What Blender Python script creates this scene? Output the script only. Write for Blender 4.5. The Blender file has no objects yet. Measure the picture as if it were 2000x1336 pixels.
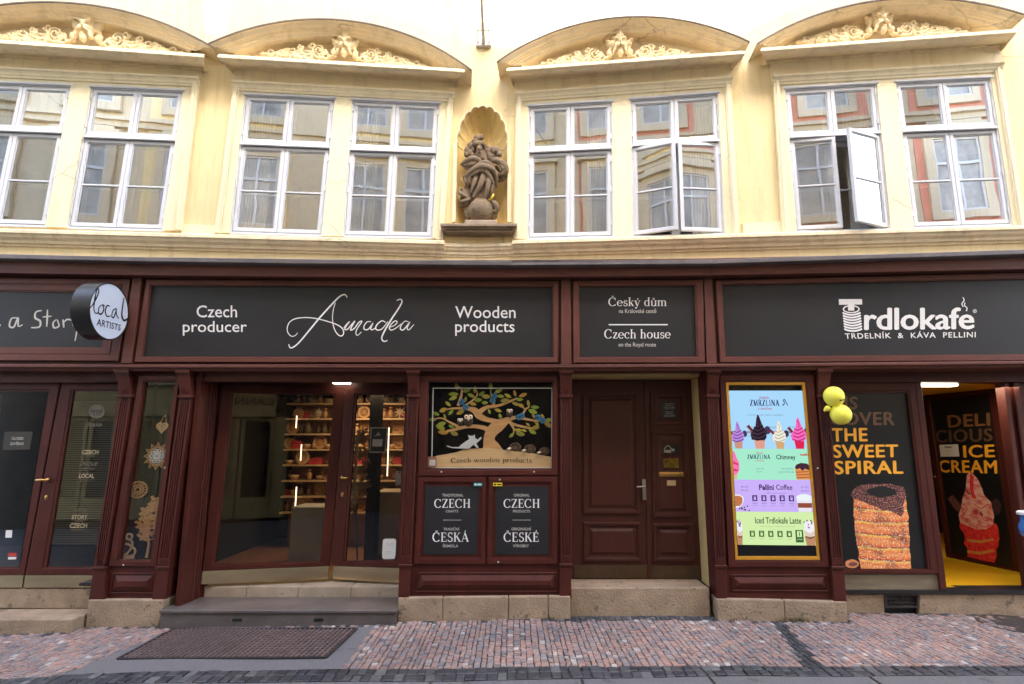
import bpy, bmesh, math, random
from mathutils import Vector, Matrix, noise
random.seed(7)
R = math.radians
SC = bpy.context.scene
COL = SC.collection

# ------------------------------------------------------------------ camera
FPX = 1134.0                      # focal length in pixels of the 2000 px wide photograph
PITCH = math.atan(202 / 1134.0)
EYE = Vector((0, -6.5, 1.77))
cam = bpy.data.cameras.new('camera'); cam.sensor_width = 36; cam.lens = FPX / 2000 * 36
cam.clip_start = .05; cam.clip_end = 500
camo = bpy.data.objects.new('camera', cam); COL.objects.link(camo)
camo.location = EYE; camo.rotation_euler = (R(90) + PITCH, 0, 0)
SC.camera = camo

# ------------------------------------------------------------------ light
EXPO = 3.25
SUN = Vector((.16, -.745, .68)).normalized()          # towards the sun
W = bpy.data.worlds.new('World'); SC.world = W; W.use_nodes = True
nt = W.node_tree; nt.nodes.clear()
sky = nt.nodes.new('ShaderNodeTexSky'); sky.sky_type = 'NISHITA'; sky.sun_disc = False
sky.sun_elevation = math.asin(SUN.z); sky.sun_rotation = math.atan2(SUN.x, SUN.y)
sky.air_density = 1.0; sky.dust_density = 4.0; sky.ozone_density = .3
bg = nt.nodes.new('ShaderNodeBackground'); bg.inputs[1].default_value = .15
wo = nt.nodes.new('ShaderNodeOutputWorld')
nt.links.new(sky.outputs[0], bg.inputs[0]); nt.links.new(bg.outputs[0], wo.inputs[0])
sl = bpy.data.lights.new('sun', 'SUN'); sl.energy = 3.0; sl.angle = R(.5); sl.color = (1, .95, .86)
so = bpy.data.objects.new('sun', sl); COL.objects.link(so)
so.rotation_euler = SUN.to_track_quat('Z', 'Y').to_euler(); so.location = (0, -30, 40)
SC.view_settings.view_transform = 'Standard'; SC.view_settings.look = 'None'
SC.view_settings.exposure = EXPO; SC.view_settings.gamma = 1
SC.cycles.max_bounces = 12; SC.cycles.diffuse_bounces = 6; SC.cycles.glossy_bounces = 6
SC.cycles.transparent_max_bounces = 24; SC.cycles.sample_clamp_indirect = 8
SC.cycles.caustics_reflective = False; SC.cycles.caustics_refractive = False

# ------------------------------------------------------------------ materials
def srgb(r, g, b):
    f = lambda c: (c / 255 / 12.92) if c / 255 <= .04045 else ((c / 255 + .055) / 1.055) ** 2.4
    return (f(r), f(g), f(b))
def N(t, typ, **kw):
    n = t.nodes.new(typ)
    for k, v in kw.items():
        if k.startswith('i_'):
            key = k[2:]; key = int(key) if key.isdigit() else key.replace('_', ' ')
            n.inputs[key].default_value = v
        else: setattr(n, k, v)
    return n
def newmat(name):
    m = bpy.data.materials.new(name); m.use_nodes = True; t = m.node_tree; t.nodes.clear()
    return m, t, N(t, 'ShaderNodeOutputMaterial')
def ramp(t, stops, interp='LINEAR'):
    r = N(t, 'ShaderNodeValToRGB'); r.color_ramp.interpolation = interp
    e = r.color_ramp.elements
    while len(e) < len(stops): e.new(.5)
    for q, (p, c) in zip(e, stops): q.position = p; q.color = (*c, 1) if len(c) == 3 else c
    return r
def mat(name, col, rough=.5, var=.12, scale=3, bump=.0, bscale=60, metal=0, spec=.5, spots=None, coat=0, aniso=(1, 1, 1), trans=0):
    """Principled with a noisy base colour, optional bump, optional sparse spots of another colour."""
    m, t, o = newmat(name); L = t.links.new
    p = N(t, 'ShaderNodeBsdfPrincipled'); L(p.outputs[0], o.inputs[0])
    p.inputs['Roughness'].default_value = rough; p.inputs['Metallic'].default_value = metal
    p.inputs['Specular IOR Level'].default_value = spec; p.inputs['Coat Weight'].default_value = coat
    tc = N(t, 'ShaderNodeTexCoord'); mp = N(t, 'ShaderNodeMapping'); mp.inputs['Scale'].default_value = aniso
    L(tc.outputs['Object'], mp.inputs[0])
    n = N(t, 'ShaderNodeTexNoise', i_Scale=scale, i_Detail=8.0, i_Roughness=.65); L(mp.outputs[0], n.inputs['Vector'])
    lo = tuple(min(1, c * (1 - var)) for c in col); hi = tuple(min(1, c * (1 + var)) for c in col)
    r = ramp(t, [(.3, lo), (.7, hi)]); L(n.outputs[0], r.inputs[0]); out = r.outputs[0]
    if spots:
        sc, thr, c2 = spots
        n2 = N(t, 'ShaderNodeTexNoise', i_Scale=sc, i_Detail=6.0, i_Roughness=.7); L(mp.outputs[0], n2.inputs['Vector'])
        r2 = ramp(t, [(thr, (0, 0, 0)), (thr + .03, (1, 1, 1))]); L(n2.outputs[0], r2.inputs[0])
        mx = N(t, 'ShaderNodeMix', data_type='RGBA'); L(r2.outputs[0], mx.inputs[0]); L(out, mx.inputs[6])
        mx.inputs[7].default_value = (*c2, 1); out = mx.outputs[2]
    L(out, p.inputs['Base Color'])
    if bump:
        nb = N(t, 'ShaderNodeTexNoise', i_Scale=bscale, i_Detail=6.0); L(mp.outputs[0], nb.inputs['Vector'])
        b = N(t, 'ShaderNodeBump', i_Strength=bump, i_Distance=.02); L(nb.outputs[0], b.inputs['Height']); L(b.outputs[0], p.inputs['Normal'])
    if trans: p.inputs['Transmission Weight'].default_value = trans
    return m
def emit(name, col, s=1.0):
    m, t, o = newmat(name); e = N(t, 'ShaderNodeEmission', i_Color=(*col, 1), i_Strength=s); t.links.new(e.outputs[0], o.inputs[0]); return m
def glassmat(name, gain=2.0, base=.03, tint=(.93, .95, .95), wav=.02, wscale=1.5, grough=0.0):
    m, t, o = newmat(name); L = t.links.new
    tc = N(t, 'ShaderNodeTexCoord')
    n = N(t, 'ShaderNodeTexNoise', i_Scale=wscale, i_Detail=1.5); L(tc.outputs['Object'], n.inputs['Vector'])
    b = N(t, 'ShaderNodeBump', i_Strength=1.0, i_Distance=wav); L(n.outputs[0], b.inputs['Height'])
    fr = N(t, 'ShaderNodeFresnel', i_IOR=1.5)
    ma = N(t, 'ShaderNodeMath', operation='MULTIPLY_ADD', use_clamp=True); ma.inputs[1].default_value = gain; ma.inputs[2].default_value = base
    L(fr.outputs[0], ma.inputs[0])
    tr = N(t, 'ShaderNodeBsdfTransparent', i_Color=(*tint, 1)); g = N(t, 'ShaderNodeBsdfGlossy', i_Roughness=grough)
    L(b.outputs[0], g.inputs['Normal'])
    mx = N(t, 'ShaderNodeMixShader'); L(ma.outputs[0], mx.inputs[0]); L(tr.outputs[0], mx.inputs[1]); L(g.outputs[0], mx.inputs[2]); L(mx.outputs[0], o.inputs[0])
    return m
def wallmat(name, col, stain, var=.06):
    """Painted render: faint mottling, rain streaks and a few scuffs."""
    m, t, o = newmat(name); L = t.links.new
    p = N(t, 'ShaderNodeBsdfPrincipled', i_Roughness=.85); p.inputs['Specular IOR Level'].default_value = .25; L(p.outputs[0], o.inputs[0])
    tc = N(t, 'ShaderNodeTexCoord')
    n = N(t, 'ShaderNodeTexNoise', i_Scale=1.3, i_Detail=7.0, i_Roughness=.6); L(tc.outputs['Object'], n.inputs['Vector'])
    r = ramp(t, [(.3, tuple(c * (1 - var) for c in col)), (.7, tuple(min(1, c * (1 + var)) for c in col))]); L(n.outputs[0], r.inputs[0])
    mp = N(t, 'ShaderNodeMapping'); mp.inputs['Scale'].default_value = (5, 5, .5); L(tc.outputs['Object'], mp.inputs[0])
    s = N(t, 'ShaderNodeTexNoise', i_Scale=1.6, i_Detail=6.0, i_Roughness=.65); L(mp.outputs[0], s.inputs['Vector'])
    rs = ramp(t, [(.50, (0, 0, 0)), (.78, (.75, .75, .75))]); L(s.outputs[0], rs.inputs[0])
    mx = N(t, 'ShaderNodeMix', data_type='RGBA'); L(rs.outputs[0], mx.inputs[0]); L(r.outputs[0], mx.inputs[6]); mx.inputs[7].default_value = (*stain, 1)
    d = N(t, 'ShaderNodeTexNoise', i_Scale=6.0, i_Detail=9.0, i_Roughness=.75); L(tc.outputs['Object'], d.inputs['Vector'])
    rd = ramp(t, [(.67, (0, 0, 0)), (.73, (.6, .6, .6))]); L(d.outputs[0], rd.inputs[0])
    m2 = N(t, 'ShaderNodeMix', data_type='RGBA'); L(rd.outputs[0], m2.inputs[0]); L(mx.outputs[2], m2.inputs[6]); m2.inputs[7].default_value = (*[c * .62 for c in stain], 1)
    wv = N(t, 'ShaderNodeTexNoise', i_Scale=2.5, i_Detail=6.0); L(tc.outputs['Object'], wv.inputs['Vector'])
    ad = N(t, 'ShaderNodeMix', data_type='RGBA'); ad.inputs[0].default_value = .18; L(tc.outputs['Object'], ad.inputs[6]); L(wv.outputs[1], ad.inputs[7])
    vo = N(t, 'ShaderNodeTexVoronoi', feature='DISTANCE_TO_EDGE', i_Scale=1.1); L(ad.outputs[2], vo.inputs['Vector'])
    rc = ramp(t, [(.0, (1, 1, 1)), (.010, (0, 0, 0))]); L(vo.outputs[0], rc.inputs[0])
    mk = N(t, 'ShaderNodeTexNoise', i_Scale=.8, i_Detail=3.0); L(tc.outputs['Object'], mk.inputs['Vector'])
    rk = ramp(t, [(.52, (0, 0, 0)), (.62, (.55, .55, .55))]); L(mk.outputs[0], rk.inputs[0])
    cm = N(t, 'ShaderNodeMath', operation='MULTIPLY'); L(rc.outputs[0], cm.inputs[0]); L(rk.outputs[0], cm.inputs[1])
    m3 = N(t, 'ShaderNodeMix', data_type='RGBA'); L(cm.outputs[0], m3.inputs[0]); L(m2.outputs[2], m3.inputs[6]); m3.inputs[7].default_value = (*[c * .45 for c in stain], 1)
    L(m3.outputs[2], p.inputs['Base Color'])
    nb = N(t, 'ShaderNodeTexNoise', i_Scale=45.0, i_Detail=5.0); L(tc.outputs['Object'], nb.inputs['Vector'])
    b = N(t, 'ShaderNodeBump', i_Strength=.25, i_Distance=.01); L(nb.outputs[0], b.inputs['Height']); L(b.outputs[0], p.inputs['Normal'])
    return m
def islandmat(name, stops, rough=.7, bump=.3):
    """Every stone of the mesh draws its own colour."""
    m, t, o = newmat(name); L = t.links.new
    p = N(t, 'ShaderNodeBsdfPrincipled', i_Roughness=rough); L(p.outputs[0], o.inputs[0])
    g = N(t, 'ShaderNodeNewGeometry'); r = ramp(t, stops); L(g.outputs['Random Per Island'], r.inputs[0])
    tc = N(t, 'ShaderNodeTexCoord'); n = N(t, 'ShaderNodeTexNoise', i_Scale=40.0, i_Detail=8.0, i_Roughness=.7); L(tc.outputs['Object'], n.inputs['Vector'])
    r2 = ramp(t, [(.3, (.62, .62, .62)), (.7, (1.25, 1.25, 1.25))]); L(n.outputs[0], r2.inputs[0])
    mx = N(t, 'ShaderNodeMix', data_type='RGBA', blend_type='MULTIPLY'); mx.inputs[0].default_value = 1
    L(r.outputs[0], mx.inputs[6]); L(r2.outputs[0], mx.inputs[7])
    big = N(t, 'ShaderNodeTexNoise', i_Scale=.9, i_Detail=4.0); L(tc.outputs['Object'], big.inputs['Vector'])
    r3 = ramp(t, [(.34, (.68, .69, .72)), (.64, (1.12, 1.07, 1.02))]); L(big.outputs[0], r3.inputs[0])
    m3 = N(t, 'ShaderNodeMix', data_type='RGBA', blend_type='MULTIPLY'); m3.inputs[0].default_value = 1
    L(mx.outputs[2], m3.inputs[6]); L(r3.outputs[0], m3.inputs[7]); L(m3.outputs[2], p.inputs['Base Color'])
    b = N(t, 'ShaderNodeBump', i_Strength=bump, i_Distance=.01); L(n.outputs[0], b.inputs['Height']); L(b.outputs[0], p.inputs['Normal'])
    return m
M = {}
M['wall'] = wallmat('yellow_render', (.79, .65, .375), (.56, .45, .25))
M['niche'] = wallmat('niche_render', (.80, .60, .25), (.56, .42, .2), .06)
M['galv'] = mat('galvanised_metal', (.48, .46, .46), .5, .15, 20)
M['trim'] = wallmat('cream_render', (.81, .72, .50), (.60, .51, .33), .05)
M['mould'] = wallmat('cream_moulding', (.82, .70, .48), (.50, .41, .27), .06)
M['orn'] = wallmat('stucco_ornament', (.72, .595, .37), (.46, .37, .22), .12)
M['white'] = mat('white_window_paint', (.60, .615, .65), .45, .05, 5, .05, 40, spots=(22, .74, (.42, .41, .40)))
M['lead'] = mat('lead_flashing', (.13, .11, .11), .6, .3, 4, .2, 30)
M['maroon'] = mat('maroon_paint', (.066, .0150, .0105), .45, .25, 5, .06, 25, spec=.25, spots=(34, .70, (.125, .055, .045)), aniso=(1, 1, .35))
M['maroon_fascia'] = mat('sun_faded_maroon_paint', (.112, .037, .026), .5, .18, 4, .06, 25, spec=.3, spots=(30, .70, (.20, .11, .085)), aniso=(.4, 1, 1))
M['maroon_door'] = mat('dark_maroon_paint', (.060, .0170, .0115), .42, .2, 6, .06, 25, spec=.3, spots=(34, .75, (.12, .07, .05)))
M['board'] = mat('anthracite_board', (.017, .016, .017), .5, .25, 1.2, .02, 200, spec=.35)
M['black'] = mat('black_plastic', (.012, .012, .013), .4, .1, 6)
M['ink'] = mat('dark_lettering', (.015, .012, .012), .5, .05, 6)
M['letter'] = mat('white_lettering', (.78, .76, .74), .5, .05, 6)
M['letter_dim'] = mat('grey_lettering', (.50, .48, .44), .5, .05, 6)
M['glass'] = glassmat('shop_glass', 1.6, .0, (.86, .86, .85), .0005, .8)
M['wglass'] = glassmat('old_window_glass', 3.0, .34, (.92, .93, .93), .0009, 2.0)
M['wglass_open'] = glassmat('clean_window_glass', 3.4, .80, (.85, .87, .9), .001, 1.5)
M['brass'] = mat('brass', (.55, .34, .11), .28, .25, 14, .05, 60, metal=1)
M['kick'] = mat('polished_brass_plate', (.78, .60, .34), .16, .2, 3, .05, 5, metal=1, aniso=(.3, 1, 2))
M['steel'] = mat('brushed_steel', (.42, .40, .37), .35, .2, 12, metal=1)
M['stone'] = mat('sandstone', (.30, .215, .14), .85, .25, 5, .5, 40, spots=(9, .60, (.15, .115, .08)))
M['stone_pale'] = mat('pale_stone', (.34, .27, .20), .8, .2, 5, .4, 40, spots=(10, .62, (.2, .17, .13)))
M['step'] = mat('painted_steel_step', (.105, .085, .078), .42, .3, 4, .1, 30, spots=(12, .62, (.16, .12, .10)))
M['granite'] = mat('granite_slab', (.145, .135, .135), .75, .2, 60, .35, 120, spots=(3, .6, (.09, .085, .08)))
M['grate'] = mat('grate_iron', (.055, .045, .045), .5, .3, 15, .1, 60, metal=.4)
M['joint'] = mat('joint_dirt', (.050, .044, .040), .95, .3, 20, .3, 80)
M['cobble'] = islandmat('mosaic_cobbles', [(0, (.31, .25, .235)), (.16, (.37, .225, .185)), (.30, (.235, .215, .22)), (.44, (.335, .255, .23)), (.6, (.40, .245, .19)), (.76, (.275, .185, .165)), (.9, (.18, .17, .18)), (.96, (.36, .31, .29)), (1, (.52, .48, .44))])
M['basalt'] = islandmat('basalt_cobbles', [(0, (.035, .036, .042)), (.5, (.06, .06, .068)), (.9, (.085, .085, .09)), (1, (.16, .16, .16))], .5)
M['road'] = mat('road_setts', (.10, .10, .105), .7, .3, 9, .6, 9)
M['statue'] = mat('weathered_sandstone', (.185, .130, .078), .8, .35, 6, .3, 60, spots=(6, .60, (.09, .064, .042)))
M['ledge'] = mat('grey_stone_shelf', (.26, .20, .135), .85, .25, 9, .4, 50, spots=(12, .62, (.14, .11, .08)))
M['room'] = mat('room_plaster', (.62, .59, .54), .9, .1)
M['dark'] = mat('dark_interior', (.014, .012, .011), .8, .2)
M['curtain'] = mat('sheer_curtain', (.75, .73, .70), .9, .08, 12, aniso=(6, 6, .3))
M['oak'] = mat('plywood', (.46, .25, .105), .55, .22, 6, .05, 30, aniso=(1, 1, 6))
M['tree_wood'] = mat('varnished_tree_plywood', (.66, .36, .14), .5, .2, 5, .05, 30, aniso=(1, 1, 7))
M['tree_base'] = mat('pale_base_plywood', (.80, .52, .25), .55, .12, 5, aniso=(.6, 1, 7))
M['oak_light'] = mat('pale_plywood', (.55, .36, .18), .6, .15, 6, aniso=(1, 1, 6))
M['wood_floor'] = mat('shop_floor_boards', (.26, .12, .05), .45, .3, 3, aniso=(6, 1, 1))
M['counter'] = mat('beige_counter', (.46, .36, .24), .6, .06)
M['leafy'] = islandmat('painted_leaves', [(0, (.40, .46, .04)), (.35, (.27, .40, .03)), (.6, (.55, .52, .05)), (.8, (.60, .32, .045)), (1, (.18, .32, .04))], .6, .1)
M['blue'] = mat('blue_wings', (.03, .20, .36), .45, .5, 25)
M['catwhite'] = mat('white_painted_wood', (.72, .70, .66), .6, .06)
M['owl'] = mat('brown_owl_wood', (.10, .065, .035), .7, .4, 40)
M['quill'] = mat('hedgehog_quills', (.17, .095, .05), .8, .5, 60)
M['cream'] = mat('cream_wood', (.60, .47, .30), .7, .1)
M['red'] = mat('red_paint', (.42, .03, .03), .5, .1)
M['yellow_floor'] = mat('yellow_floor', (.78, .42, .012), .35, .05)
M['yellow_frame'] = mat('amber_frame', (.52, .25, .02), .4, .1)
M['balloon'] = mat('yellow_latex', (.96, .88, .10), .5, .03, 4, spec=.35)
M['vinyl'] = mat('black_vinyl', (.012, .012, .013), .3, .15, 2)
M['amber'] = mat('amber_lettering', (.95, .44, .03), .5, .06, 6)
M['bronze_letter'] = mat('bronze_lettering', (.17, .085, .04), .5, .06, 6)
M['jamb'] = mat('ochre_plaster', (.52, .37, .15), .85, .15, 4, .2, 40)
M['paper'] = mat('white_paper', (.72, .70, .66), .8, .04)
M['teal'] = mat('teal_sticker', (.03, .22, .22), .5, .05); M['ysticker'] = mat('yellow_sticker', (.70, .50, .02), .5, .05)
M['drum'] = mat('black_drum', (.014, .013, .013), .30, .2, 5)
M['drumface'] = mat('white_acrylic', (.66, .72, .82), .35, .03)
M['led'] = emit('led_strip', (1, .74, .45), .38)
M['lampglow'] = emit('lamp_glow', (1, .88, .68), 1.2)

# ------------------------------------------------------------------ photo pixel -> point on a real plane
cp, sp = math.cos(PITCH), math.sin(PITCH)
def ray(px, py):
    u = px - 1000; v = py - 668
    return Vector((u, FPX * cp + v * sp, FPX * sp - v * cp))
class Chart:
    """A vertical plane: plan point, heading; d is the distance in front of it."""
    def __init__(s, x, y, deg):
        a = R(deg); s.p = Vector((x, y, 0)); s.t = Vector((math.cos(a), math.sin(a), 0)); s.n = Vector((math.sin(a), -math.cos(a), 0)); s.ang = a
    def hit(s, px, py, d=0):
        r = ray(px, py); return EYE + r * ((d - (EYE - s.p).dot(s.n)) / r.dot(s.n))
    def ah(s, px, py, d=0):
        P = s.hit(px, py, d); return ((P - s.p).dot(s.t), P.z)
    def pt(s, a, z, d=0): return s.p + s.t * a + s.n * d + Vector((0, 0, z))
def chart2(p, q):
    return Chart(p[0], p[1], math.degrees(math.atan2(q[1] - p[1], q[0] - p[0])))
A = Chart(0, 0, 0)
XR = A.hit(1392, 900).x; RT = Chart(XR, 0, -4.3)
XL = A.hit(258, 900).x; LF = Chart(XL, 0, 1.6)
XB = Chart(0, .45, 0).hit(941, 400).x; UL = Chart(XB, .45, 5); UR = Chart(XB, .45, -5)
def crop(ox, oy, s): return lambda x, y: (ox + x * s, oy + y * s)

# ------------------------------------------------------------------ mesh building
class MB:
    def __init__(s): s.v = []; s.f = []; s.uv = None
    def add(s, vs, fs):
        b = len(s.v); s.v += [Vector(v) for v in vs]; s.f += [tuple(b + i for i in f) for f in fs]
    def hexa(s, c):      # 8 corners: bottom 4 (ccw), top 4
        s.add(c, [(0, 3, 2, 1), (4, 5, 6, 7), (0, 1, 5, 4), (1, 2, 6, 5), (2, 3, 7, 6), (3, 0, 4, 7)])
    def box(s, x0, x1, y0, y1, z0, z1):
        s.hexa([(x0, y0, z0), (x1, y0, z0), (x1, y1, z0), (x0, y1, z0), (x0, y0, z1), (x1, y0, z1), (x1, y1, z1), (x0, y1, z1)])
    def grid(s, rows, close=False):
        n = len(rows[0]); b = len(s.v)
        for r in rows: s.v += [Vector(p) for p in r]
        for i in range(len(rows) - 1):
            for j in range(n if close else n - 1):
                k = (j + 1) % n; s.f.append((b + i * n + j, b + i * n + k, b + (i + 1) * n + k, b + (i + 1) * n + j))
    def tube(s, pts, r, seg=8, cap=True):
        pts = [Vector(p) for p in pts]; rows = []
        rr = r if isinstance(r, (list, tuple)) else [r] * len(pts)
        ts = [(pts[min(i + 1, len(pts) - 1)] - pts[max(i - 1, 0)]).normalized() for i in range(len(pts))]
        up = min((Vector((0, 0, 1)), Vector((0, 1, 0)), Vector((1, 0, 0))), key=lambda x: max(abs(t.dot(x)) for t in ts) + (0 if x.z else .2))
        for i, p in enumerate(pts):
            t = (pts[min(i + 1, len(pts) - 1)] - pts[max(i - 1, 0)]).normalized()
            a = t.cross(up).normalized(); b_ = t.cross(a)
            rows.append([p + (a * math.cos(k * 2 * math.pi / seg) + b_ * math.sin(k * 2 * math.pi / seg)) * rr[i] for k in range(seg)])
        b = len(s.v); s.grid(rows, True)
        if cap: s.f.append(tuple(b + k for k in range(seg))); s.f.append(tuple(b + (len(rows) - 1) * seg + k for k in reversed(range(seg))))
    def ball(s, c, r, seg=14, rings=9, rot=None):
        r = (r, r, r) if isinstance(r, (int, float)) else r; rows = []
        for i in range(rings + 1):
            th = math.pi * i / rings; row = []
            for j in range(seg):
                ph = 2 * math.pi * j / seg
                v = Vector((r[0] * math.sin(th) * math.cos(ph), r[1] * math.sin(th) * math.sin(ph), r[2] * math.cos(th)))
                if rot: v = rot @ v
                row.append(Vector(c) + v)
            rows.append(row)
        s.grid(rows, True)
    def build(s, name, m, parent=None, bevel=0, smooth=False, seg=1):
        return link(name, s.v, s.f, m, parent, bevel, smooth, seg)
LOC = {}
def link(name, vs, fs, m, parent=None, bevel=0, smooth=False, seg=1, fix=True):
    base = LOC.get(parent.name, Vector()) if parent else None
    if parent is None:
        lo = [min(v[i] for v in vs) for i in range(3)]; hi = [max(v[i] for v in vs) for i in range(3)]
        base = Vector(((lo[0] + hi[0]) / 2, (lo[1] + hi[1]) / 2, lo[2]))
    me = bpy.data.meshes.new(name); me.from_pydata([tuple(Vector(v) - base) for v in vs], [], fs)
    bm = bmesh.new(); bm.from_mesh(me); bmesh.ops.remove_doubles(bm, verts=bm.verts, dist=1e-5)
    if fix: bmesh.ops.recalc_face_normals(bm, faces=bm.faces)
    big = [f for f in bm.faces if len(f.verts) > 4]
    if big: bmesh.ops.triangulate(bm, faces=big)
    bm.to_mesh(me); bm.free()
    if smooth:
        for p in me.polygons: p.use_smooth = True
    me.materials.append(m if not isinstance(m, str) else M[m])
    o = bpy.data.objects.new(name, me); COL.objects.link(o)
    if parent: o.parent = parent; LOC[o.name] = base
    else: o.location = base; LOC[o.name] = base
    if bevel:
        b = o.modifiers.new('bevel', 'BEVEL'); b.width = bevel; b.segments = seg; b.limit_method = 'ANGLE'; b.angle_limit = R(40)
    return o
def thing(name, label, cat, loc, group=None):
    o = bpy.data.objects.new(name, None); COL.objects.link(o); o.location = loc; o.empty_display_size = .1
    LOC[o.name] = Vector(loc); tag(o, label, cat, group); return o
def tag(o, label, cat, group=None):
    o['label'] = label; o['category'] = cat
    if group: o['group'] = group
    return o
def struct(o, kind='structure'): o['kind'] = kind; return o
def dup(o, off, label=None):
    c = o.copy(); COL.objects.link(c); c.location = Vector(o.location) + Vector(off); LOC[c.name] = LOC[o.name] + Vector(off)
    if label: c['label'] = label
    for ch in list(o.children):
        d = ch.copy(); COL.objects.link(d); d.parent = c
        for g in list(ch.children):
            e = g.copy(); COL.objects.link(e); e.parent = d
    return c

class Map:
    def box(s, mb, u0, u1, v0, v1, d0, d1):
        P = s.pt; mb.hexa([P(u0, v0, d1), P(u1, v0, d1), P(u1, v0, d0), P(u0, v0, d0), P(u0, v1, d1), P(u1, v1, d1), P(u1, v1, d0), P(u0, v1, d0)])
    def frame(s, mb, u0, u1, v0, v1, w, d0, d1):
        l, r, b, t = (w,) * 4 if isinstance(w, (int, float)) else w
        o = [(u0, v0), (u1, v0), (u1, v1), (u0, v1)]; i = [(u0 + l, v0 + b), (u1 - r, v0 + b), (u1 - r, v1 - t), (u0 + l, v1 - t)]
        rows = [[s.pt(*q, dd) for q in ring] for ring, dd in ((o, d0), (o, d1), (i, d1), (i, d0), (o, d0))]
        mb.grid(rows, True)
    def raised(s, mb, u0, u1, v0, v1, ins, d0, d1):      # fielded panel
        o = [(u0, v0), (u1, v0), (u1, v1), (u0, v1)]; i = [(u0 + ins, v0 + ins), (u1 - ins, v0 + ins), (u1 - ins, v1 - ins), (u0 + ins, v1 - ins)]
        c = [s.pt(*q, d0) for q in o] + [s.pt(*q, d1) for q in i]
        mb.add(c, [(4, 5, 6, 7), (0, 1, 5, 4), (1, 2, 6, 5), (2, 3, 7, 6), (3, 0, 4, 7)])
    def quad(s, mb, u0, u1, v0, v1, d):
        mb.add([s.pt(u0, v0, d), s.pt(u1, v0, d), s.pt(u1, v1, d), s.pt(u0, v1, d)], [(0, 1, 2, 3)])
class Q(Map):
    """Four photo corners laid on a plane; u,v in metres from the lower left corner."""
    def __init__(s, ch, TL, TR, BR, BL, d=0):
        s.ch = ch; s.c = [Vector(ch.ah(*p, d)) for p in (BL, BR, TR, TL)]
        c = s.c; s.W = ((c[1] - c[0]).length + (c[2] - c[3]).length) / 2; s.H = ((c[3] - c[0]).length + (c[2] - c[1]).length) / 2; s.d = d
    def az(s, u, v):
        a = u / s.W; b = v / s.H; c = s.c
        return c[0] * (1 - a) * (1 - b) + c[1] * a * (1 - b) + c[2] * a * b + c[3] * (1 - a) * b
    def pt(s, u, v, d): p = s.az(u, v); return s.ch.pt(p[0], p[1], d)
    def inv(s, px, py, d=None):
        t = Vector(s.ch.ah(px, py, s.d if d is None else d)); u = s.W / 2; v = s.H / 2
        for _ in range(12):
            p = s.az(u, v); e = .001; du = (s.az(u + e, v) - p) / e; dv = (s.az(u, v + e) - p) / e; r = t - p
            det = du.x * dv.y - du.y * dv.x; u += (r.x * dv.y - r.y * dv.x) / det; v += (du.x * r.y - du.y * r.x) / det
        return u, v
class Hinge(Map):
    """A sash swung outwards about its left (side=-1) or right (side=1) edge."""
    def __init__(s, q, uh, side, ang): s.q, s.uh, s.side, s.c, s.s = q, uh, side, math.cos(R(ang)), math.sin(R(ang))
    def pt(s, u, v, d):
        w = (u - s.uh) * -s.side
        return s.q.pt(s.uh - s.side * (w * s.c - d * s.s), v, w * s.s + d * s.c)
def rect(ch, a0, a1, z0, z1):
    class _R(Map):
        W = a1 - a0; H = z1 - z0
        def pt(s, u, v, d): return ch.pt(a0 + u, z0 + v, d)
    return _R()
def prism(mb, ch, pts, d0, d1):       # pts: (a, z) outline
    n = len(pts); b = len(mb.v)
    mb.v += [ch.pt(a, z, d1) for a, z in pts] + [ch.pt(a, z, d0) for a, z in pts]
    mb.f.append(tuple(b + i for i in range(n))); mb.f.append(tuple(b + n + i for i in reversed(range(n))))
    for i in range(n): j = (i + 1) % n; mb.f.append((b + i, b + n + i, b + n + j, b + j))
def catmull(p, n=6):
    p = [Vector(q) for q in p]; o = []
    for i in range(len(p) - 1):
        a, b, c, d = p[max(i - 1, 0)], p[i], p[i + 1], p[min(i + 2, len(p) - 1)]
        for k in range(n):
            t = k / n; o.append(.5 * (2 * b + (c - a) * t + (2 * a - 5 * b + 4 * c - d) * t * t + (3 * b - a - 3 * c + d) * t ** 3))
    return o + [p[-1]]
def ribbon(pts, w):                   # 2D ribbon, w constant or list
    pts = [Vector(p) for p in pts]; n = len(pts); V = []; F = []
    for i, p in enumerate(pts):
        t = pts[min(i + 1, n - 1)] - pts[max(i - 1, 0)]; t = t.normalized() if t.length else Vector((1, 0)); k = Vector((-t.y, t.x))
        ww = (w[min(i, len(w) - 1)] if isinstance(w, (list, tuple)) else w) / 2; V += [p + k * ww, p - k * ww]
    for i in range(n - 1): F.append((2 * i, 2 * i + 1, 2 * i + 3, 2 * i + 2))
    return V, F

# ------------------------------------------------------------------ lettering
_tc = {}
def sans(body, bold=0.0, spacing=1.0, shear=0.0, lines=1.0):
    k = (body, bold, spacing, shear)
    if k in _tc: return _tc[k]
    c = bpy.data.curves.new('lettering', 'FONT'); c.body = body; c.offset = bold; c.space_character = spacing; c.shear = shear; c.resolution_u = 3
    o = bpy.data.objects.new('lettering', c); COL.objects.link(o)
    dg = bpy.context.evaluated_depsgraph_get(); ev = o.evaluated_get(dg); me = ev.to_mesh()
    r = ([Vector((v.co.x, v.co.y)) for v in me.vertices], [tuple(p.vertices) for p in me.polygons])
    ev.to_mesh_clear(); bpy.data.objects.remove(o); bpy.data.curves.remove(c); _tc[k] = r; return r
def sansb(body, k=.03, spacing=1.08):
    V, F = sans(body, 0, spacing); n = len(V); VV = []; FF = []
    for i, (dx, dy) in enumerate(((0, 0), (k, 0), (-k, 0), (0, k * .6), (0, -k * .6))):
        VV += [v + Vector((dx, dy)) for v in V]; FF += [tuple(i * n + j for j in f) for f in F]
    return VV, FF
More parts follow.
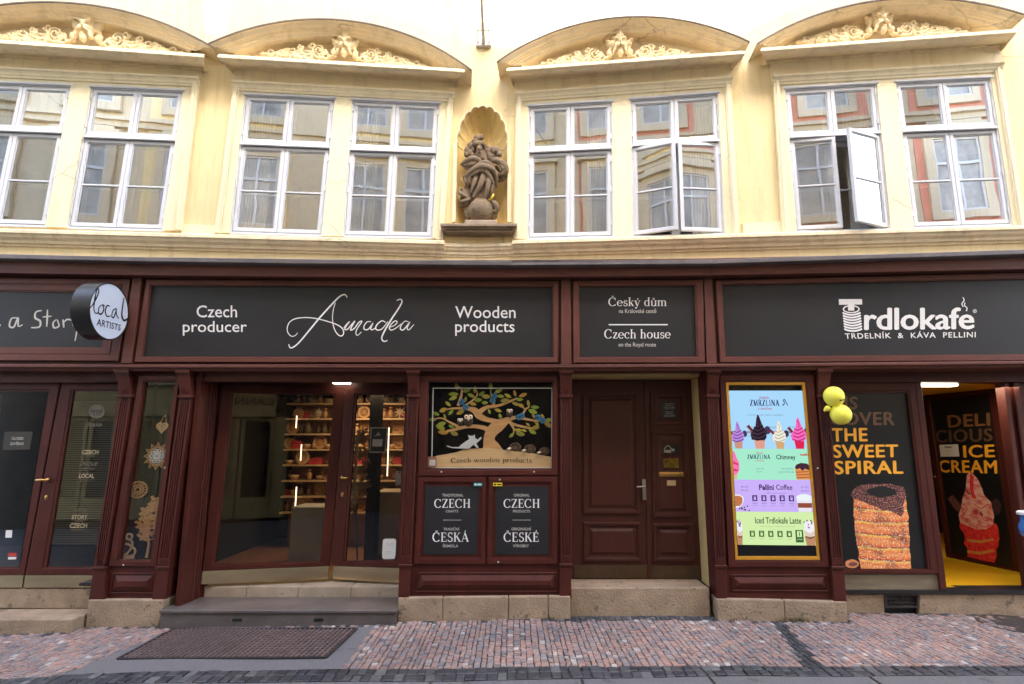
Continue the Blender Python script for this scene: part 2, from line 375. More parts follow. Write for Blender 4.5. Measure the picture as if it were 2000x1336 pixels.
def arc(cx, cy, rx, ry, a0, a1, wv, wh, n=14):
    p = []; w = []
    for i in range(n + 1):
        a = R(a0 + (a1 - a0) * i / n); p.append((cx + rx * math.cos(a), cy + ry * math.sin(a))); w.append(wh + (wv - wh) * abs(math.cos(a)) ** 1.3)
    return ribbon(p, w)
T, t_ = .15, .05
def bar(x0, y0, x1, y1, w): return ribbon([(x0, y0), (x1, y1)], w)
def stem(x, y0=0, y1=1, sl=.11, top=True, bot=True, w=T):
    r = [bar(x, y0, x, y1, w)]
    if bot: r.append(bar(x - sl - w / 2, y0 + .018, x + sl + w / 2, y0 + .018, .036))
    if top: r.append(bar(x - sl - w / 2, y1 - .018, x + sl + w / 2, y1 - .018, .036))
    return r
def acute(x, y): return bar(x - .03, y, x + .09, y + .17, .07)
def caron(x, y): return [bar(x - .12, y + .15, x, y, .055), bar(x, y, x + .12, y + .15, .055)]
def glyph(c):
    x = .68
    if c == 'C': return [arc(.45, .5, .37, .49, 42, 318, T, t_), bar(.74, .68, .74, .98, .04), bar(.76, .04, .76, .22, .03)], .86
    if c == 'Č': g, a = glyph('C'); return g + caron(.46, 1.07), a
    if c == 'Z': return [bar(.06, .97, .66, .97, .06), bar(.6, .97, .12, .03, T), bar(.06, .03, .68, .03, .06), bar(.08, .95, .08, .76, .04), bar(.67, .05, .67, .25, .04)], .74
    if c == 'E': return stem(.2, sl=.08) + [bar(.2, .97, .62, .97, .06), bar(.2, .52, .5, .52, .05), bar(.2, .03, .66, .03, .06), bar(.62, .97, .62, .76, .04), bar(.66, .03, .66, .26, .04), bar(.5, .4, .5, .64, .04)], .74
    if c == 'É': g, a = glyph('E'); return g + [acute(.38, 1.07)], a
    if c == 'H': return stem(.2, sl=.08) + stem(.72, sl=.08) + [bar(.2, .52, .72, .52, .05)], .92
    if c == 'S': return [arc(.32, .74, .2, .24, 25, 255, .11, .07), arc(.32, .25, .22, .24, 100, -155, .12, .07), bar(.3, .52, .38, .48, .12), bar(.52, .74, .52, .98, .04), bar(.09, .02, .09, .26, .04)], .62
    if c == 'K': return stem(.2, sl=.08) + [bar(.22, .42, .68, .97, t_), bar(.38, .6, .74, .02, T), bar(.56, .982, .8, .982, .036), bar(.58, .018, .86, .018, .036)], .86
    if c == 'A': return [bar(.1, .02, .42, .99, t_), bar(.4, .99, .72, .02, T), bar(.2, .33, .6, .33, t_), bar(0, .018, .22, .018, .036), bar(.56, .018, .86, .018, .036)], .86
    if c == 'Á': g, a = glyph('A'); return g + [acute(.42, 1.07)], a
    if c == 'M': return stem(.16, sl=.07, w=t_) + stem(.84, sl=.08) + [bar(.16, .98, .48, .05, T), bar(.48, .05, .84, .98, t_)], 1.0
    if c == 'R': return stem(.2, sl=.08) + [arc(.38, .74, .22, .235, 90, -90, T * .85, t_), bar(.2, .975, .38, .975, t_), bar(.2, .505, .4, .505, t_), bar(.42, .5, .7, .02, T), bar(.6, .018, .84, .018, .036)], .82
    if c == 'L': return stem(.2, sl=.08) + [bar(.2, .03, .62, .03, .06), bar(.62, .03, .62, .28, .04)], .68
    if c == 'I': return stem(.2, sl=.09), .4
    if c == 'N': return stem(.17, sl=.08, w=t_) + stem(.74, sl=.08, w=t_, bot=False) + [bar(.17, .98, .74, .02, T)], .9
    w, h = .12, .045
    if c == 'e': return [arc(.3, .33, .25, .32, -40, -360, w, h), bar(.06, .36, .54, .36, h)], .6
    if c == 's': return [arc(.24, .48, .15, .16, 25, 255, .09, .06), arc(.24, .17, .17, .16, 100, -155, .09, .06), bar(.22, .35, .28, .31, .1), bar(.39, .46, .39, .64, .035), bar(.06, .02, .06, .2, .035)], .47
    if c == 'k': return stem(.14, 0, 1.0, .07, w=w) + [bar(.14, .28, .46, .62, h), bar(.26, .4, .5, .02, w), bar(.38, .63, .56, .63, .036), bar(.4, .018, .6, .018, .036)], .6
    if c == 'y': return [bar(.08, .64, .3, .04, w), bar(.52, .64, .2, -.26, h), bar(0, .63, .2, .63, .036), bar(.42, .63, .62, .63, .036), arc(.14, -.22, .06, .06, 0, 330, .07, .07, 6)], .6
    if c == 'ý': g, a = glyph('y'); return g + [acute(.3, .74)], a
    if c == 'd': return stem(.46, 0, 1.0, .06, w=w) + [arc(.28, .33, .23, .32, 60, 300, w, h)], .62
    if c == 'u': return [bar(.12, .14, .12, .64, w), bar(.02, .63, .12, .63, .036)] + stem(.5, 0, .66, .06, w=w) + [arc(.3, .17, .19, .16, 180, 350, w, .06)], .64
    if c == 'ů': g, a = glyph('u'); return g + [arc(.3, .84, .09, .09, 0, 360, .045, .045)], a
    if c in 'mnhr':
        hh = 1.0 if c == 'h' else .66; g = stem(.13, 0, hh, .07, w=w)
        if c == 'r': return g + [arc(.33, .42, .18, .2, 150, 60, w, .06, 6), arc(.4, .56, .05, .05, 0, 360, .06, .06, 6)], .5
        g += [arc(.3, .43, .18, .2, 160, 0, w, .05)] + stem(.48, 0, .44, .07, top=False, w=w); ad = .64
        if c == 'm': g += [arc(.65, .43, .18, .2, 160, 0, w, .05)] + stem(.83, 0, .44, .07, top=False, w=w); ad = .98
        return g, ad
    if c == 'z': return [bar(.04, .63, .46, .63, .055), bar(.42, .63, .08, .03, w), bar(.04, .03, .48, .03, .055), bar(.05, .62, .05, .48, .04), bar(.47, .04, .47, .2, .04)], .53
    if c == 'c': return [arc(.3, .33, .25, .32, 45, 318, w, h), arc(.46, .52, .04, .04, 0, 360, .06, .06, 6)], .56
    if c == 'o': return [arc(.31, .33, .25, .32, 0, 360, w, h, 20)], .64
    if c == 'w': return [bar(.07, .64, .26, .02, w), bar(.26, .02, .44, .64, h), bar(.42, .64, .62, .02, w), bar(.62, .02, .8, .64, h), bar(0, .63, .18, .63, .036), bar(.34, .63, .54, .63, .036), bar(.72, .63, .9, .63, .036)], .9
    if c == 'p': return stem(.13, -.3, .66, .07, w=w) + [arc(.33, .33, .22, .32, 120, -120, w, h)], .62
    if c == 't': return [bar(.17, .1, .17, .86, w), bar(.02, .63, .36, .63, .045), arc(.28, .12, .11, .1, 180, 330, w, .05, 6)], .42
    return [], .32
def serif(text, sp=.02, bold=1):
    global T, t_
    T, t_ = .15 * bold, .05 * bold * bold
    V = []; F = []; x = 0
    for ch in text:
        g, ad = glyph(ch)
        for v, f in g:
            b = len(V); V += [Vector((p[0] + x, p[1])) for p in v]; F += [tuple(b + i for i in q) for q in f]
        x += ad + sp
    return V, F
def put(name, vf, TL, TR, BR, BL, ch, m, parent, d, jitter=False, arch=0):
    """Lay flat lettering into the photo box TL,TR,BR,BL on plane ch, d in front of it."""
    V, F = vf
    x0 = min(v.x for v in V); x1 = max(v.x for v in V); y0 = min(v.y for v in V); y1 = max(v.y for v in V)
    q = Q(ch, TL, TR, BR, BL, d); vs = []
    own = {}
    if jitter:
        for i, f in enumerate(F):
            for k in f: own.setdefault(k, i)
    for i, v in enumerate(V):
        fu = (v.x - x0) / (x1 - x0); fv = (v.y - y0) / (y1 - y0)
        fv += arch * 4 * fu * (1 - fu)
        vs.append(q.pt(q.W * fu, q.H * fv, d + ((own.get(i, 0) % 7) * .00012 if jitter is True else (i // (len(V) // jitter)) * .00015 if jitter else 0)))
    return link(name, vs, F, m, parent, fix=False)
def ln(x0, x1, yt, yb, yt2=None, yb2=None):   # a level text box
    yt2 = yt if yt2 is None else yt2; yb2 = yb if yb2 is None else yb2
    return (x0, yt), (x1, yt2), (x1, yb2), (x0, yb)
def pxpoly(mb, ch, pts, d0, d1): prism(mb, ch, [ch.ah(*p, d1) for p in pts], d0, d1)
def pxribbon(mb, ch, pts, w, d, dz=0):        # w in metres
    V, F = ribbon([Vector(ch.ah(*p, d)) for p in pts], w); mb.add([ch.pt(v.x, v.y, d) for v in V], F)
# ================================================================== THE HOUSE: upper storey
HOUSE = thing('town_house', 'pale yellow baroque town house with paired white windows and curved pediments above the shops', 'building', (0, .45, 0))
G = [dict(ch=UL, S=[(-80, 130), (389, 153), (353, 449), (-140, 440)],
          Wn=[[(-50, 160), (140, 168), (90, 443), (-115, 436)], [(179, 170), (359, 178), (318, 451), (131, 445)]],
          T=[[(-83, 250), (123, 258)], [(161, 264), (348, 275)]]),
     dict(ch=UL, S=[(456, 160), (886, 183), (865, 469), (417, 455)],
          Wn=[[(479, 185), (655, 193), (629, 461), (449, 455)], [(688, 195), (859, 203), (845, 465), (670, 462)]],
          T=[[(468, 280), (646, 287)], [(683, 289), (854, 299)]]),
     dict(ch=UR, S=[(1008, 183), (1427, 152), (1445, 459), (1003, 467)],
          Wn=[[(1033, 208), (1196, 198), (1197, 463), (1030, 467)], [(1231, 195), (1402, 182), (1415, 457), (1236, 463)]],
          T=[[(1032, 295), (1197, 289)], [(1233, 283), (1406, 274)]]),
     dict(ch=UR, S=[(1510, 150), (1955, 123), (2005, 442), (1529, 455)],
          Wn=[[(1532, 174), (1711, 163), (1739, 448), (1555, 453)], [(1748, 161), (1934, 152), (1977, 440), (1784, 446)]],
          T=[[(1541, 268), (1722, 258)], [(1761, 256), (1950, 248)]])]
ZT, ZB = 10.5, 3.3
def wall_half(gs, ch, ends, niche, mirror):
    mb = MB(); P = lambda pts: mb.add([ch.pt(a, z, 0) for a, z in pts], [tuple(range(len(pts)))])
    C = [[ch.ah(*p) for p in g['S']] for g in gs]     # TL TR BR BL
    for TL, TR, BR, BL in C:
        P([(BL[0], ZB), (BR[0], ZB), BR, BL]); P([TL, TR, (TR[0], ZT), (TL[0], ZT)])
    a, b = C
    P([(a[2][0], ZB), (b[3][0], ZB), b[3], b[0], (b[0][0], ZT), (a[1][0], ZT), a[1], a[2]])
    if not mirror:
        TL, TR, BR, BL = a; P([(ends, ZB), (BL[0], ZB), BL, TL, (TL[0], ZT), (ends, ZT)])
        TL, TR, BR, BL = b; P([(BR[0], ZB), (0, ZB)] + niche + [(0, ZT), (TR[0], ZT), TR, BR])
    else:
        TL, TR, BR, BL = b; P([(BR[0], ZB), (ends, ZB), (ends, ZT), (TR[0], ZT), TR, BR])
        TL, TR, BR, BL = a; P([(BL[0], ZB), BL, TL, (TL[0], ZT), (0, ZT)] + niche[::-1] + [(0, ZB)])
    mb.build('wall', 'wall', HOUSE)
# niche outline
NZ0 = UL.ah(941, 437)[1]; NZS = UL.ah(900, 281)[1]; NZT = UL.ah(941, 210)[1]
NRl = -UL.ah(894, 281)[0]; NRr = UR.ah(993, 281)[0]; NR = (NRl + NRr) / 2
def rim(th, k=1.0): s = 1 + .055 * (abs(math.sin(9 * th)) ** .6 - .5) * k; return (-NR * math.cos(th) * s, (NZT - NZS) * math.sin(th) * s)
ths = [math.pi * i / 108 for i in range(109)]
wall_half(G[:2], UL, -9.5, [(0, NZ0), (-NR, NZ0)] + [(rim(t)[0], NZS + rim(t)[1]) for t in ths[:55]], False)
wall_half(G[2:], UR, 9.5, [(0, NZ0), (NR, NZ0)] + [(rim(t)[0], NZS + rim(t)[1]) for t in ths[54:][::-1]], True)
tn = math.tan(R(5)); ND = .23
def npt(x, z, dep): return (XB + x, .45 - abs(x) * tn * (1 - dep / ND) + dep, z)
mb = MB()
mb.grid([[npt(-NR * math.cos(p), z, ND * math.sin(p)) for p in [math.pi * i / 24 for i in range(25)]] for z in (NZ0, NZS)])
mb.grid([[npt(rim(t)[0] * math.cos(q), NZS + rim(t)[1] * math.cos(q), ND * math.sin(q)) for t in ths] for q in [math.pi / 2 * i / 14 for i in range(15)]])
mb.add([npt(-NR, NZ0, 0), npt(NR, NZ0, 0), npt(NR, NZ0, ND), npt(-NR, NZ0, ND)], [(0, 1, 2, 3)])
o = mb.build('niche', 'niche', HOUSE, smooth=True)
# scalloped lip and thin jamb fillet round the niche
mb = MB()
mb.tube([npt(rim(t)[0] * 1.01, NZS + rim(t)[1] * 1.01, -.012) for t in ths], .016, 6)
for s in (-1, 1): mb.box(XB + s * NR - .02 + s * .02, XB + s * NR + .02 + s * .02, .39, .43, NZ0, NZS)
mb.build('niche_moulding', 'mould', HOUSE, smooth=False)
# the body of the house behind the facade: keeps daylight out of the rooms
for nm, q in (('rear_wall', (-10.2, 10.2, 5.0, 5.2, -.4, 10.6)), ('side_wall', (-10.2, -10.0, -.3, 5.0, -.4, 10.5)), ('side_wall', (10.0, 10.2, -.6, 5.0, -.4, 10.5)), ('roof', (-10.2, 10.2, -.7, 5.2, 10.5, 10.7)), ('upper_floor', (-9.9, 9.9, .25, 4.95, 3.3, 3.5))):
    mb = MB(); mb.box(*q); mb.build(nm, 'dark' if nm != 'roof' else 'lead', HOUSE)
# rooms behind the windows
mb = MB()
for x0, x1, y0 in ((-9, -4.2, .5), (-4.15, XB, .6), (XB + .05, 3.3, .6), (3.35, 9, .5)):
    zf, zc, yb = 4.02, 6.75, 4.2
    mb.add([(x0, y0, zf), (x1, y0, zf), (x1, yb, zf), (x0, yb, zf), (x0, y0, zc), (x1, y0, zc), (x1, yb, zc), (x0, yb, zc)],
           [(0, 1, 2, 3), (4, 5, 6, 7), (3, 2, 6, 7), (0, 3, 7, 4), (1, 2, 6, 5)])
mb.build('room', 'room', HOUSE)

def sash(win, mp, u0, u1, v0, v1, mid, glassm, hs):
    mb = MB(); w = .042
    mp.frame(mb, u0, u1, v0, v1, (w, w, w, w), -.022, .022)
    mp.frame(mb, u0 + w - .001, u1 - w + .001, v0 + w - .001, v1 - w + .001, .012, -.010, .010)
    if mid is not None: mp.box(mb, u0 + w - .004, u1 - w + .004, mid - .011, mid + .011, -.014, .016)
    o = mb.build('sash', 'white', win, bevel=.004)
    g = MB(); mp.quad(g, u0 + w - .004, u1 - w + .004, v0 + w - .004, v1 - w + .004, 0.0)
    g.build('pane', glassm, win)
    uh = u0 if hs < 0 else u1
    for v in (v0 + .09, v1 - .13) if mid is None else (v0 + .12, (v0 + v1) / 2, v1 - .16):
        h = MB(); mp.box(h, uh - .010 + hs * .006, uh + .010 + hs * .006, v, v + .075, .018, .036); h.build('hinge', 'white', win)
def window(g, k, openl=0, openr=0, curtain=0):
    ch = g['ch']; q = Q(ch, *g['Wn'][k], d=.03); Wd, H = q.W, q.H
    win_mb = MB(); vt = (q.inv(*g['T'][k][0])[1] + q.inv(*g['T'][k][1])[1]) / 2
    q.frame(win_mb, -.012, Wd + .012, -.01, H + .012, (.03, .03, .03, .035), -.16, .028)
    q.box(win_mb, .0185, Wd - .0185, vt - .022, vt + .022, -.10, .034)
    q.box(win_mb, .012, Wd - .012, vt - .030, vt - .012, .034, .062)
    q.box(win_mb, -.02, Wd + .02, H - .012, H + .016, .028, .062)
    win = win_mb.build('window', 'white', HOUSE, bevel=.004)
    um = Wd / 2; e = .022
    sash(win, q, e, um - .002, vt + .026, H - .026, None, 'wglass', -1)
    sash(win, q, um + .002, Wd - e, vt + .026, H - .026, None, 'wglass', 1)
    for s, ang, u0, u1 in ((-1, openl, e, um - .002), (1, openr, um + .002, Wd - e)):
        mp = Hinge(q, u0 if s < 0 else u1, s, ang) if ang else q
        sash(win, mp, u0, u1, .03, vt - .034, .03 + (vt - .064) * .475, 'wglass_open' if ang > 22 else 'wglass', s)
    ib = MB()      # inner casement of the double window
    q.frame(ib, .01, Wd - .01, .0, H - .01, .05, -.15, -.11)
    q.box(ib, .05, Wd - .05, vt - .09, vt - .02, -.155, -.105)
    q.box(ib, um - .055, um + .055, .05, vt - .09, -.15, -.105)
    q.box(ib, um - .05, um + .05, vt - .02, H - .06, -.15, -.105)
    q.box(ib, .05, Wd - .05, .30 * H, .30 * H + .022, -.14, -.115)
    ib.build('inner_frame', 'white', win, bevel=.005)
    if curtain:
        cb = MB(); w = .26 * Wd; u0 = .03 if curtain < 0 else Wd - .03 - w; n = 40
        cb.grid([[q.pt(u0 + w * i / n, v, -.24 + .022 * math.sin(i * 1.3 + v)) for i in range(n + 1)] for v in (0.02, H * .5, H - .02)])
        cb.build('curtain', 'curtain', win, smooth=True)
OPEN = {(2, 1): (17, 11), (3, 0): (4, 27)}
for gi, g in enumerate(G):
    ch = g['ch']; TL, TR, BR, BL = [ch.ah(*p, .05) for p in g['S']]
    w1 = [ch.ah(*p, .03) for p in g['Wn'][0]]; w2 = [ch.ah(*p, .03) for p in g['Wn'][1]]
    mb = MB()
    pr = lambda pts, d0=-.13, d1=.045: prism(mb, ch, pts, d0, d1)
    pr([TL, w1[0], w1[3], BL]); pr([w1[1], w2[0], w2[3], w1[2]]); pr([w2[1], TR, BR, w2[2]])
    pr([TL, TR, w2[1], w2[0], w1[1], w1[0]])
    sur = mb.build('window_surround', 'trim', HOUSE)
    mb = MB()      # raised architrave: side fillets and head moulding
    q = Q(ch, *g['S'], d=.07); fw = .075
    q.box(mb, 0, fw, 0, q.H - .0, .03, .072); q.box(mb, q.W - fw, q.W, 0, q.H - .0, .03, .072)
    q.box(mb, fw * .35, fw * .8, 0, q.H - .05, .072, .085); q.box(mb, q.W - fw * .8, q.W - fw * .35, 0, q.H - .05, .072, .085)
    prof = [(0, .03), (0, .12), (-.028, .12), (-.035, .10), (-.055, .085), (-.075, .08), (-.085, .066), (-.11, .062), (-.11, .03)]
    mb.grid([[q.pt(u + (.02 if u == 0 else -.02) * 0, q.H + v, d) for v, d in prof] for u in (-.012, q.W + .012)])
    mb.build('architrave', 'trim', sur, bevel=.004)
    for k in (0, 1):
        ol, orr = OPEN.get((gi, k), (0, 0))
        window(g, k, ol, orr, (-1 if gi < 2 else 1) if (gi + k) % 2 == 0 or gi == 1 else (1 if gi > 1 else 0))

# sill cornice and the lower band under the windows
def px_mould(name, m, ch, L, Rr, prof, parent, mitreL=0, mitreR=0, dref=.1):
    """Straight moulding whose top front edge runs between photo points L and R; prof = (z offset, d)."""
    a = ch.ah(*L, dref); b = ch.ah(*Rr, dref); mb = MB(); mx = max(d for _, d in prof)
    rows = []
    for (aa, zz), s in ((a, mitreL), (b, -mitreR)):
        rows.append([ch.pt(aa + s * (mx - d), zz + v, d) for v, d in prof])
    mb.grid(rows)
    n = len(prof); mb.f.append(tuple(range(n))); mb.f.append(tuple(range(n, 2 * n)))
    return mb.build(name, m, parent)
SILL = [(.035, -.02), (.02, .10), (0, .13), (-.035, .13), (-.04, .11), (-.075, .095), (-.10, .06), (-.13, .05), (-.135, .02), (-.16, .02), (-.16, -.02)]
px_mould('sill_cornice', 'mould', UL, (-250, 441), (868, 471), SILL, HOUSE, dref=.13)
px_mould('sill_cornice', 'mould', UL, (868, 476), (941.2, 477.5), [(v * .9, d * .6) for v, d in SILL], HOUSE, dref=.08)
px_mould('sill_cornice', 'mould', UR, (940.8, 477.5), (1000, 475), [(v * .9, d * .6) for v, d in SILL], HOUSE, dref=.08)
px_mould('sill_cornice', 'mould', UR, (1000, 470.5), (2250, 434), SILL, HOUSE, dref=.13)
for ch, L, Rr in ((UL, (355, 437), (420, 440)), (UR, (1450, 436), (1528, 432))):   # little plinth course of the piers
    px_mould('pier_base', 'trim', ch, L, Rr, [(0, -.02), (0, .03), (-.2, .03), (-.2, -.02)], HOUSE, dref=.03)

# ------------------------------------------------------------------ pediments
def to_local(ch, O, pts): return [(a - O[0], z - O[1]) for a, z in pts]
def remesh(mb, voxel, smooth=2, nz=0, nsc=20):
    me = bpy.data.meshes.new('tmp'); me.from_pydata([tuple(v) for v in mb.v], [], mb.f)
    o = bpy.data.objects.new('tmp', me); COL.objects.link(o)
    r = o.modifiers.new('r', 'REMESH'); r.mode = 'VOXEL'; r.voxel_size = voxel
    dg = bpy.context.evaluated_depsgraph_get(); ev = o.evaluated_get(dg); m2 = ev.to_mesh()
    bm = bmesh.new(); bm.from_mesh(m2); ev.to_mesh_clear()
    for _ in range(smooth): bmesh.ops.smooth_vert(bm, verts=bm.verts, factor=.5, use_axis_x=True, use_axis_y=True, use_axis_z=True)
    bm.normal_update()
    if nz:
        for v in bm.verts: v.co += v.normal * nz * noise.noise(v.co * nsc)
    vs = [v.co.copy() for v in bm.verts]; bm.verts.index_update(); fs = [tuple(v.index for v in f.verts) for f in bm.faces]
    bm.free(); bpy.data.objects.remove(o); bpy.data.meshes.remove(me); return vs, fs
K = crop(960, 0, .145); OD = .17
O3 = UR.ah(1211, 116, OD)
def ol(x, y): p = UR.ah(*K(x, y), OD); return Vector((p[0] - O3[0], p[1] - O3[1]))
orn = MB()
def o_sp(cx, cy, r, turns=1.6, d=0.05, th=.015, flip=1, a0=0):
    for mir in (1, -1):
        c = ol(cx, cy); e = (ol(cx + r, cy) - c).length; pts = []
        n = int(16 * turns)
        for i in range(n + 1):
            a = a0 + flip * 2 * math.pi * turns * i / n; rr = e * (1 - .8 * i / n)
            pts.append((mir * (c.x + rr * math.cos(a)), -(d + .02 * i / n), c.y + rr * 1.15 * math.sin(a)))
        orn.tube(pts, [th * (1 - .3 * i / n) for i in range(n + 1)], 6)
def o_el(x, y, rx, ry, d=.04, dd=.03, ang=0, both=True):
    for mir in (1, -1) if both else (1,):
        c = ol(x, y); sx = (ol(x + rx, y) - c).length; sz = (ol(x, y - ry) - c).length
        orn.ball((mir * c.x, -d, c.y), (sx, dd, sz), 10, 7, Matrix.Rotation(R(ang) * mir, 3, 'Y'))
for cx, cy, r, tr, fl, a0 in ((780, 825, 62, 1.4, 1, 3.1), (690, 850, 30, 1.2, -1, 0), (930, 800, 60, 1.5, -1, 1.2), (1050, 770, 66, 1.5, 1, 2.4), (1150, 700, 40, 1.3, -1, 0.5), (1190, 770, 66, 1.5, 1, 2.4), (1390, 715, 95, 2.0, -1, 0.3), (1300, 660, 45, 1.2, 1, 3), (1490, 770, 55, 1.4, 1, 1), (1270, 800, 50, 1.3, -1, 2), (1110, 825, 45, 1.3, 1, 0), (860, 850, 40, 1.2, 1, 2), (1000, 850, 40, 1.2, -1, 2)):
    o_sp(cx, cy, r, tr, .05, .016, fl, a0)
random.seed(3)
for i in range(80):
    x = random.uniform(660, 1540); top = 860 - (x - 640) * .235
    y = random.uniform(top + 12, 868); o_el(x, y, random.uniform(22, 44), random.uniform(7, 12), random.uniform(.03, .07), .022, random.uniform(-70, 70))
for x, y, rx, ry in ((1430, 800, 120, 70), (1280, 800, 110, 66), (1130, 815, 110, 52), (980, 838, 110, 34), (850, 850, 110, 24), (720, 862, 70, 12)): o_el(x, y, rx, ry, -.02, .085)
# mask: head, brow, nose, cheeks, moustache, open mouth, beard, leafy flaps
o_el(1730, 610, 92, 120, .07, .07, 0, False); o_el(1728, 510, 62, 55, .10, .05, 0, False); o_el(1725, 470, 26, 36, .12, .04, 0, False)
o_el(1680, 570, 44, 14, .145, .03, 25); o_el(1730, 610, 18, 40, .165, .035, 0, False); o_el(1690, 640, 34, 26, .13, .04, -20)
o_el(1660, 700, 26, 60, .11, .04, 22); o_el(1690, 668, 36, 12, .16, .025, -30); o_el(1732, 745, 38, 48, .12, .05, 0, False); o_el(1732, 720, 26, 16, .15, .03, 0, False)
o_el(1610, 590, 60, 50, .06, .04, 30); o_el(1570, 560, 40, 22, .07, .03, 50); o_el(1590, 720, 40, 55, .06, .04, -20); o_el(1650, 520, 40, 30, .07, .04, 40)
o_el(1600, 650, 30, 26, .05, .03, 0); o_el(1560, 770, 42, 22, .05, .03, 0)
ORN = remesh(orn, .0075, 1)
def arc3(p, q, r, n):
    """points of the circle through three (a,z) points from p over q to r"""
    ax, ay = p; bx, by = q; cx, cy = r; d = 2 * (ax * (by - cy) + bx * (cy - ay) + cx * (ay - by))
    ux = ((ax * ax + ay * ay) * (by - cy) + (bx * bx + by * by) * (cy - ay) + (cx * cx + cy * cy) * (ay - by)) / d
    uy = ((ax * ax + ay * ay) * (cx - bx) + (bx * bx + by * by) * (ax - cx) + (cx * cx + cy * cy) * (bx - ax)) / d
    r_ = math.hypot(ax - ux, ay - uy); t0 = math.atan2(ay - uy, ax - ux); t1 = math.atan2(cy - uy, cx - ux)
    return [(ux + r_ * math.cos(t0 + (t1 - t0) * i / n), uy + r_ * math.sin(t0 + (t1 - t0) * i / n)) for i in range(n + 1)]
PD = .34
def pediment(g, ch, outer, inner, base, soffit, mask):
    mb = MB(); n = 40
    Oa = arc3(*[ch.ah(*p, PD) for p in outer], n); Ia = arc3(*[ch.ah(*p, .19) for p in inner], n)
    prof = [(-.02, -.02), (-.02, PD - .02), (0, PD), (.10, PD), (.105, PD - .035), (.42, PD - .06), (.425, PD - .095), (.52, PD - .095), (.525, PD - .115), (.70, PD - .12), (.705, PD - .145), (1, .19), (1, -.02)]
    mb.grid([[ch.pt(o[0] + (i[0] - o[0]) * m, o[1] + (i[1] - o[1]) * m, d) for m, d in prof] for o, i in zip(Oa, Ia)])
    # base cornice with mitred returns
    L = ch.ah(*base[0], PD); Rr = ch.ah(*base[1], PD); sL = ch.ah(*soffit[0], .02); sR = ch.ah(*soffit[1], .02)
    hb = ((L[1] - sL[1]) + (Rr[1] - sR[1])) / 2
    bp = [(.035, -.02), (.03, PD - .03), (.0, PD), (-.032, PD), (-.036, PD - .045), (-.05 - (hb - .05) * .35, PD - .11), (-.05 - (hb - .05) * .42, PD - .12), (-.05 - (hb - .05) * .75, PD - .20), (-hb + .02, .05), (-hb, .045), (-hb, -.02)]
    rows = []
    for (aa, zz), s in ((L, 1), (Rr, -1)):
        w = (sL[0] - L[0]) if s > 0 else (Rr[0] - sR[0])
        rows.append([ch.pt(aa + s * w * max(0, (PD - d)) / PD, zz + v, d) for v, d in bp])
    back = [[ch.pt(aa + s * ((sL[0] - L[0]) if s > 0 else (Rr[0] - sR[0])), zz + v, -.02) for v, d in bp] for (aa, zz), s in ((L, 1), (Rr, -1))]
    mb.grid([back[0], rows[0], rows[1], back[1]])
    ped = mb.build('pediment', 'mould', HOUSE)
    ty = MB(); prism(ty, ch, Ia + [(Rr[0] - .1, Rr[1] + .0), (L[0] + .1, L[1] + .0)], -.02, .012); ty.build('tympanum', 'mould', ped)
    fz = MB(); s1, s2 = ch.ah(*soffit[0], .02), ch.ah(*soffit[1], .02); t1, t2 = ch.ah(*g['S'][0], .02), ch.ah(*g['S'][1], .02); prism(fz, ch, [(t1[0] - .02, t1[1] - .05), (t2[0] + .02, t2[1] - .05), (t2[0] + .02, s2[1] + .06), (t1[0] - .02, s1[1] + .06)], -.02, .016); fz.build('frieze', 'trim', HOUSE)
    fl = MB()      # lead strip over the arch
    fl.grid([[ch.pt(o[0] + (i[0] - o[0]) * m, o[1] + (i[1] - o[1]) * m + h, d) for m, h, d in ((-.02, .004, -.01), (-.02, .004, PD + .012), (-.0, -.012, PD + .012), (.02, -.012, PD + .002), (-.0, .0, PD - .03))] for o, i in zip(Oa, Ia)])
    fl.build('flashing', 'lead', ped)
    Mk = ch.ah(*mask, OD); sl = (Rr[1] - L[1]) / (Rr[0] - L[0]); k = (Rr[0] - L[0]) / ORNW
    vs = [ch.pt(Mk[0] + v.x * k, Mk[1] + v.z * k + v.x * k * sl - v.x * sl3 * k, OD - v.y - .075) for v in ORN[0]]
    link('ornament', vs, ORN[1], 'orn', ped, smooth=True)
P3 = dict(outer=[(971, 121), (1257, 32), (1464, 82)], inner=[(1018, 127), (1222, 63), (1429, 98)], base=[(989, 134), (1456, 100)], soffit=[(1004, 160), (1427, 130)], mask=(1211, 116))
_l = UR.ah(*P3['base'][0], PD); _r = UR.ah(*P3['base'][1], PD); ORNW = _r[0] - _l[0]; sl3 = (_r[1] - _l[1]) / ORNW
pediment(G[0], UL, [(-200, 62), (110, 4), (412, 90)], [(-148, 66), (150, 37), (370, 98)], [(-190, 66), (399, 107)], [(-172, 104), (396, 135)], (165, 88))
pediment(G[1], UL, [(406, 86), (630, 37), (921, 137)], [(454, 102), (653, 70), (872, 129)], [(425, 107), (908, 136)], [(458, 138), (890, 160)], (672, 117))
pediment(G[2], UR, **P3)
pediment(G[3], UR, [(1479, 85), (1750, -3), (2005, 30)], [(1508, 91), (1726, 23), (1953, 55)], [(1486, 95), (1986, 58)], [(1502, 125), (1957, 91)], (1722, 72))

